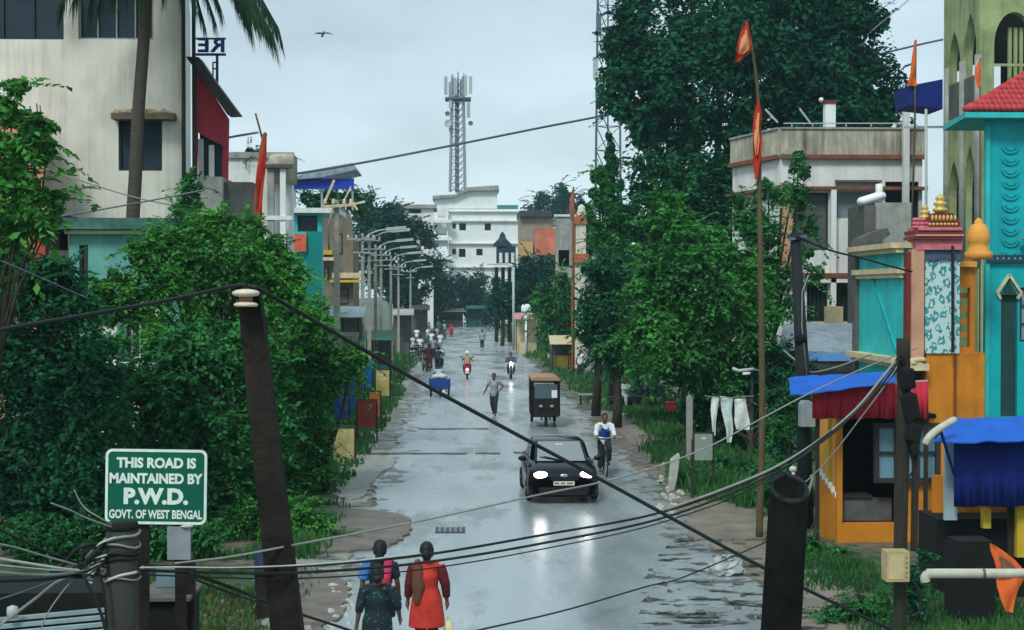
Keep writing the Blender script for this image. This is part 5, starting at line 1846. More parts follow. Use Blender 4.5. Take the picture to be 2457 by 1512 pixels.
for px, py, rz, sh, tr, lab in (
        (985, 838, 1.2, m_blueblk, m_dkt, 'person in blue black shirt at the left end of the roadside crowd'),
        (1000, 830, .3, m_wsh, m_greyshirt, 'person in white shirt and grey trousers second in the roadside crowd'),
        (1022, 848, 2.4, m_teal_sh, m_wsh, 'person in teal shirt and white trousers nearest the camera in the roadside crowd'),
        (1036, 842, -.6, m_wsh, m_dkt, 'person in white shirt and dark trousers near the middle of the roadside crowd'),
        (1012, 815, 2.9, m_beige, m_dkt, 'person in beige shirt standing back in the roadside crowd'),
        (1048, 822, .1, m_greyshirt, m_dkt, 'person in grey shirt at the right of the roadside crowd'),
        (1058, 815, 3.0, m_blueblk, m_wsh, 'person in dark shirt and white trousers beside the small red scooter'),
        (995, 812, .4, m_teal_sh, m_dkt, 'person in teal shirt and dark trousers behind the left end of the roadside crowd'),
        (1042, 832, 2.2, m_dksari, m_dkt, 'person in dark maroon top in the middle of the roadside crowd'),
        (1066, 806, .6, m_wsh, m_blueblk, 'person in white shirt at the far right end of the roadside crowd'),
        (978, 800, 1.5, m_beige, m_wsh, 'person in beige shirt and white trousers behind the far left of the crowd'),
        (1052, 800, 2.7, m_teal_sh, m_greyshirt, 'person in teal shirt farthest right behind the roadside crowd'),
        (1018, 800, 1.1, m_blueblk, m_dkt, 'person in all dark clothes standing far back in the roadside crowd'),
        (1008, 858, .2, m_wsh, m_dkt, 'person in white shirt and dark trousers on the verge in front of the roadside crowd'),
        (1040, 862, 3.0, m_greyshirt, m_dkt, 'person in grey shirt stepping onto the road from the roadside crowd'),
        (990, 852, 1.0, m_wsh, m_wsh, 'person all in white at the front left of the roadside crowd'),
        (1056, 846, .3, m_wsh, m_greyshirt, 'person in white shirt on the road edge at the front right of the crowd'),
        (1026, 826, 2.0, m_wsh, m_dkt, 'person in white shirt in the thick of the roadside crowd'),
        (970, 835, .8, m_greyshirt, m_dkt, 'person in grey shirt set apart left of the roadside crowd'),
        (1030, 808, 1.9, m_wsh, m_wsh, 'person all in white farthest back in the roadside crowd')):
    p_ = person(lab, (0, 0, 0), rz, random.uniform(1.58, 1.74), random.choice((BASE, STROLL)), sh, tr, .026, group=grp)
    p_.location = G(px, py, .01)
for px, py, rz, lab in ((1000, 842, .9, 'dark motorbike parked at the front of the roadside crowd'), (1042, 830, .5, 'dark motorbike parked behind the roadside crowd'),
                      (996, 862, -.5, 'dark motorbike leaning at the far left front of the crowd'), (1036, 852, .7, 'dark motorbike at the road edge in the middle of the crowd'), (1014, 868, .3, 'dark motorbike parked on the verge between the sari and the crowd'), (1062, 815, -.4, 'dark motorbike parked at the far right end of the crowd')):
    c_ = copy_thing(b1, G(px, py, .01), rz, lab)
pw = person('person in white walking on the green right verge beyond the auto rickshaw', (0, 0, 0), .5, 1.65, WALK, m_wsh, m_wsh, .022)
pw.location = G(1322, 868, .01)
ps = person('person in white sitting on a low dark cart under the right hand trees', (0, 0, 0), 2.8, 1.66, SIT, m_wsh, m_wsh, .018)
ps.location = G(1500, 978, .01)
px_ = person('person in white kurta standing at the right verge near the yellow stall cloth', (0, 0, 0), 2.6, 1.62, BASE, m_wsh, m_dkt, .022)
px_.location = G(1392, 905, .01)
cart = thing('low_cart', 'low dark cart with small wheels carrying the seated person in white', 'cart', (0, 0, 0))
mb = MB().box(-.7, .7, -.15, .75, .30, .42).box(-.66, .66, -.1, .7, .42, .46)
mb.build('deck', m_blueblk, cart)
for s in (-1, 1):
    wheel(cart, (s * .66, .3, .20), .20, .035)
MB().box(-.6, .6, -.14, -.10, .08, .30).build('skirt', m_blackmatt, cart)
cart.location = ps.location + Vector((0, .0, 0))

# bicycle
bi = thing('bicycle', 'black bicycle ridden by the cyclist in the blue vest', 'bicycle', (0, 0, 0))
wheel(bi, (0, .62, .34), .34, .022, spokes=16); wheel(bi, (0, -.45, .34), .34, .022, spokes=16)
mb = MB()
for a, c_ in (((0, .45, .85), (0, .02, .28)), ((0, .42, .92), (0, -.12, .88)), ((0, -.12, .92), (0, .02, .28)), ((0, -.12, .86), (0, -.45, .34)), ((0, .02, .28), (0, -.45, .34)), ((0, .43, .98), (0, .62, .34))):
    mb.tube([a, c_], .018, 8)
mb.build('frame', m_blkpaint, bi, True)
MB().tube([(-.28, .38, 1.04), (-.2, .5, 1.05), (0, .46, 1.02), (.2, .5, 1.05), (.28, .38, 1.04)], .014, 8).build('handlebar', m_chrome, bi, True)
MB().ell((0, -.14, .96), (.09, .13, .04), 10, 6).build('saddle', m_black, bi, True)
MB().box(-.12, .12, -.12, .16, .26, .29).build('pedal', m_black, bi)
bi.location, bi.rotation_euler = (cyc.x, cyc.y + .25, cyc.z), (0, 0, math.pi)

# ------------------------------------------------------------------ dark hatchback, facing -y
car = thing('car', 'dark hatchback with both headlights glaring, driving toward the camera', 'car', (0, 0, 0))
m_paint = M('dark_car_paint', (.006, .005, .012), .16, .05, 2, spec=.22)
m_trim = M('black_car_trim', (.008, .008, .009), .6, .1, 5)


def thin_glass(name, tint=.55):
    m, t, b = _new(name)
    N, L = t.nodes.new, t.links.new
    tr = N('ShaderNodeBsdfTransparent'); tr.inputs[0].default_value = (tint * .8, tint, tint, 1)
    gl = N('ShaderNodeBsdfGlossy'); gl.inputs['Roughness'].default_value = .05
    fr = N('ShaderNodeFresnel'); fr.inputs[0].default_value = 1.7
    ad = N('ShaderNodeMath'); ad.operation = 'MULTIPLY_ADD'; ad.inputs[1].default_value = 1.2; ad.inputs[2].default_value = .42
    L(fr.outputs[0], ad.inputs[0])
    mx = N('ShaderNodeMixShader')
    L(ad.outputs[0], mx.inputs[0]); L(tr.outputs[0], mx.inputs[1]); L(gl.outputs[0], mx.inputs[2])
    L(mx.outputs[0], t.nodes['Material Output'].inputs[0])
    return m


m_wind = thin_glass('windscreen_glass')


def loft(sections):
    """sections: (y, [(half-width, z) ...]) from bottom to top; mirrored into a closed hull."""
    vs, fs = [], []
    k = len(sections[0][1])
    ring = 2 * k
    for y, pr in sections:
        vs += [(w, y, z) for w, z in pr] + [(-w, y, z) for w, z in reversed(pr)]
    for i in range(len(sections) - 1):
        for j in range(ring):
            a, b = i * ring + j, i * ring + (j + 1) % ring
            fs.append((a, b, b + ring, a + ring))
    fs.append(tuple(range(ring)))
    fs.append(tuple(range(len(vs) - 1, len(vs) - ring - 1, -1)))
    return MB().add(vs, fs)


secs = [(-1.80, [(.64, .19), (.75, .25), (.74, .48), (.64, .62), (.42, .66)]),
        (-1.72, [(.76, .17), (.83, .23), (.82, .48), (.76, .69), (.50, .75)]),
        (-1.45, [(.77, .17), (.855, .23), (.86, .52), (.80, .80), (.55, .87)]),
        (-.95, [(.76, .18), (.85, .24), (.86, .58), (.82, .86), (.60, .95)]),
        (-.70, [(.76, .18), (.85, .24), (.86, .60), (.83, .90), (.62, .98)]),
        (.60, [(.76, .18), (.85, .24), (.86, .60), (.83, .92), (.64, .97)]),
        (1.45, [(.60, .22), (.80, .28), (.84, .60), (.80, .94), (.62, .98)]),
        (1.76, [(.55, .28), (.72, .32), (.76, .60), (.72, .88), (.55, .92)])]
body = loft(secs).build('body', m_paint, car, True)
cab = [(-.22, [(.50, .90), (.74, .96), (.65, 1.29), (.52, 1.345)]),
       (.10, [(.50, .90), (.75, .96), (.64, 1.36), (.50, 1.41)]),
       (.90, [(.50, .90), (.74, .96), (.62, 1.36), (.50, 1.40)]),
       (1.45, [(.50, .90), (.72, .96), (.58, 1.26), (.48, 1.30)]),
       (1.66, [(.50, .88), (.66, .92), (.60, .98), (.50, 1.0)])]
cb_ = loft(cab).build('cabin', m_paint, car, True)
wv = [(-.60, -1.00, .945), (.60, -1.00, .945), (.535, -.20, 1.35), (-.535, -.20, 1.35)]
wd = MB().add([(x, y - .02, z + .02) for x, y, z in wv] + [(x, y + .02, z - .01) for x, y, z in wv], [(0, 1, 2, 3), (7, 6, 5, 4), (0, 4, 5, 1), (1, 5, 6, 2), (2, 6, 7, 3), (3, 7, 4, 0)])
wn = wd.build('windscreen', m_wind, car)
mb = MB()
for s in (-1, 1):
    mb.bar((s * .62, -1.02, .95), (s * .545, -.19, 1.365), .06, .04)
mb.bar((-.54, -.185, 1.36), (.54, -.185, 1.36), .05, .04)
mb.build('windscreen_frame', m_trim, car)
mb = MB()
for s in (-1, 1):
    mb.add([(s * .735, -.55, .99), (s * .742, .85, .99), (s * .65, .75, 1.32), (s * .665, -.12, 1.30)], [(0, 1, 2, 3)])
mb.build('side_window', m_pane, car)
mb = MB()
mb.box(-.60, .60, -.98, -.60, .90, .955)
mb.build('dashboard', m_trim, car)
for x in (-.31, .31):
    MB().ell((x, -.30, 1.17), (.12, .06, .09), 10, 8).ell((x, -.30, 1.01), (.21, .07, .17), 10, 8).build('seat', M('pale_seat_cover', (.34, .36, .36), .8, .2, 5), car, True)
MB().box(-.09, .09, -.37, -.34, 1.27, 1.32).build('rear_mirror', m_white2, car)
MB().box(.12, .50, -.80, -.76, .97, 1.03).build('windscreen_paper', m_white2, car)
for s in (-1, 1):
    o = MB().ell((s * .585, -1.68, .655), (.215, .11, .115), 18, 12, (0, s * .28, s * .30)).build('headlight', m_light, car, True)
    MB().ell((s * .62, -1.70, .36), (.09, .05, .05), 12, 8).build('fog_lamp', m_off, car, True)
    MB().ell((s * .93, -.72, 1.0), (.10, .06, .07), 12, 8).box(s * .80, s * .90, -.74, -.68, .95, .98).build('mirror', m_paint, car, True)
MB().prism([(-.36, .585), (.36, .585), (.30, .69), (-.30, .69)], -1.84, -1.70).build('grille', m_trim, car)
MB().ell((0, -1.845, .70), (.10, .02, .04), 14, 8).build('badge', m_chrome, car, True)
plate = MB().box(-.25, .25, -1.835, -1.815, .46, .56).build('number_plate', M('pale_number_plate', (.62, .60, .50), .5, .1, 9), car)
mb = MB()
for i in range(9):
    if i in (2, 5): continue
    mb.box(-.21 + i * .048, -.18 + i * .048, -1.838, -1.8352, .485, .535)
mb.build('plate_mark', m_trim, plate)
MB().prism([(-.55, .22), (.55, .22), (.62, .42), (-.62, .42)], -1.815, -1.68).build('lower_grille', m_trim, car)
for s in (-1, 1):
    for y in (-1.12, 1.22):
        wheel(car, (s * .79, y, .30), .30, .085)
mb = MB()
for s in (-1, 1):
    mb.bar((s * .05, -1.03, .97), (s * .05 - .45, -.86, 1.06), .015)
mb.build('wiper', m_black, car)
car.scale = (.985, .97, .97)
car.location = G(1350, 1211, .02) + Vector((0, 1.8, 0))
car.rotation_euler = (0, 0, .02)

# ------------------------------------------------------------------ auto rickshaw, facing -y
er = thing('auto_rickshaw', 'tall dark auto rickshaw with a tan canopy coming along the road behind the car', 'rickshaw', (0, 0, 0))
m_tan = M('tan_canopy', (.40, .23, .14), .8, .2, 3, .2)
m_erb = M('dark_brown_panel', (.009, .006, .006), .6, .2, 4, spec=.12)
mb = MB().prism([(-.52, 1.70), (.52, 1.70), (.50, 1.78), (.36, 1.84), (-.36, 1.84), (-.50, 1.78)], -.12, 2.45)
mb.build('canopy', m_tan, er)
MB().box(-.53, .53, -.16, 2.48, 1.63, 1.698).build('canopy_rail', m_erb, er)
mb = MB()
for s in (-1, 1):
    for y0, y1 in ((-.1, 0), (1.15, 1.15), (2.35, 2.40)):
        mb.bar((s * .48, y0, .40), (s * .48, y1, 1.63), .075)
mb.build('post', m_erb, er)
MB().prismx([(-.40, .42), (-.22, .42), (-.10, 1.02), (-.16, 1.04)], -.46, .46).build('front_panel', m_erb, er)
MB().add([(-.42, -.165, 1.06), (.42, -.165, 1.06), (.42, -.105, 1.58), (-.42, -.105, 1.58), (-.42, -.150, 1.06), (.42, -.150, 1.06), (.42, -.09, 1.58), (-.42, -.09, 1.58)],
         [(0, 1, 2, 3), (7, 6, 5, 4), (0, 4, 5, 1), (1, 5, 6, 2), (2, 6, 7, 3), (3, 7, 4, 0)]).build('windscreen', M_glass('rickshaw_glass', (.05, .09, .10), .12), er)
for s in (-1, 1):
    MB().ell((s * .2, -.36, .78), (.075, .05, .06), 12, 8).build('headlight', m_off, er, True)
    MB().prismx([(1.2, .34), (2.4, .34), (2.4, .86), (1.2, .62)], s * .50, s * .46).build('side_panel', m_erb, er)
    wheel(er, (s * .43, 1.95, .24), .24, .05)
    MB().prismx([(1.6, .50), (2.3, .50), (2.24, .42), (1.95, .54), (1.66, .42)], s * .36, s * .52).build('mudguard', m_erb, er)
wheel(er, (0, -.05, .24), .24, .05)
MB().box(-.46, .46, -.05, 2.4, .36, .42).build('floor', m_erb, er)
MB().box(-.42, .42, 1.45, 2.3, .44, .80).box(-.42, .42, 2.2, 2.35, .80, 1.35).build('passenger_seat', m_maroon, er)
MB().box(-.2, .2, .55, .9, .44, .72).build('driver_seat', m_black, er)
MB().tube([(-.28, .2, 1.0), (0, .1, 1.02), (.28, .2, 1.0)], .016, 8).tube([(0, .1, 1.02), (0, -.05, .3)], .025, 8).build('handlebar', m_black, er, True)
MB().box(.20, .40, -.19, -.17, 1.08, 1.36).build('sticker', m_white2, er)
er.location = G(1311, 1026, .025) + Vector((0, .3, 0))
dr = person('driver in a white shirt inside the tan canopied auto rickshaw', (0, 0, 0), math.pi, 1.62, dict(RIDE, kL=(-.17, .36, .72), kR=(.17, .36, .72)), m_wsh, m_dkt, .02)
dr.location = er.location + Vector((.02, .70, -.06))

# ------------------------------------------------------------------ blue three-wheeled carrier, seen from behind
bc = thing('cargo_carrier', 'blue three wheeled cargo carrier moving away at the left of the road', 'carrier', (0, 0, 0))
m_bp = M('blue_carrier_paint', (.012, .05, .24), .5, .15, 3, .1)
MB().box(-.46, .46, -.03, .01, .42, .86).build('tailgate', m_bp, bc)
mb = MB()
for s in (-1, 1):
    mb.box(s * .46, s * .50, 0.02, 1.3, .42, .86)
    mb.box(s * .462, s * .505, -.05, .015, .36, .90)
mb.build('side_board', m_bp, bc)
MB().box(-.45, .45, .02, 1.3, .38, .419).build('deck', m_steel_d, bc)
for s in (-1, 1):
    wheel(bc, (s * .42, .25, .23), .23, .05)
    MB().box(s * .12, s * .26, -.06, -.035, .24, .34).build('tail_lamp', m_white2, bc)
wheel(bc, (0, 1.75, .23), .23, .045)
MB().prismx([(1.3, .4), (1.9, .4), (1.75, 1.05), (1.68, 1.05), (1.6, .6), (1.3, .5)], -.2, .2).build('front_body', m_bp, bc)
MB().tube([(-.3, 1.5, 1.02), (0, 1.62, 1.05), (.3, 1.5, 1.02)], .018, 8).build('handlebar', m_black, bc, True)
MB().box(-.34, .34, -.05, -.035, .26, .36).build('bumper', m_black, bc)
mb = MB()
for i, (x, y, r) in enumerate(((-.2, .35, .2), (.15, .4, .22), (0, .8, .22))):
    mb.ell((x, y, .86 + r * .4), (r, r, r * .7), 10, 8)
bc.location = G(1055, 953, .025)
load = put(fuse(mb, .03, 3), 'sack', M('pale_sack', (.55, .56, .56), .85, .2, 4, .3), bc)
dv = person('driver in pale shirt sitting at the front of the blue cargo carrier', (0, 0, 0), 0, 1.64, RIDE, M('pale_blue_shirt', (.40, .46, .52), .8, .1, 5), m_dkt, .022)
dv.location = bc.location + Vector((-.05, 1.05, -.06))
# ------------------------------------------------------------------ trees
def leaf_mesh(name, clumps, n, size, mat, root,  up=.45, jit=.8, aspect=.55, sub=7, subr=.42, inner=.2, sprig=.38):
    n, size = int(n * 1.55), size * .80
    cl = []
    for c, r in clumps:
        c, r = np.array(c), np.array(r)
        cl.append((c, r * .78, inner * r[0] * r[2]))
        for _ in range(sub):
            d = rng.normal(size=3)
            d /= np.linalg.norm(d)
            k = rng.uniform(subr * .7, subr * 1.3)
            cl.append((c + d * r * rng.uniform(.62, .95), r * k, (1 - inner) / sub * r[0] * r[2]))
    w = np.array([q[2] for q in cl])
    idx = rng.choice(len(cl), size=n, p=w / w.sum())
    C = np.array([q[0] for q in cl])[idx]
    Rr = np.array([q[1] for q in cl])[idx]
    d = rng.normal(size=(n, 3))
    d /= np.linalg.norm(d, axis=1, keepdims=True)
    rad = rng.uniform(.25, 1.0, size=(n, 1)) ** (1 / 2.2)
    pos = C + d * Rr * rad
    pos[:, 2] = np.maximum(pos[:, 2], .05)
    nrm = d * .7 + np.array([0, 0, up]) + rng.normal(size=(n, 3)) * jit * .5
    nrm /= np.linalg.norm(nrm, axis=1, keepdims=True)
    t = np.cross(nrm, rng.normal(size=(n, 3)))
    t /= np.linalg.norm(t, axis=1, keepdims=True)
    b = np.cross(nrm, t)
    # sprigs: part of the leaves sit along twigs that stick out of the clumps
    per = 12
    m = int(n * sprig / per)
    if m:
        k = m * per
        j = rng.choice(len(cl), size=m, p=w / w.sum())
        C0 = np.array([q[0] for q in cl])[j]
        R0 = np.array([q[1] for q in cl])[j]
        d0 = rng.normal(size=(m, 3)) * np.array([1, 1, .8])
        d0 /= np.linalg.norm(d0, axis=1, keepdims=True)
        o0 = C0 + d0 * R0 * .75
        dr = d0 + rng.normal(size=(m, 3)) * .45 + np.array([0, 0, .18])
        dr /= np.linalg.norm(dr, axis=1, keepdims=True)
        L0 = size * rng.uniform(2.2, 5.5, size=(m, 1))
        tt = np.tile((np.arange(per) + .5) / per, m)[:, None]
        rep = lambda x: np.repeat(x, per, axis=0)
        pp = rep(o0) + rep(dr) * rep(L0) * tt + np.array([0, 0, -1]) * rep(L0) * .35 * tt ** 2
        sd = np.cross(rep(dr), np.array([0, 0, 1.0])) + 1e-4
        sd /= np.linalg.norm(sd, axis=1, keepdims=True)
        alt = np.tile(np.where(np.arange(per) % 2 == 0, 1.0, -1.0), m)[:, None]
        pos[:k] = pp + sd * alt * size * .35
        t[:k] = rep(dr) * .6 + sd * alt * .75 + rng.normal(size=(k, 3)) * .22 + np.array([0, 0, -.25])
        t[:k] /= np.linalg.norm(t[:k], axis=1, keepdims=True)
        nn = np.cross(t[:k], np.cross(np.array([0, 0, 1.0]), t[:k])) + rng.normal(size=(k, 3)) * .35
        nn /= np.linalg.norm(nn, axis=1, keepdims=True)
        nrm[:k] = nn
        b[:k] = np.cross(nn, t[:k])
        b[:k] /= np.linalg.norm(b[:k], axis=1, keepdims=True)
    s = (size * rng.uniform(.55, 1.3, size=(n, 1)))
    V = np.empty((n, 4, 3))
    V[:, 0] = pos - t * s * .5
    V[:, 1] = pos + b * s * aspect * .5 + nrm * s * .08
    V[:, 2] = pos + t * s * .5 - nrm * s * .05
    V[:, 3] = pos - b * s * aspect * .5 + nrm * s * .08
    V[:, :, 2] = np.maximum(V[:, :, 2], .01)
    org = np.array(ORG[root.name])
    V = (V - org).reshape(-1, 3).astype(np.float32)
    me = bpy.data.meshes.new(name)
    me.vertices.add(4 * n)
    me.vertices.foreach_set('co', V.ravel())
    me.loops.add(4 * n)
    me.loops.foreach_set('vertex_index', np.arange(4 * n, dtype=np.int32))
    me.polygons.add(n)
    me.polygons.foreach_set('loop_start', np.arange(0, 4 * n, 4, dtype=np.int32))
    me.polygons.foreach_set('loop_total', np.full(n, 4, dtype=np.int32))
    me.materials.append(mat)
    me.update()
    me.validate()
    o = bpy.data.objects.new(name, me)
    COL.objects.link(o)
    o.parent = root
    ORG[o.name] = ORG[root.name]
    return o


def tree(label, base, Y, clumps, n, size, mat, tr=.16, name='leafy_tree', group=None, cat='tree', top=None, bark=None, dz=.7, fork=.45, crown='crown', **kw):
    """clumps: (px, py, radius px, depth offset[, vertical stretch])"""
    g = P(base, 700, Y)
    root = thing(name, label, cat, (g.x, Y, 0), group)
    cl = []
    for c in clumps:
        px, py, r = c[:3]
        dy = c[3] if len(c) > 3 else 0
        vs_ = c[4] if len(c) > 4 else 1.0
        yy = Y + dy
        q = P(px, py, yy)
        rr = r / S(yy)
        cl.append(((q.x, yy, q.z), (rr, rr * dz, rr * vs_)))
    leaf_mesh(crown, cl, n, size, mat, root, **kw)
    zs = sorted(c[0][2] for c in cl)
    zt = zs[int(len(zs) * .7)]
    xm = sum(c[0][0] for c in cl) / len(cl)
    fz = max(.4, min(zs[0], zt * fork))
    lean = (xm - g.x) * .5
    f = Vector((g.x + lean * .5, Y, fz))
    mb = MB().tube([(g.x, Y, 0), (g.x + lean * .2 + .04, Y, fz * .5), f, (xm, Y + .1, zt)], [tr * 1.25, tr, tr * .8, tr * .3], 9)
    for c, r in cl:
        m = f.lerp(Vector(c), .5) + Vector((random.uniform(-.2, .2), random.uniform(-.2, .2), random.uniform(0, .3)))
        mb.tube([f + Vector((0, 0, random.uniform(-.1, .3))), m, Vector(c), Vector(c) + Vector((random.uniform(-.5, .5) * r[0], 0, r[2] * .5))], [tr * .5, tr * .32, tr * .18, tr * .08], 6)
    mb.build('trunk', bark or m_bark, root, True)
    return root


# the big round crown on the right
tree('huge round dark green tree crown towering over the white corner house', 1690, 68,
     [(1600, 110, 150, 0), (1740, 40, 170, 1), (1900, 30, 170, 0), (2010, 100, 130, 0), (1660, 220, 140, -1), (1800, 180, 170, -1.5), (1950, 200, 150, -1),
      (2075, 210, 90, 0), (1540, 215, 92, .5), (1590, 320, 78, 0), (1720, 320, 90, 0), (1860, 300, 110, 0), (2020, 280, 110, 0), (1500, 90, 70, 0), (1490, 170, 52, 0), (1640, 400, 60, 0), (2115, 260, 55, 0)],
     46000, .35, l_big, .42, sub=11, subr=.36, inner=.16, aspect=.7, sprig=.2)
tree('dense dark tree filling the space below the huge round crown', 1650, 62,
     [(1560, 430, 60, 0), (1640, 450, 80, 0), (1700, 500, 85, 0), (1580, 520, 80, 0), (1660, 590, 100, 0), (1740, 600, 70, 0), (1560, 620, 70, 0), (1730, 430, 50, 0)],
     11000, .34, l_dark, .22, sub=8)
tree('tall narrow conical tree standing against the sky left of the round crown', 1468, 66,
     [(1466, 345, 11, 0, 2.6), (1470, 400, 19, 0, 2.2), (1472, 460, 26, 0, 1.8), (1468, 530, 34, 0, 1.5), (1466, 610, 40, 0, 1.4), (1462, 700, 44, 0, 1.4)], 7000, .26, l_dark, .14, 'conical_tree', sub=5, sprig=.1)
tree('bushy dark column of foliage in front of the conical tree', 1430, 60,
     [(1440, 425, 24, 0), (1444, 480, 32, 0), (1452, 560, 38, 0), (1450, 640, 40, 0), (1478, 590, 44, 0), (1500, 520, 40, 0)], 7500, .27, l_mid, .16, sub=7, sprig=.2)
tree('dark shrubby tree overhanging the right verge behind the bright green tree', 1480, 55,
     [(1480, 680, 62, 0), (1450, 760, 62, 0), (1500, 780, 75, 0), (1440, 840, 44, 0), (1540, 700, 72, 0), (1490, 860, 60, 0), (1550, 850, 62, 0), (1405, 800, 30, 0)],
     13000, .25, l_dark, .16, sub=8)
tree('fresh green tree hanging over the right shoulder between flagpole and road', 1662, 46,
     [(1598, 510, 48, 0), (1620, 600, 78, 0), (1700, 590, 70, 0), (1560, 660, 55, 0), (1580, 740, 85, -.5), (1680, 700, 100, -1), (1760, 660, 60, 0), (1540, 830, 62, -.5), (1640, 830, 88, -1), (1740, 790, 92, -.5),
      (1800, 740, 50, 0), (1600, 890, 52, -.5), (1700, 890, 70, -.5)],
     21000, .25, l_fresh, .17, sub=9, subr=.38)
tree('slim light tree climbing in front of the white corner house', 1850, 50,
     [(1800, 500, 48, 0), (1822, 570, 55, 0), (1850, 650, 55, 0), (1918, 395, 32, 0), (1900, 470, 42, 0), (1936, 540, 26, 0), (1880, 740, 44, 0), (1926, 610, 26, 0), (1810, 650, 45, 0), (1950, 660, 26, 0), (1845, 460, 32, 0)],
     6500, .22, l_mid, .12, sub=6)
tree('dark thicket behind the white hanging cloths on the right', 1800, 45,
     [(1700, 900, 70, 1), (1780, 880, 80, 1), (1860, 870, 70, 1), (1740, 980, 75, 1), (1830, 970, 80, 1), (1880, 1060, 60, 0), (1680, 1000, 50, 1), (1900, 940, 40, 0), (1780, 1080, 70, 1)],
     13000, .22, l_dark, .14, 'thicket', sub=8)
tree('leafy creeper growing around the dark utility pole', 1890, 33,
     [(1890, 960, 34, 0), (1870, 1040, 40, 0), (1880, 1120, 36, 0), (1850, 1180, 38, 0), (1960, 1000, 30, 0), (1990, 1040, 26, 0)], 2400, .16, l_mid, .06, 'creeper', cat='plant', sub=6)
tree('low weedy bush on the right bank in front of the thicket', 1720, 38,
     [(1680, 1150, 45, 0, .8), (1740, 1140, 55, 0, .8), (1800, 1150, 50, 0, .8), (1660, 1190, 28, 0, .8), (1780, 1190, 38, 0, .7)], 4200, .18, l_mid, .05, 'bush', cat='bush', sub=7)
tree('small bush growing beside the wooden pole with the meter box', 2195, 22,
     [(2195, 1370, 28, 0), (2200, 1420, 30, 0), (2185, 1460, 26, 0), (2215, 1335, 18, 0)], 900, .10, l_dark, .03, 'bush', cat='bush', sub=5)
tree('low leafy weeds between the black pipe and the orange kiosk', 1960, 28.3, [(1905, 1330, 30, 0, .6), (1950, 1318, 34, 0, .7), (1995, 1330, 30, 0, .6), (1930, 1350, 30, 0, .5)], 1500, .13, l_mid, .02, 'bush', cat='bush', sub=7)
tree('low leafy weeds at the bottom edge beside the wooden pole', 2080, 22.5, [(2020, 1470, 44, 0, .5), (2090, 1450, 40, 0, .6), (2130, 1490, 44, 0, .5), (1990, 1500, 34, 0, .5)], 2000, .11, l_mid, .02, 'bush', cat='bush', sub=7)
# far right trees
tree('small round tree left of the temple tower on the right verge', 1345, 100,
     [(1345, 700, 42, 0), (1320, 740, 38, 0), (1370, 760, 45, 0), (1340, 790, 48, 0), (1385, 800, 35, 0), (1300, 700, 28, 0)], 6500, .36, l_mid, .18, sub=7)
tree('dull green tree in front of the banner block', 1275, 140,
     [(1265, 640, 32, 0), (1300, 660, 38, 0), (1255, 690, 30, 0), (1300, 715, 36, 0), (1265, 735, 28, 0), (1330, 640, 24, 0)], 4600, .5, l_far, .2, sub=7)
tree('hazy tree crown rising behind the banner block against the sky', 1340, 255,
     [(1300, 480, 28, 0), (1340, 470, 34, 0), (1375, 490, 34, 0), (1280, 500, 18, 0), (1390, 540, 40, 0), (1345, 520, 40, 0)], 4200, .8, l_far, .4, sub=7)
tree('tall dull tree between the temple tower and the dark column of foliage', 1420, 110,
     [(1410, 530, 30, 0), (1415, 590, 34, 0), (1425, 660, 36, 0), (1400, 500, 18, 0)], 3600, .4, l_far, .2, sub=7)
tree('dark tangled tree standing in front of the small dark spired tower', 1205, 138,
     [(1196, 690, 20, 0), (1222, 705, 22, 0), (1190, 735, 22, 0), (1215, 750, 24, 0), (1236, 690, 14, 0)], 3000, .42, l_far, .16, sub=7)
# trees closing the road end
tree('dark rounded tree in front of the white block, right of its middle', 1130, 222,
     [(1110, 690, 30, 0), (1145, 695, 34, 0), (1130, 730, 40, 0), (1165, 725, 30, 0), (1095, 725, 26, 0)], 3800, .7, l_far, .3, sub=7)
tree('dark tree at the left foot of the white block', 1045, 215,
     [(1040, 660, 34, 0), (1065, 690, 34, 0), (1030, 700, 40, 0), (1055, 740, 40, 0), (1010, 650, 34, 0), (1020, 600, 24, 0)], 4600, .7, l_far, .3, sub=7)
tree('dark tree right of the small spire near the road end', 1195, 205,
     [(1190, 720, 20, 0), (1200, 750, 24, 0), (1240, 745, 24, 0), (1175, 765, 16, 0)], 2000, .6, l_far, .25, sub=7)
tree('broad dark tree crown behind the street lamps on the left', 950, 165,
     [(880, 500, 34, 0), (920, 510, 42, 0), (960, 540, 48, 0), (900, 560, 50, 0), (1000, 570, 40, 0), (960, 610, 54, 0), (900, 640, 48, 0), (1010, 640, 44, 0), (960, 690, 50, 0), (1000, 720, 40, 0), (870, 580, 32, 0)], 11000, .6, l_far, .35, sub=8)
tree('dark tree peeping over the terrace with the blue tarpaulin', 745, 100,
     [(735, 478, 20, 0), (760, 485, 26, 0), (800, 480, 26, 0), (835, 478, 22, 0), (860, 490, 22, 0)], 2600, .36, l_dark, .16, sub=6)
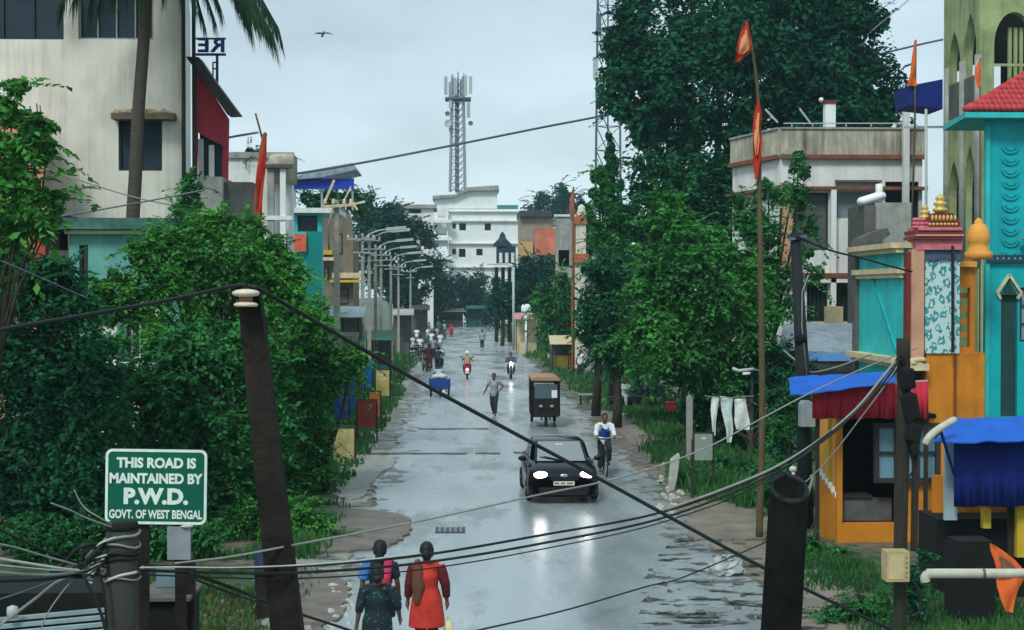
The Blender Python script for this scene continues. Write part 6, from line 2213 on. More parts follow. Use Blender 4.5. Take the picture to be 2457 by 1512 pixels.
# left side
tree('bright green tree spreading in front of the cream building on the left', 520, 34,
     [(450, 590, 60, 0), (520, 560, 52, 0), (590, 555, 45, 0), (400, 620, 70, 0), (640, 620, 62, .5), (550, 640, 90, -.5), (690, 650, 48, .5), (470, 700, 92, -.5), (350, 700, 62, 0), (630, 720, 82, 0),
      (300, 740, 45, 0), (700, 720, 45, 0), (600, 790, 80, 0), (520, 520, 26, 0), (340, 610, 36, 0), (245, 745, 40, 0), (290, 690, 36, 0), (380, 800, 48, -.5), (240, 690, 24, 0)],
     25000, .18, l_bright, .18, sub=9, subr=.40, inner=.10)
tree('creeper covered post between the palm and the red annexe', 448, 37,
     [(452, 450, 26, 0), (446, 500, 32, 0), (444, 560, 34, 0), (460, 420, 14, 0)], 1900, .15, l_mid, .08, 'creeper', cat='plant', sub=6)
tree('large leaved tree leaning in from the left edge against the salmon house', -40, 26,
     [(38, 212, 28, 0), (18, 262, 34, 0), (60, 300, 36, 0), (108, 312, 26, 0), (30, 345, 44, 0), (95, 360, 36, 0), (20, 430, 44, 0), (70, 430, 34, 0), (130, 478, 26, 0), (60, 510, 50, 0), (105, 530, 34, 0), (20, 560, 44, 0), (140, 500, 16, 0), (120, 300, 12, 0)],
     2300, .25, l_bright, .07, sub=6, subr=.5)
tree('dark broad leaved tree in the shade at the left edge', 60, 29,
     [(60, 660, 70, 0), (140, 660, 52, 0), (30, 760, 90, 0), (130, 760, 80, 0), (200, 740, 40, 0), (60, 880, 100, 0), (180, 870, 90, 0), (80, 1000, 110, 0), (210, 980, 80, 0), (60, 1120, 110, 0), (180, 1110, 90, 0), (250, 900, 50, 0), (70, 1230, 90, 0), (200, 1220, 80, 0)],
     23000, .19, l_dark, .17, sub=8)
tree('mid green tree mass behind the road sign on the left', 430, 31.5,
     [(450, 870, 80, -.5), (560, 850, 70, 0), (430, 960, 85, -.5), (540, 960, 100, 0), (310, 990, 80, 0), (390, 1090, 100, -.5), (540, 1090, 100, 0), (480, 1190, 80, 0), (300, 1130, 80, 0), (620, 880, 60, 0), (640, 1000, 70, 0), (340, 1200, 70, 0), (600, 1190, 70, 0), (230, 1050, 50, 0), (250, 830, 46, 0), (350, 900, 40, 0), (270, 920, 50, 0), (400, 830, 44, 0)],
     22000, .19, l_mid, .17, sub=8)
tree('green tree hanging over the left verge right of the leaning pole', 790, 37.5,
     [(700, 740, 45, 0), (740, 800, 62, 0), (690, 860, 70, 0), (800, 870, 52, 0), (845, 865, 34, 0), (745, 920, 68, 0), (700, 980, 75, 0), (770, 960, 40, 0), (730, 1060, 58, 0), (690, 1120, 62, 0), (745, 1140, 42, 0), (680, 1200, 50, 0)],
     18000, .20, l_bright, .15, sub=8)
tree('weedy bush at the foot of the leaning pole beside the dirt mound', 700, 30.5,
     [(620, 1250, 55, 0, .8), (700, 1260, 60, 0, .8), (770, 1255, 40, 0, .6), (820, 1290, 26, 0, .6), (540, 1270, 50, 0, .8), (740, 1310, 40, 0, .6), (640, 1310, 45, 0, .6)], 6500, .13, l_bright, .03, 'bush', cat='bush', sub=8)
tree('low hedge of dark weeds below the road sign', 420, 28,
     [(300, 1270, 60, 0, .7), (400, 1290, 60, 0, .6), (480, 1290, 50, 0, .6), (200, 1290, 70, 0, .7), (90, 1300, 80, 0, .7)], 6000, .14, l_mid, .03, 'bush', cat='bush', sub=8)
tree('tuft of plants rooted on the pale tower house roof', 612, 62.2, [(603, 362, 10, 0), (618, 366, 9, 0), (595, 368, 7, 0), (680, 376, 8, 0)], 260, .22, l_far, .02, 'roof_plant', cat='plant', sub=4)

# ------------------------------------------------------------------ coconut palm
Y = 40.0
t = thing('coconut_palm', 'tall coconut palm with a slim leaning trunk in front of the cream building', 'palm tree', (P(318, 700, Y).x, Y, 0))
pts = [(P(312, 700, Y).x, Y, 0), P(316, 620, Y), P(325, 420, Y), P(332, 270, Y), P(346, 80, Y), P(354, -80, Y), P(358, -230, Y)]
pts = spline(pts, 5)
MB().tube(pts, [.19 - .05 * i / (len(pts) - 1) for i in range(len(pts))], 10).build('trunk', m_palmbark, t, True)
top = Vector(pts[-1])
fronds = [(140, 18, 0), (175, 0, -.5), (212, 22, -.9), (235, 5, -.2), (440, 10, .2), (490, 52, 0), (515, 44, -.6), (530, 20, -.2), (596, 22, .5), (655, 84, 0), (640, 60, -.5), (618, 40, -.9), (668, 66, .9), (598, 52, 1.3), (80, -90, .5), (330, -360, .3), (480, -300, -.5), (220, -280, .4), (265, -8, -1.2), (395, -16, -1.0),
          (300, -20, -1.6), (470, 10, -1.2), (345, -10, -2.0)]
for (ex, ey, dy) in fronds:
    e = P(ex, ey, Y + dy * 1.5)
    mid = top.lerp(e, .5) + Vector((0, dy * .6, .55 + .15 * abs(e.x - top.x)))
    rach = spline([top, mid, e], 17)
    mb = MB().tube(rach, [.035 - .028 * i / (len(rach) - 1) for i in range(len(rach))], 5)
    for i in range(2, len(rach)):
        f = i / (len(rach) - 1)
        p, d = rach[i], (rach[i] - rach[i - 1]).normalized()
        sd_ = d.cross(Vector((0, 0, 1)))
        sd_ = sd_.normalized() if sd_.length > .05 else Vector((0, 1, 0))
        for s_ in (-1, 1):
            for k in range(3):
                q = p - d * .055 * k
                ln = (1.25 if ex > 560 else .95) * (1 - .40 * f) * random.uniform(.8, 1.15)
                tip = q + sd_ * s_ * ln * .45 + d * ln * .45 + Vector((0, random.uniform(-.1, .1), -ln * random.uniform(.55, .9)))
                w_ = d * .042
                mm = q.lerp(tip, .45) + Vector((0, 0, .06))
                o_ = len(mb.v)
                mb.v += [tuple(q - w_), tuple(q + w_), tuple(mm + w_ * .9), tuple(mm - w_ * .9), tuple(tip)]
                mb.f += [(o_, o_ + 1, o_ + 2, o_ + 3), (o_ + 3, o_ + 2, o_ + 4)]
    mb.build('frond', l_palm, t)
# ------------------------------------------------------------------ street lamps on the left
def street_lamp(label, h=8.2, group=None, arm=1.25):
    t = thing('street_lamp', label, 'street lamp', (0, 0, 0), group)
    MB().add([(-.115, -.10, 0), (.115, -.10, 0), (.115, .10, 0), (-.115, .10, 0), (-.07, -.065, h), (.07, -.065, h), (.07, .065, h), (-.07, .065, h)],
             [(0, 3, 2, 1), (4, 5, 6, 7), (0, 1, 5, 4), (1, 2, 6, 5), (2, 3, 7, 6), (3, 0, 4, 7)]).build('pole', m_pole, t)
    a = spline([(0, -.1, h - .5), (.25, -.1, h - .12), (arm * .6, -.1, h + .12), (arm, -.1, h + .2)], 5)
    MB().tube(a, .035, 8).build('arm', m_lamp, t, True)
    mb = MB().obox((arm + .42, -.1, h + .25), (1.0, .36, .15), (0, -.09, 0))
    mb.obox((arm + .45, -.1, h + .19), (.72, .24, .05), (0, -.09, 0))
    mb.build('lamp_head', m_lamp, t)
    mb = MB().bar((-.75, -.14, h - .28), (.6, -.14, h - .28), .08)
    mb.bar((-.45, -.14, h - .95), (.4, -.14, h - .95), .07)
    o = mb.build('cross_arm', m_steel, t)
    for x in (-.7, -.3, .3, .55):
        MB().lathe((x, -.14, h - .24), [(.04, 0), (.06, .05), (.035, .09), (.055, .14), (0, .17)], 10).build('insulator', m_porc, o, True)
    return t


LG = 'street lamps along the left side of the road'
lamps = [(870, 75, 7.9, 'tallest nearest'), (886, 80, 8.0, ''), (901, 86, 7.7, ''), (914, 92, 7.5, ''), (938, 106, 7.5, ''), (956, 117, 7.2, ''), (985, 146, 7.2, ''), (1001, 166, 7.4, '')]
labs = ['nearest of the street lamps along the left roadside, leftmost in the receding row',
        'second street lamp of the left row, close behind the nearest one',
        'third street lamp of the left row, its lamp over the dark trees',
        'fourth street lamp of the left row, rightmost of the front cluster',
        'fifth street lamp of the left row, first of the shorter looking cluster behind',
        'sixth street lamp of the left row, in the middle of the far cluster',
        'seventh street lamp of the left row, far down near the roadside crowd',
        'farthest street lamp of the left row, beside the road end trees']
sl = None
for (px, Y, h, _), lab in zip(lamps, labs):
    q = P(px, 700, Y)
    if sl is None:
        sl = street_lamp(lab, 7.9, LG)
        sl.location = (q.x, Y, 0)
    else:
        c_ = copy_thing(sl, (q.x, Y, 0), random.uniform(-.15, .15), lab, LG, (1, 1, h / 7.9))
    c_rot = None
# power pole with long cross arms nearer than the lamps
Y = 66.0
q = P(808, 700, Y)
t = thing('power_pole', 'pale concrete power pole with long cross arms and stays before the brown house', 'utility pole', (q.x, Y, 0))
zt = P(0, 478, Y).z
MB().add([(q.x - .17, Y - .15, 0), (q.x + .17, Y - .15, 0), (q.x + .17, Y + .15, 0), (q.x - .17, Y + .15, 0), (q.x - .10, Y - .1, zt), (q.x + .10, Y - .1, zt), (q.x + .10, Y + .1, zt), (q.x - .10, Y + .1, zt)],
         [(0, 3, 2, 1), (4, 5, 6, 7), (0, 1, 5, 4), (1, 2, 6, 5), (2, 3, 7, 6), (3, 0, 4, 7)]).build('pole', m_pole, t)
mb = MB().bar(P(774, 496, Y - .25), P(846, 492, Y - .25), .12).bar(P(814, 496, Y - .25), P(876, 484, Y - .3), .10).bar(P(846, 486, Y - .28), P(858, 504, Y - .28), .10)
mb.bar(P(776, 492, Y - .2), P(802, 432, Y - .2), .10).bar(P(822, 488, Y - .2), P(842, 448, Y - .2), .06)
mb.build('cross_arm', m_creamtrim, t)
for px in (780, 800, 826, 842):
    c = P(px, 490, Y - .25)
    MB().lathe((c.x, c.y, c.z), [(.06, 0), (.09, .07), (.05, .12), (.08, .19), (0, .24)], 10).build('insulator', m_porc, t, True)
MB().tube([P(800, 500, Y - .2), P(786, 545, Y - .2), P(790, 600, Y - .2)], .05, 6).build('loop_cable', m_wire_l, t, True)
# lamp post on the right verge far off
t = thing('street_lamp', 'lone pale lamp post on the right verge far behind the bright headlight', 'street lamp', (P(1232, 700, 128).x, 128, 0))
q = P(1232, 700, 128)
MB().tube([(q.x, 128, 0), (q.x, 128, P(0, 640, 128).z)], .10, 8).build('pole', m_lamp, t, True)
MB().tube([(q.x, 128, P(0, 642, 128).z), (q.x - .5, 128, P(0, 634, 128).z), (q.x - 1.4, 128, P(0, 634, 128).z)], .05, 6).build('arm', m_lamp, t, True)
MB().obox((q.x - 1.8, 128, P(0, 634, 128).z), (.9, .3, .12)).build('lamp_head', m_lamp, t)

# ------------------------------------------------------------------ flag poles
def flag_cloth(name, outline, Y, mat, root, wave=.06):
    """Cloth with real thickness hung from points (px, py); outline runs top to bottom in left/right pairs."""
    V, Fc = [], []
    n = len(outline)
    m = 6
    for i, ((lx, ly), (rx, ry)) in enumerate(outline):
        for j in range(m + 1):
            u = j / m
            q = P(lx + (rx - lx) * u, ly + (ry - ly) * u, Y)
            dy = wave * math.sin(u * 5 + i * 1.7)
            V += [(q.x, Y + dy, q.z), (q.x, Y + dy + .012, q.z)]
    w = 2 * (m + 1)
    for i in range(n - 1):
        for j in range(m):
            a = i * w + 2 * j
            Fc += [(a, a + w, a + w + 2, a + 2), (a + 1, a + 3, a + w + 3, a + w + 1)]
    return MB().add(V, Fc).build(name, mat, root, True)


Y = 30.0
g = G(1830, 1302)
t = thing('flag_pole', 'tall brown bamboo flag pole with two saffron pennants on the right roadside', 'flag pole', (g.x, Y, 0))
pts = spline([(g.x, Y, 0), P(1829, 1000, Y), P(1826, 700, Y), P(1822, 430, Y), P(1822, 300, Y), P(1814, 180, Y), P(1800, 88, Y)], 6)
MB().tube(pts, [.075 - .055 * i / (len(pts) - 1) for i in range(len(pts))], 9).build('pole', m_bamboo, t, True)
flag_cloth('pennant', [((1788, 54), (1793, 52)), ((1778, 76), (1803, 92)), ((1770, 105), (1805, 118)), ((1766, 130), (1793, 132)), ((1763, 150), (1772, 148))], Y - .05, m_flag_r, t)['label'] = 'upper pennant, red with a peach centre'
flag_cloth('pennant_centre', [((1787, 72), (1791, 72)), ((1780, 92), (1799, 100)), ((1775, 112), (1799, 116)), ((1771, 130), (1784, 130))], Y - .13, m_flag_p, t)
o = flag_cloth('pennant', [((1816, 240), (1820, 242)), ((1811, 270), (1829, 272)), ((1806, 310), (1827, 308)), ((1806, 350), (1829, 345)), ((1808, 390), (1824, 385)), ((1813, 432), (1820, 425))], Y - .09, m_flag_r, t)
flag_cloth('pennant_centre', [((1816, 270), (1822, 272)), ((1811, 310), (1822, 308)), ((1809, 335), (1824, 335)), ((1812, 375), (1817, 372))], Y - .16, m_flag_p, t)
Y = 35.5
t = thing('flag_pole', 'bamboo pole wrapped in a drooping red flag on the left against the pale house', 'flag pole', (P(606, 700, Y).x, Y, 0))
b0 = P(606, 700, Y)
MB().tube(spline([(b0.x, Y, 0), P(612, 560, Y), P(620, 440, Y), P(628, 360, Y), P(637, 318, Y)], 5), [.055] * 20 + [.03], 8).build('pole', M('reddish_bamboo', (.22, .08, .04), .8, .3, 5), t, True)
flag_cloth('flag', [((634, 318), (641, 320)), ((624, 360), (639, 366)), ((617, 400), (637, 405)), ((614, 440), (634, 438)), ((613, 490), (630, 488)), ((613, 530), (628, 525)), ((617, 545), (622, 540))], Y - .07, m_flag_r, t, .09)
MB().tube([P(630, 335, Y + .1), P(622, 305, Y + .1), P(613, 272, Y + .1)], .025, 6).build('stick', m_bamboo, t, True)
Y = 49.0
t = thing('flag_pole', 'thin pole with a narrow orange pennant standing on the dark blue canopy', 'flag pole', (P(2190, 700, Y).x, Y, 0))
MB().tube([(P(2196, 700, Y).x, Y + .9, 0), P(2196, 250, Y + .9), P(2197, 96, Y + .9)], .035, 7).build('pole', m_bamboo, t, True)
flag_cloth('pennant', [((2195, 98), (2198, 98)), ((2189, 140), (2198, 142)), ((2184, 175), (2198, 178)), ((2176, 206), (2200, 206))], Y + .85, m_flag_o, t)
Y = 45.0
t = thing('flag_pole', 'short stick with a small peach pennant in front of the arcaded building', 'flag pole', (P(2348, 700, Y).x, Y, 0))
MB().tube([(P(2352, 700, Y).x, Y, 0), P(2352, 140, Y)], .025, 7).build('pole', m_bamboo, t, True)
flag_cloth('pennant', [((2350, 146), (2354, 146)), ((2341, 168), (2354, 172)), ((2340, 190), (2355, 190)), ((2346, 212), (2352, 210))], Y - .05, m_flag_o, t, .04)
Y = 88.0
t = thing('flag_pole', 'thin orange flag pole above the temple tower roofs', 'flag pole', (P(1376, 700, Y).x, Y, 0))
MB().tube([(P(1376, 700, Y).x, Y, 0), P(1376, 448, Y)], .05, 6).build('pole', m_bamboo, t, True)
flag_cloth('pennant', [((1374, 452), (1378, 452)), ((1367, 480), (1378, 484)), ((1366, 510), (1377, 512)), ((1370, 530), (1374, 528))], Y - .06, M('dull_orange_cloth', (.34, .12, .07), .85, .2, 3), t)

# ------------------------------------------------------------------ foreground: leaning pole with insulator
Y = 13.0
a, b_ = P(598, 694, Y), P(754, 2085, Y)
mb = MB()
w0, w1 = .095, .155
d_ = (b_ - a).normalized()
vs_ = []
for p_, w_ in ((b_, w1), (a, w0)):
    vs_ += [(p_.x - w_, Y - w_, max(p_.z, 0)), (p_.x + w_, Y - w_, max(p_.z, 0)), (p_.x + w_, Y + w_, max(p_.z, 0)), (p_.x - w_, Y + w_, max(p_.z, 0))]
t = thing('leaning_pole', 'dark leaning concrete pole with a cable insulator at its top, left foreground', 'utility pole', (b_.x, Y, 0))
mb.add(vs_, [(0, 3, 2, 1), (4, 5, 6, 7), (0, 1, 5, 4), (1, 2, 6, 5), (2, 3, 7, 6), (3, 0, 4, 7)])
mb.build('pole', m_rail, t)
mb = MB().bar((a.x - .02, Y - .13, a.z - .06), (a.x - .02, Y - .13, a.z + .03), .24, .05)
mb.build('bracket', m_rail, t)
c = P(590, 736, Y - .22)
o = MB().lathe((c.x, c.y, c.z), [(.0, 0), (.095, .0), (.105, .018), (.09, .032), (.055, .04), (.05, .075), (.055, .085), (.10, .092), (.118, .108), (.112, .128), (.08, .142), (.03, .15), (0, .15)], 22, 1, 1).build('insulator', m_porc, t, True)
MB().lathe((c.x, c.y, c.z + .035), [(.058, 0), (.056, .02), (.058, .05), (.058, .052)], 20).build('waist', m_porc_b, o, True)
MB().tube([(c.x, c.y, c.z + .12), (c.x, c.y, c.z + .19)], .02, 8).build('pin', m_rail, o, True)

# left post with the cable bundle
Y = 12.0
q = P(293, 1262, Y)
t = thing('cable_post', 'thick grey concrete post wrapped in cable loops at the lower left', 'post', (q.x, Y, 0))
MB().tube([(q.x + .005, Y, 0), (q.x, Y, q.z - .06), (q.x, Y, q.z)], [.135, .125, .115], 18).build('pole', M('dark_grey_post', (.050, .054, .046), .9, .25, 4, .3), t, True)
MB().lathe((q.x, Y, q.z - .004), [(.13, -.02), (.132, .0), (.12, .035), (0, .035)], 18).build('cap', m_blackmatt, t, True)


def ring(cx_, cz_, Y, r, mat, th, tiltx=0.0, name='cable_loop', a0=0, a1=6.28):
    pts = []
    for i in range(25):
        a = a0 + (a1 - a0) * i / 24
        pts.append((cx_ + r * math.cos(a), Y + r * math.sin(a), cz_ + tiltx * math.cos(a) + .01 * math.sin(3 * a)))
    return MB().tube(pts, th, 6).build(name, mat, t, True)


zc = lambda y: P(0, y, Y).z
ring(q.x, zc(1288), Y, .137, m_wire_l, .012, .03)
ring(q.x, zc(1305), Y, .14, m_wire_l, .010, -.02)
ring(q.x, zc(1325), Y, .135, m_wire, .016, .0)
ring(q.x, zc(1338), Y, .135, m_wire, .014, .01)
ring(q.x + .01, zc(1378), Y, .15, m_wire_w, .011, .045)
ring(q.x, zc(1384), Y, .142, m_wire_l, .009, -.01)
mb = MB()
random.seed(3)
for i in range(16):
    x0 = q.x - .13 - random.uniform(0, .18)
    z0 = zc(1345) + random.uniform(-.10, .10)
    pts = [(q.x - .10, Y - .10, z0 + random.uniform(-.05, .10)), (x0, Y - .16 + random.uniform(-.06, .03), z0 + random.uniform(-.05, .05)), (x0 - random.uniform(.05, .2), Y - .1, zc(1372) + random.uniform(-.03, .03)), (q.x - .55, Y - .05, zc(1372) + random.uniform(-.02, .02))]
    mb.tube(spline(pts, 5), random.choice((.008, .010, .014)), 6)
mb.build('cable_tangle', m_wire, t, True)
mb = MB()
for i in range(5):
    z0 = zc(1335 + i * 9)
    pts = [(q.x - .09 - .02 * i, Y - .13, z0 + .03), (q.x - .2, Y - .17, z0), (q.x - .26, Y - .15, z0 - .05), (q.x - .2, Y - .14, z0 - .07)]
    mb.tube(spline(pts, 4), .008, 6)
mb.tube(spline([(q.x - .02, Y - .14, zc(1284)), (q.x - .15, Y - .15, zc(1300)), (q.x - .26, Y - .14, zc(1335))], 5), .009, 6)
mb.build('pale_tangle', m_wire_w, t, True)
mb = MB()
mb.tube(spline([P(300, 1275, Y), P(240, 1255, Y - .2), P(200, 1240, Y - .3), P(170, 1225, Y - .4), P(122, 1207, Y - .5)], 5), .007, 6)
mb.tube(spline([P(295, 1272, Y), P(235, 1240, Y - .2), P(200, 1215, Y - .2), P(178, 1175, Y - .2)], 5), .006, 6)
mb.build('loose_end', m_wire_l, t, True)
# thick black open pipe at lower right
Y = 11.5
q = P(1894, 1172, Y)
t = thing('black_pipe', 'thick black open topped pipe standing at the lower right foreground', 'pipe', (q.x, Y, 0))
base = P(1845, 2200, Y)
prof = []
mb = MB()
axis0, axis1 = Vector((q.x - .20, Y, 0)), Vector((q.x, Y, q.z))
k = 24
vs_, fs_ = [], []
for p_, r_ in ((axis0, .165), (axis1, .148), (axis1 + Vector((0, 0, .008)), .142), (axis1 + Vector((0, 0, 0)), .118), (axis1 - Vector((.06, 0, .9)), .118)):
    for j in range(k):
        an = 2 * math.pi * j / k
        vs_.append(p_ + Vector((r_ * math.cos(an), r_ * math.sin(an), r_ * math.sin(an) * (.60 if p_.z > q.z - .5 else 0) + .012 * math.sin(5 * an))))
for i in range(4):
    for j in range(k):
        x_, y_ = i * k + j, i * k + (j + 1) % k
        fs_.append((x_, y_, y_ + k, x_ + k))
fs_.append(tuple(range(4 * k, 5 * k)))
mb.add(vs_, fs_).build('tube', M('sooty_black_pipe', (.006, .007, .007), .9, .6, 5, .4, .35, (.03, .034, .034), spec=.08), t, True)
mb = MB().torus((q.x, Y, q.z), .136, .016, 'z', 28, 8)
mb.v = [(x, y, z + (y - Y) * .60) for x, y, z in mb.v]
mb.build('rim', M('worn_pipe_rim', (.020, .023, .023), .8, .4, 6, spec=.1), t, True)
solo('insulator', MB().ell((q.x + .06, Y + .15, q.z + .13), (.03, .03, .026), 10, 8).tube([(q.x + .06, Y + .13, q.z + .05), (q.x + .06, Y + .145, q.z + .12)], .012, 6), m_wire_w, 'tiny white insulator knob on the far rim of the black pipe', 'insulator', None, True)

# wooden pole with meter box
Y = 17.0
q = P(2167, 812, Y)
t = thing('wooden_pole', 'dark wooden pole with a beige meter box and many wires at the right', 'utility pole', (q.x, Y, 0))
zz = q.z
MB().tube(spline([(q.x - .03, Y, 0), (q.x - .02, Y, zz * .5), (q.x + .01, Y, zz * .8), (q.x, Y, zz)], 4), .078, 10).build('pole', m_wood, t, True)
X0, X1, Z0, Z1 = FR(2116, 1317, 2170, 1388, Y - .1)
o = MB().box(X0, X1, Y - .30, Y - .082, Z0, Z1).build('meter_box', m_box, t)
MB().box(X0 + .02, X1 - .07, Y - .308, Y - .301, Z0 + .03, Z1 - .03).build('door', M('paler_box_door', (.52, .42, .22), .6, .15, 6), o)
mb = MB()
for i in range(5):
    mb.ell((X1 - .035, Y - .302, Z0 + .05 + i * .055), .010, 6, 4)
mb.build('screw', m_steel_d, o)
mb = MB()
for y0, y1, x0, x1 in ((880, 935, 2150, 2190), (940, 1010, 2156, 2200), (1015, 1060, 2164, 2206), (1064, 1092, 2176, 2198)):
    X0, X1, Z0, Z1 = FR(x0, y0, x1, y1, Y)
    mb.obox(((X0 + X1) / 2, Y - .10, (Z0 + Z1) / 2), ((X1 - X0) * .8, .13, (Z1 - Z0) * .9), (0, random.uniform(-.25, .25), random.uniform(-.3, .3)))
    mb.bar(((X0 + X1) / 2, Y - .1, Z0 - .1), ((X0 + X1) / 2 - .03, Y - .08, Z1 + .12), .05)
mb.bar(P(2158, 850, Y - .1), P(2182, 905, Y - .1), .05)
put(fuse(mb, .02, 2), 'switch_gear', m_blackmatt, t)
MB().tube(spline([P(2188, 1010, Y - .12), P(2200, 1060, Y - .12), P(2196, 1120, Y - .1), P(2175, 1150, Y - .09)], 5), .012, 6).build('lead_cable', m_wire, t, True)
MB().tube(spline([P(2186, 1390, Y - .1), P(2206, 1420, Y - .1), P(2208, 1465, Y - .1), P(2186, 1480, Y - .09)], 5), .018, 6).build('cable_coil', m_wire, t, True)

# dark utility pole behind the creeper
Y = 31.5
q0, q1 = P(1936, 700, Y), P(1908, 558, Y)
t = thing('utility_pole', 'dark utility pole with a grey box, left of the blue awning', 'utility pole', (q0.x, Y, 0))
MB().tube([(q0.x, Y, 0), P(1926, 900, Y), q1], [.17, .15, .11], 10).build('pole', M('blue_black_pole', (.012, .016, .020), .8, .3, 5, .2), t, True)
X0, X1, Z0, Z1 = FR(1911, 968, 1945, 1020, Y)
MB().box(X0, X1, Y - .42, Y - .17, Z0, Z1).prism([(X0, Z1 + .001), (X1, Z1 + .001), (X1 - .1, Z1 + .08), (X0 + .05, Z1 + .08)], Y - .42, Y - .17).build('junction_box', m_greybox, t)
MB().tube([P(1940, 660, Y - .1), P(1925, 700, Y - .15), P(1924, 780, Y - .15), P(1936, 900, Y - .15)], .015, 6).build('cable', m_wire_l, t, True)
mb = MB().bar(P(1892, 575, Y - .12), P(1936, 566, Y - .12), .06)
mb.build('cross_arm', m_steel_d, t)
MB().tube([P(1908, 812, Y - .12), P(1934, 812, Y - .12)], .10, 10).build('transformer', m_blackmatt, t, True)
Y = 30.6
t = thing('white_conduit', 'thin white conduit standing between black pipe and orange kiosk', 'pipe', (P(1950, 700, Y).x, Y, 0))
MB().tube([(G(1946, 1312).x, Y, 0), P(1950, 1150, Y), P(1947, 1140, Y)], .035, 8).build('tube', m_lamp, t, True)

# ------------------------------------------------------------------ road sign
Y = 13.2
c = P(375, 1168, Y)
W_, H_ = .885, .66
t = thing('road_sign', 'green road sign reading THIS ROAD IS MAINTAINED BY P.W.D. above the cable post', 'sign', (c.x, Y, 0))
TILT = .018


def rrect(w, h, r, n=6):
    pts = []
    for cx_, cz_, a0 in ((w / 2 - r, h / 2 - r, 0), (-w / 2 + r, h / 2 - r, 90), (-w / 2 + r, -h / 2 + r, 180), (w / 2 - r, -h / 2 + r, 270)):
        for i in range(n + 1):
            a = R(a0 + 90 * i / n)
            pts.append((cx_ + r * math.cos(a), cz_ + r * math.sin(a)))
    return pts


def sg(mb):
    return moved(mb, (c.x, Y, c.z), 0, 1, TILT)


sg(MB().prism(rrect(W_, H_, .06), -.006, .012)).build('plate', m_sign, t)
o_, i_ = rrect(W_ - .004, H_ - .004, .058), rrect(W_ - .05, H_ - .05, .04)
bd = MB()
k = len(o_)
bd.add([(x, -.0095, z) for x, z in o_] + [(x, -.0095, z) for x, z in i_] + [(x, -.0062, z) for x, z in o_] + [(x, -.0062, z) for x, z in i_],
       [(j, (j + 1) % k, k + (j + 1) % k, k + j) for j in range(k)] + [(j, 2 * k + j, 2 * k + (j + 1) % k, (j + 1) % k) for j in range(k)])
sg(bd).build('border', m_signw, t)
for body_, hh, dz, wd, bo in (("THIS ROAD IS", .083, .205, .69, .0065), ("MAINTAINED BY", .083, .068, .81, .0065), ("P.W.D.", .128, -.090, .56, .012), ("GOVT. OF WEST BENGAL", .072, -.245, .81, .0042)):
    tm = text_mb(body_, hh, bo * .8, .0008)
    xs = [v[0] for v in tm.v]
    kx = wd / (max(xs) - min(xs))
    tm.v = [((x - (max(xs) + min(xs)) / 2) * kx, y - .009, z + dz) for x, y, z in tm.v]
    sg(tm).build('lettering', m_signw, t)
for dx in (-.12, .20):
    MB().box(c.x + dx - .045, c.x + dx + .045, Y + .02, Y + .07, 0, c.z + .2).build('post', m_rail, t)
X0, X1, Z0, Z1 = FR(402, 1264, 466, 1342, Y)
MB().box(X0, X1 - .03, Y - .02, Y + .012, Z0, Z1).build('back_box', m_greybox, t)
MB().ell((P(446, 0, Y).x, Y - .03, P(0, 1264, Y).z), (.06, .025, .014), 10, 6).build('clip', m_wire_w, t, True)

# PVC spout with the orange cloth, right foreground
Y = 13.0
t = thing('drain_spout', 'grimy white plastic spout pipe sticking in from the right edge', 'pipe', (P(2330, 700, Y).x, Y, P(0, 1378, Y).z))
MB().tube(spline([P(2221, 1396, Y), P(2220, 1386, Y), P(2226, 1378, Y), P(2238, 1376, Y), P(2350, 1376, Y), P(2480, 1376, Y), P(2700, 1376, Y)], 5), .042, 14).build('tube', m_pvc, t, True)
MB().tube([P(2356, 1376, Y), P(2362, 1376, Y)], .047, 14).build('joint', m_dgrey, t, True)
t = thing('orange_cloth', 'torn orange cloth pennant hanging behind and below the white spout pipe', 'flag', (P(2410, 700, Y).x, Y, P(0, 1378, Y).z))
flag_cloth('cloth', [((2376, 1304), (2382, 1306)), ((2379, 1322), (2408, 1322)), ((2386, 1345), (2438, 1345)), ((2391, 1368), (2456, 1368))], Y + .07, m_flag_o, t, .02)
flag_cloth('cloth', [((2390, 1384), (2456, 1386)), ((2396, 1410), (2446, 1412)), ((2402, 1440), (2438, 1440)), ((2412, 1468), (2428, 1470))], Y - .02, m_flag_o, t, .03)
flag_cloth('brown_patch', [((2398, 1338), (2404, 1336)), ((2404, 1352), (2426, 1350)), ((2408, 1366), (2440, 1366))], Y + .035, M('brown_patch_cloth', (.20, .10, .06), .9, .2, 4), t, .01)  # darker brown piece in front of the upper orange cloth

# ------------------------------------------------------------------ cables
cable('thick black cable running from the leaning pole down across the road to the lower right',
      [(612, 690, 12.85), (640, 703, 12.9), (840, 820, 13.4), (1040, 935, 14), (1440, 1150, 14.6), (1850, 1372, 15), (2140, 1512, 15.3), (2300, 1590, 15.5)], .020, m_wire, None, 'cable', 8)
cable('thick black cable coming from the left edge up to the insulator on the leaning pole',
      [(-120, 822, 10.5), (0, 792, 11), (200, 757, 11.7), (430, 715, 12.4), (560, 686, 12.8), (612, 690, 12.85)], .016, m_wire, None, 'cable', 8)
BG = 'cable pair slung across the road'
cable('upper cable of the sagging pair slung from the cable post to the wooden pole',
      [(330, 1356, 12), (520, 1362, 12.5), (720, 1358, 13), (1000, 1334, 13.7), (1300, 1284, 14.5), (1600, 1226, 15.3), (1850, 1130, 16.1), (2000, 1030, 16.6), (2100, 930, 16.8), (2160, 850, 16.9)], .013, m_wire, BG)
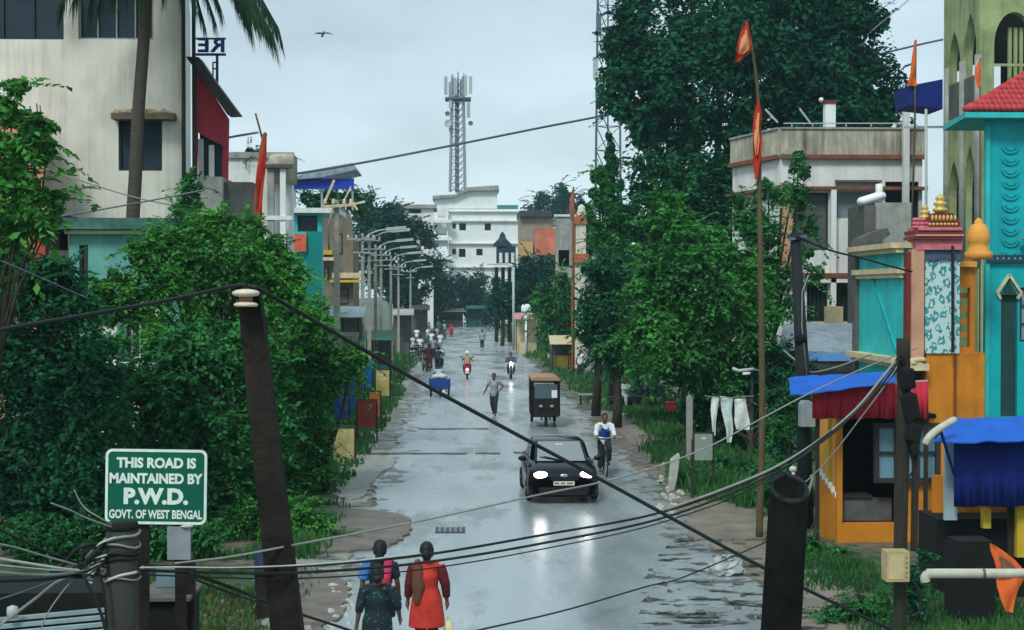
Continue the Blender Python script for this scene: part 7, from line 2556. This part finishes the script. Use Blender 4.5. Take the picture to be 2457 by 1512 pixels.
cable('lower cable of the sagging pair slung from the cable post to the wooden pole',
      [(330, 1368, 11.9), (520, 1374, 12.4), (720, 1374, 12.9), (1000, 1352, 13.6), (1300, 1304, 14.4), (1600, 1240, 15.2), (1850, 1140, 16.0), (2000, 1038, 16.5), (2110, 930, 16.7), (2162, 856, 16.9)], .013, m_wire, BG)
cable('third thinner cable sagging a little below the pair beside the women', [(330, 1378, 12), (520, 1386, 12.5), (720, 1388, 13), (1000, 1368, 13.8), (1300, 1318, 14.6), (1600, 1250, 15.4), (1850, 1146, 16.1), (2110, 936, 16.8), (2164, 862, 16.9)], .007, m_wire)
cable('white sheathed cable lying along the sagging pair near the cable post',
      [(336, 1362, 11.9), (420, 1361, 12.1), (560, 1362, 12.5), (720, 1356, 12.9), (860, 1345, 13.2), (1010, 1328, 13.6)], .007, m_wire_w)
cable('pale cable swinging up from the middle of the road to the wooden pole top',
      [(1600, 1222, 15.2), (1720, 1180, 15.7), (1850, 1126, 16.1), (1960, 1060, 16.5), (2050, 985, 16.7), (2110, 915, 16.8), (2155, 858, 16.9)], .016, m_wire_l)
cable('thin single cable crossing above the sagging pair under the car',
      [(420, 1352, 12.2), (560, 1335, 12.6), (720, 1305, 13), (1000, 1252, 14), (1300, 1186, 15), (1430, 1160, 15.5), (1560, 1125, 16), (1700, 1072, 16.6), (1850, 992, 17.2), (1960, 935, 17.5), (2100, 872, 17.8), (2200, 835, 18)], .010, m_wire_l)
cable('lowest thin cable rising from the bottom edge toward the puddles',
      [(1000, 1548, 19), (1140, 1514, 20), (1350, 1466, 22), (1550, 1408, 24), (1640, 1385, 25), (1840, 1300, 27)], .013, m_wire)
cable('grey line crossing the sky from the pale house behind the round tree',
      [(560, 440, 64), (640, 428, 66), (850, 394, 70), (1080, 350, 72), (1300, 306, 74), (1450, 277, 76), (1800, 205, 78), (2160, 118, 79), (2262, 95, 80)], .055, m_steel_d)
cable('short grey line at the left in front of the sky beside the red annexe', [(540, 332, 44), (560, 328, 44), (618, 318, 40)], .035, m_wire_l)
cable('faint line rising at the top right corner of the sky', [(2100, 30, 60), (2180, -20, 60), (2260, -70, 60)], .02, m_wire_l, 'faint lines at the top right')
cable('second faint line rising at the top right corner of the sky', [(2090, 75, 60), (2180, 0, 60), (2240, -55, 60)], .02, m_wire_l, 'faint lines at the top right')
cable('line sloping up from the mossy roof past the palm trunk', [(70, 532, 36), (190, 512, 36), (320, 489, 36), (420, 470, 36), (480, 458, 36)], .020, m_steel_d)
cable('line sloping down across the cream wall to the palm trunk', [(60, 388, 38), (140, 416, 38), (310, 470, 38), (420, 494, 38)], .018, m_wire_l)
cable('line sagging through the dark tree at the left edge', [(-40, 610, 24), (60, 650, 24.5), (150, 690, 25), (210, 716, 25.5)], .012, m_steel_d)
cable('dark line from the utility pole over to the gate pier', [(1908, 566, 31.3), (1990, 600, 31.6), (2070, 620, 32), (2140, 640, 33), (2188, 652, 33.6)], .022, m_wire)
cable('grey service line from the wooden pole down behind the black pipe', [(2160, 870, 17), (2120, 930, 17), (2060, 1010, 17.2), (1990, 1100, 17.5), (1930, 1160, 17.8), (1830, 1255, 18)], .008, m_wire_l)
cable('pale line from the tin shed down to the blue awning', [(1880, 840, 33), (1915, 870, 32.6), (1945, 893, 32), (2010, 880, 31.5), (2090, 850, 31)], .018, m_wire_l)
LGp = 'cables fanning out from the post to the left edge'
for lab, pts, r_, mt in (
        ('white cable entering from the left edge, highest of the fan at the cable post', [(-60, 1330, 11), (0, 1341, 11.2), (100, 1357, 11.5), (180, 1368, 11.8), (240, 1366, 11.9)], .011, m_wire_w),
        ('pale cable entering level from the left edge toward the cable post', [(-60, 1370, 11), (0, 1374, 11.2), (110, 1380, 11.6), (200, 1372, 11.9), (250, 1368, 12)], .012, m_wire_l),
        ('dull cable entering from the upper left edge toward the tangle', [(-50, 1298, 11), (30, 1312, 11.3), (120, 1338, 11.6), (210, 1362, 11.9)], .008, m_wire_l),
        ('grey cable falling from the tangle to the lower left corner', [(215, 1372, 12), (140, 1395, 11.8), (80, 1440, 11.5), (0, 1500, 11.2), (-60, 1545, 11)], .012, m_wire_l),
        ('thin grey cable falling steeply from the tangle toward the slatted roof', [(190, 1376, 12), (150, 1420, 11.9), (110, 1480, 11.8), (90, 1540, 11.8)], .006, m_wire_l),
        ('black cable hanging from the tangle over the slatted roof', [(196, 1375, 11.7), (215, 1410, 11.7), (245, 1480, 11.7), (262, 1560, 11.7)], .014, m_wire),
        ('second black cable hanging straight down from the tangle', [(238, 1372, 11.8), (246, 1400, 11.8), (252, 1440, 11.8), (258, 1560, 11.8)], .012, m_wire),
        ('thin white cable just under the highest of the fan at the left edge', [(-60, 1346, 11.1), (0, 1356, 11.3), (100, 1366, 11.6), (190, 1371, 11.9), (240, 1370, 12)], .006, m_wire_w),
        ('black cable entering under the pale level cable at the left edge', [(-60, 1392, 11), (0, 1394, 11.2), (110, 1390, 11.6), (210, 1376, 12)], .012, m_wire),
        ('black cable dropping in from the upper left behind the fan', [(-60, 1240, 11.5), (40, 1290, 11.7), (140, 1335, 11.9), (230, 1362, 12.1)], .010, m_wire),
        ('dim line crossing low from the tangle to the left edge', [(200, 1372, 12), (110, 1400, 11.8), (40, 1425, 11.6), (-40, 1450, 11.5)], .006, m_steel_d)):
    cable(lab, pts, r_, mt, LGp)
DG = 'black stay wires right of the cable post'
cable('upper of two black stay wires sloping from the cable post behind the leaning pole', [(458, 1376, 12.2), (560, 1412, 12.8), (680, 1460, 14), (820, 1506, 15), (900, 1535, 15.5)], .016, m_wire, DG)
cable('lower of two black stay wires sloping from the cable post behind the leaning pole', [(470, 1392, 12.2), (560, 1426, 12.8), (640, 1452, 13.6), (720, 1478, 14.4)], .010, m_wire, DG)

# ------------------------------------------------------------------ lower left: dark stall, slatted roof
Y = 14.5
t = thing('roadside_stall', 'dark roadside stall with a pale slatted roof in the lower left corner', 'stall', (P(150, 700, Y).x, Y, 0))
X0, X1, Z0, Z1 = FR(-160, 1430, 256, 1512, Y)
MB().box(X0, X1, Y, Y + .9, 0, Z1 + .02).build('body', m_blackmatt, t)
mb = MB()
for i in range(5):
    a, b_ = P(-200 + i * 2, 1512 + i * 17 - 7, Y - .12 - i * .12), P(258, 1463 + i * 17, Y - .12 - i * .12)
    mb.bar(a, b_, .055, .035)
mb.build('slat', M('pale_blue_grey_slat', (.26, .34, .36), .6, .2, 4, .05, .3, (.12, .16, .18)), t)
MB().box(X0, X1, Y - .8, Y - .003, 0, P(0, 1530, Y).z).build('counter', m_blackmatt, t)
mb = MB()
mb.lathe(tuple(P(30, 1462, Y - .3)), [(.05, -.08), (.055, -.02), (.05, .02), (0, .04)], 12)
solo('jar', mb, m_lamp, 'small pale capped jar standing on the slatted roof at lower left', 'jar', None, True)
Y = 16.5
t = thing('dark_kiosk', 'dark box kiosk with grey panel standing right of the cable post', 'kiosk', (P(400, 700, Y).x, Y, 0))
X0, X1, Z0, Z1 = FR(338, 1440, 448, 1600, Y)
MB().box(X0, X1, Y, Y + .8, 0, Z1).build('body', m_blackmatt, t)
X0, X1, Z0, Z1 = FR(336, 1432, 452, 1440, Y)
MB().box(X0 - .03, X1 + .03, Y - .08, Y + .86, Z0 + .002, Z1).build('top', m_dgrey, t)
X0, X1, Z0, Z1 = FR(440, 1345, 462, 1600, Y)
MB().box(X0, X1, Y + .1, Y + .22, 0, Z1).build('post', m_rail, t)
X0, X1, Z0, Z1 = FR(352, 1385, 440, 1430, Y)
MB().box(X0, X1, Y + .5, Y + .54, Z0, Z1).build('grey_panel', M('blue_grey_panel', (.14, .20, .22), .7, .2, 3), t)
Y = 23.0
X0, X1, Z0, Z1 = FR(614, 1380, 652, 1450, Y)
mb = MB().box(X0, X1, Y, Y + .4, 0, Z1)
mb.box(X0 - .03, X1 + .03, Y - .03, Y + .43, Z1 + .002, Z1 + .06)
solo('dark_bin', mb, m_rail, 'dark box behind the lower part of the leaning pole', 'box')
X0, X1, Z0, Z1 = FR(614, 1315, 648, 1378, 24.5)
solo('blue_drum', MB().lathe(((X0 + X1) / 2, 24.5, 0), [(.13, 0), (.14, .02), (.14, Z1 * .5), (.15, Z1 * .52), (.14, Z1 * .54), (.14, Z1 - .03), (.12, Z1), (0, Z1)], 16), M('dark_navy_drum', (.01, .02, .06), .6, .2, 3),
     'dark navy drum standing upright left of the leaning pole base', 'drum', None, True)

# ------------------------------------------------------------------ roadside boards and stalls on the left
def board(label, x0, y0, x1, y1, Y, mat, post=True, name='board', lean=0.0, fr=None, marks=None):
    t = thing(name, label, 'board', (P((x0 + x1) / 2, 700, Y).x, Y, 0))
    X0, X1, Z0, Z1 = FR(x0, y0, x1, y1, Y)
    MB().box(X0, X1, Y - .03, Y + .03, max(Z0, .02), Z1).build('panel', mat, t)
    mb = MB().box(X0 - .04, X0 - .001, Y - .04, Y + .04, max(Z0, .02), Z1 + .03).box(X1 + .001, X1 + .04, Y - .04, Y + .04, max(Z0, .02), Z1 + .03)
    mb.box(X0, X1, Y - .04, Y + .04, Z1 + .001, Z1 + .03)
    mb.build('frame', fr or m_wood, t)
    if post:
        for x in (X0 - .03, X1 + .03):
            MB().bar((x, Y + .08, 0), (x, Y + .08, Z1 * .9), .05).build('post', m_wood, t)
    if marks:
        mb = MB()
        for (u0, v0, u1, v1) in marks:
            mb.box(X0 + (X1 - X0) * u0, X0 + (X1 - X0) * u1, Y - .036, Y - .0305, Z0 + (Z1 - Z0) * v0, Z0 + (Z1 - Z0) * v1)
        mb.build('patch', m_creamtrim, t)
    return t


board('pale yellow notice board standing on the left verge behind the blue board', 902, 888, 934, 950, 62, M('faded_yellow_board', (.50, .42, .12), .75, .35, 1.5, .05, .5, (.4, .42, .36)), marks=((.1, .62, .9, .70), (.1, .78, .85, .86)))
board('narrow bright blue board on the left verge', 876, 868, 893, 932, 60, M('sky_blue_board', (.015, .18, .50), .6, .3, 2))
board('brown orange stall board on the left verge beside the grass', 886, 940, 912, 1000, 55, M('orange_board', (.45, .14, .03), .7, .35, 2))
board('dark red board low on the left verge at the grass edge', 858, 960, 902, 1025, 50, M('dark_red_board', (.24, .035, .025), .75, .3, 2))
board('ragged pale yellow sack cloth screen under the left tree', 800, 1028, 850, 1110, 44, M('sack_cloth', (.42, .36, .16), .9, .45, 2.5, .3))
board('grey sheet sign hung below the white cloths on the right bank', 1666, 1040, 1709, 1104, 36, M('grey_sheet_sign', (.23, .27, .25), .75, .2, 2, .05, .5, (.12, .15, .14)), marks=((.38, .78, .62, .86),))
# stalls under the street lamps
def stall(label, x0, x1, ytop, Y, roofm, wallm, depth=2.2, name='stall', front=None):
    t = thing(name, label, 'stall', (P((x0 + x1) / 2, 700, Y).x, Y, 0))
    X0, X1 = P(x0, 700, Y).x, P(x1, 700, Y).x
    z = P(0, ytop, Y).z
    q = [(X0 - .2, Y - .9, z - .35), (X1 + .3, Y - .9, z - .35), (X1 + .2, Y + depth, z + .1), (X0 - .1, Y + depth, z + .1)]
    MB().add(q + [(x, y, zz - .05) for x, y, zz in q], [(0, 1, 2, 3), (7, 6, 5, 4), (0, 4, 5, 1), (1, 5, 6, 2), (2, 6, 7, 3), (3, 7, 4, 0)]).build('roof', roofm, t)
    for x in (X0, (X0 + X1) / 2, X1):
        MB().bar((x, Y - .7, 0), (x, Y - .7, z - .36), .08).build('post', m_wood, t)
    MB().box(X0, X1, Y + depth - .1, Y + depth - .02, 0, z).build('back_wall', wallm, t)
    MB().box(X0 + .1, X1 - .1, Y - .3, Y + .3, 0, .9).build('counter', front or wallm, t)
    return t


stall('stall with a grey patched sheet roof under the nearest street lamp', 790, 862, 742, 72, m_tin, m_dgrey)
stall('stall with a bright blue counter near the green creeper tree on the left', 752, 840, 808, 58, m_tin_dark, M('stall_blue', (.02, .10, .42), .6, .3, 2), front=m_blue_tarp)
stall('stall with a greenish tarpaulin between the second and third street lamp', 872, 935, 800, 84, M('green_grey_tarp', (.06, .15, .12), .8, .4, 2), m_dgrey, front=M('teal_counter', (.02, .16, .14), .7, .2, 2))
stall('stall with a dull grey sheet roof behind the crowd on the left', 940, 985, 745, 120, m_grey, m_dgrey)
stall('stall with a dark roof beyond the crowd on the left', 985, 1025, 735, 150, m_tin_dark, m_dgrey)
stall('stall with a pinkish roof on the right verge by the lone lamp post', 1238, 1290, 755, 120, M('faded_pink_sheet', (.46, .22, .20), .8, .3, 1), m_creamtrim)
stall('stall hung with a yellow cloth under the small round tree on the right', 1325, 1400, 812, 96, m_creamtrim, m_dgrey, front=M('dull_yellow_cloth', (.22, .17, .03), .85, .3, 2))
stall('teal fronted stall at the far end of the road under the dark trees', 1120, 1168, 735, 212, M('teal_sheet', (.02, .09, .10), .8, .3, .8), M('teal_wall', (.015, .08, .09), .8, .3, .8))
stall('pale stall at the far end of the road left of the teal one', 1068, 1110, 742, 214, m_grey, m_dgrey)
c = P(1262, 740, 118)
t = solo('water_tank', MB().lathe((c.x, 118, c.z - .3), [(.34, 0), (.38, .1), (.38, .4), (.28, .6), (.1, .66), (0, .66)], 16).box(c.x - .08, c.x + .08, 117.9, 118.1, 0, c.z - .302), m_white2, 'white rounded water tank above the pinkish stall roof', 'tank', None, True)
# small parked things under the right hand trees
Y = 64.0
t = thing('handcart', 'dark handcart loaded with a sack under the trees right of the road', 'cart', (P(1560, 700, Y).x, Y, 0))
X0, X1, Z0, Z1 = FR(1535, 975, 1600, 990, Y)
MB().box(X0, X1, Y, Y + 1.0, .55, .65).build('deck', m_wood, t)
MB().box(X0 + .05, X1 - .05, Y + .05, Y + .9, .651, .95).build('load', m_blueblk, t)
for s in (0, 1):
    c = (X0 + .25 if not s else X1 - .25, Y - .05, .30)
    MB().torus(c, .27, .035, 'y', 20, 6).build('wheel', m_tyre, t, True)
MB().bar((X0, Y + .1, .6), (X0 - .7, Y + .1, .8), .05).bar((X0, Y + .9, .6), (X0 - .7, Y + .9, .8), .05).build('handle', m_wood, t)
Y = 60.0
X0, X1, Z0, Z1 = FR(1600, 955, 1622, 1012, Y)
solo('crate', MB().box(X0, X1, Y, Y + .4, 0, .5).box(X0 - .02, X1 + .02, Y - .02, Y + .42, .502, .56), m_red, 'small dull red crate on the grass under the fresh green tree', 'crate')
t = thing('wooden_bench', 'low dark bench at the foot of the dark shrubby tree on the right verge', 'bench', (P(1420, 700, 66).x, 66, 0))
X0, X1, Z0, Z1 = FR(1390, 915, 1440, 930, 66)
MB().box(X0, X1, 66, 66.45, .42, .48).build('seat', m_pole, t)
for x in (X0 + .08, X1 - .08):
    MB().box(x - .04, x + .04, 66.05, 66.4, 0, .419).build('leg', m_wood, t)
X0, X1, Z0, Z1 = FR(1648, 955, 1662, 1060, 43)
solo('post', MB().box(X0, X1, 43, 43.15, 0, Z1).prism([(X0, Z1 + .002), (X1, Z1 + .002), ((X0 + X1) / 2, Z1 + .1)], 43, 43.15), m_pole, 'slim pale post standing left of the white hanging cloths', 'post')
# white cloths hanging on the right bank
Y = 37.0
HG_ = 'white cloths hung on the right bank'
for i, (lab, o_) in enumerate((
        ('left narrow white cloth hanging on a line on the right bank', [((1708, 952), (1726, 955)), ((1706, 985), (1722, 985)), ((1708, 1015), (1718, 1015)), ((1710, 1045), (1716, 1045))]),
        ('middle long bluish white cloth hanging on the right bank', [((1728, 950), (1758, 955)), ((1732, 985), (1756, 985)), ((1742, 1030), (1760, 1030)), ((1744, 1062), (1754, 1062))]),
        ('right wide white cloth hanging on the right bank', [((1762, 958), (1788, 956)), ((1764, 985), (1794, 985)), ((1762, 1010), (1800, 1012)), ((1766, 1030), (1798, 1032))]))):
    t = thing('hanging_cloth', lab, 'cloth', (P(o_[0][0][0], 700, Y).x, Y, P(0, o_[-1][0][1], Y).z), HG_)
    flag_cloth('cloth', o_, Y + .05 * i, M('white_linen_%s' % ('a', 'b', 'c')[i], (.55, .64, .62) if i == 1 else (.66, .68, .66), .85, .25, 5, .2), t, .05)
cable('thin line carrying the white hanging cloths on the right bank', [(1690, 950, 37), (1745, 954, 37), (1810, 950, 37)], .010, m_wire_l)
Y = 31.0
t = thing('tube_lamp', 'pale unlit tube lamp on a bracket left of the flag pole', 'lamp', (P(1785, 700, Y).x, Y, P(0, 890, Y).z))
MB().tube([P(1758, 884, Y), P(1772, 890, Y), P(1808, 886, Y)], .035, 8).build('housing', m_lamp, t, True)
MB().tube([P(1782, 897, Y), P(1800, 896, Y)], .028, 8).build('tube', m_white2, t, True)
MB().bar(P(1808, 886, Y), P(1824, 890, 30.1), .03).build('bracket', m_steel_d, t)
# low white stones and a marker at the right bank edge
X0, X1, Z0, Z1 = FR(1604, 1102, 1630, 1168, 37.5)
mb = MB().prism([(X0, .25), (X0 + .05, Z1), (X1 - .02, Z1 + .15), (X1, Z1 + .1), (X0 + .2, .3), (X0 + .12, .0), (X0, .0)], 37.4, 37.6)
solo('broken_post', mb, m_stone_l, 'broken pale marker post leaning on the right bank edge', 'post')
# drain grate in the road
g0, g1 = G(1044, 1282), G(1112, 1246)
t = thing('drain_grate', 'dark iron drain grate set in the wet road above the red clad woman', 'grate', (g0.x, g0.y, .022))
MB().box(g0.x, g0.x + .62, g0.y, g0.y + .75, .0235, .029).build('frame', m_patch, t)
mb = MB()
for i in range(5):
    mb.box(g0.x + .06 + i * .11, g0.x + .12 + i * .11, g0.y + .08, g0.y + .67, .0295, .04)
mb.build('bar', M('worn_grate_bar', (.16, .18, .2), .4, .3, 6, metal=.4), t)

# ------------------------------------------------------------------ bird
c = P(775, 82, 45)
t = thing('bird', 'small brown and white bird gliding in the sky left of the telecom mast', 'bird', tuple(c))
mb = MB()
mb.tube([c + Vector((.04, -.20, .03)), c + Vector((.02, -.08, .02)), c + Vector((-.02, .08, .0)), c + Vector((-.03, .19, .0))], [.025, .05, .045, .02], 8)
mb.ell(c + Vector((.045, -.21, .035)), (.035, .05, .035), 8, 6)
mb.tube([c + Vector((-.03, .17, .0)), c + Vector((-.06, .34, -.01))], [.02, .045], 6)
put(fuse(mb, .012, 2), 'body', M('pale_feather', (.40, .38, .36), .8, .2, 8), t)
for s in (-1, 1):
    pts = [(.0, -.06, .03), (.0, .07, .02), (s * .10, .12, .06), (s * .24, .06, .03), (s * .30, .0, .0), (s * .14, -.04, .05)]
    pts = pts if s > 0 else pts[::-1]
    mb = MB().add([c + Vector(p) for p in pts] + [c + Vector(p) - Vector((0, 0, .012)) for p in pts],
                  [(0, 1, 2, 3, 4, 5), (11, 10, 9, 8, 7, 6)] + [(i, i + 6, (i + 1) % 6 + 6, (i + 1) % 6) for i in range(6)])
    mb.build('wing', M('brown_feather', (.09, .07, .06), .8, .3, 8), t)

# crumpled plastic at the road edge, dish on the left house
g = G(1742, 1378)
mb = MB().ell((g.x, g.y, .10), (.30, .34, .20), 18, 12)
random.seed(5)
mb.v = [(x + random.uniform(-.06, .06), y + random.uniform(-.06, .06), max(.03, z + random.uniform(-.06, .07))) for x, y, z in mb.v]
solo('plastic_sheet', mb, M('crumpled_grey_plastic', (.34, .37, .37), .35, .35, 5, .2), 'crumpled grey white plastic sheet lying at the puddled right road edge', 'litter')
q = P(2, 238, 38.8)
mb = MB().lathe((0, 0, 0), [(0, 0), (.14, .02), (.22, .08), (.215, .10), (.13, .04), (0, .02)], 16)
mb.v = [(q.x + x, q.y - z, q.z + y) for x, y, z in mb.v]
t = thing('satellite_dish', 'small pale dish at the left edge beside the large leaved tree', 'dish', (q.x, q.y, q.z - .4))
mb.build('dish', m_white2, t, True)
MB().tube([(q.x, q.y + .02, q.z - .55), (q.x, q.y + .02, q.z)], .02, 6).build('mast', m_steel_d, t)

# ------------------------------------------------------------------ damp air
hm = bpy.data.materials.new('haze')
hm.use_nodes = True
hn = hm.node_tree
hn.nodes.clear()
ho = hn.nodes.new('ShaderNodeOutputMaterial')
hv = hn.nodes.new('ShaderNodeVolumePrincipled')
hv.inputs['Color'].default_value = (0.50, 0.80, 0.86, 1)
hv.inputs['Density'].default_value = 0.00040
hn.links.new(hv.outputs[0], ho.inputs['Volume'])
hz = MB().box(-520, 520, -70, 1220, -1, 32).build('haze', hm)
hz['kind'] = 'stuff'
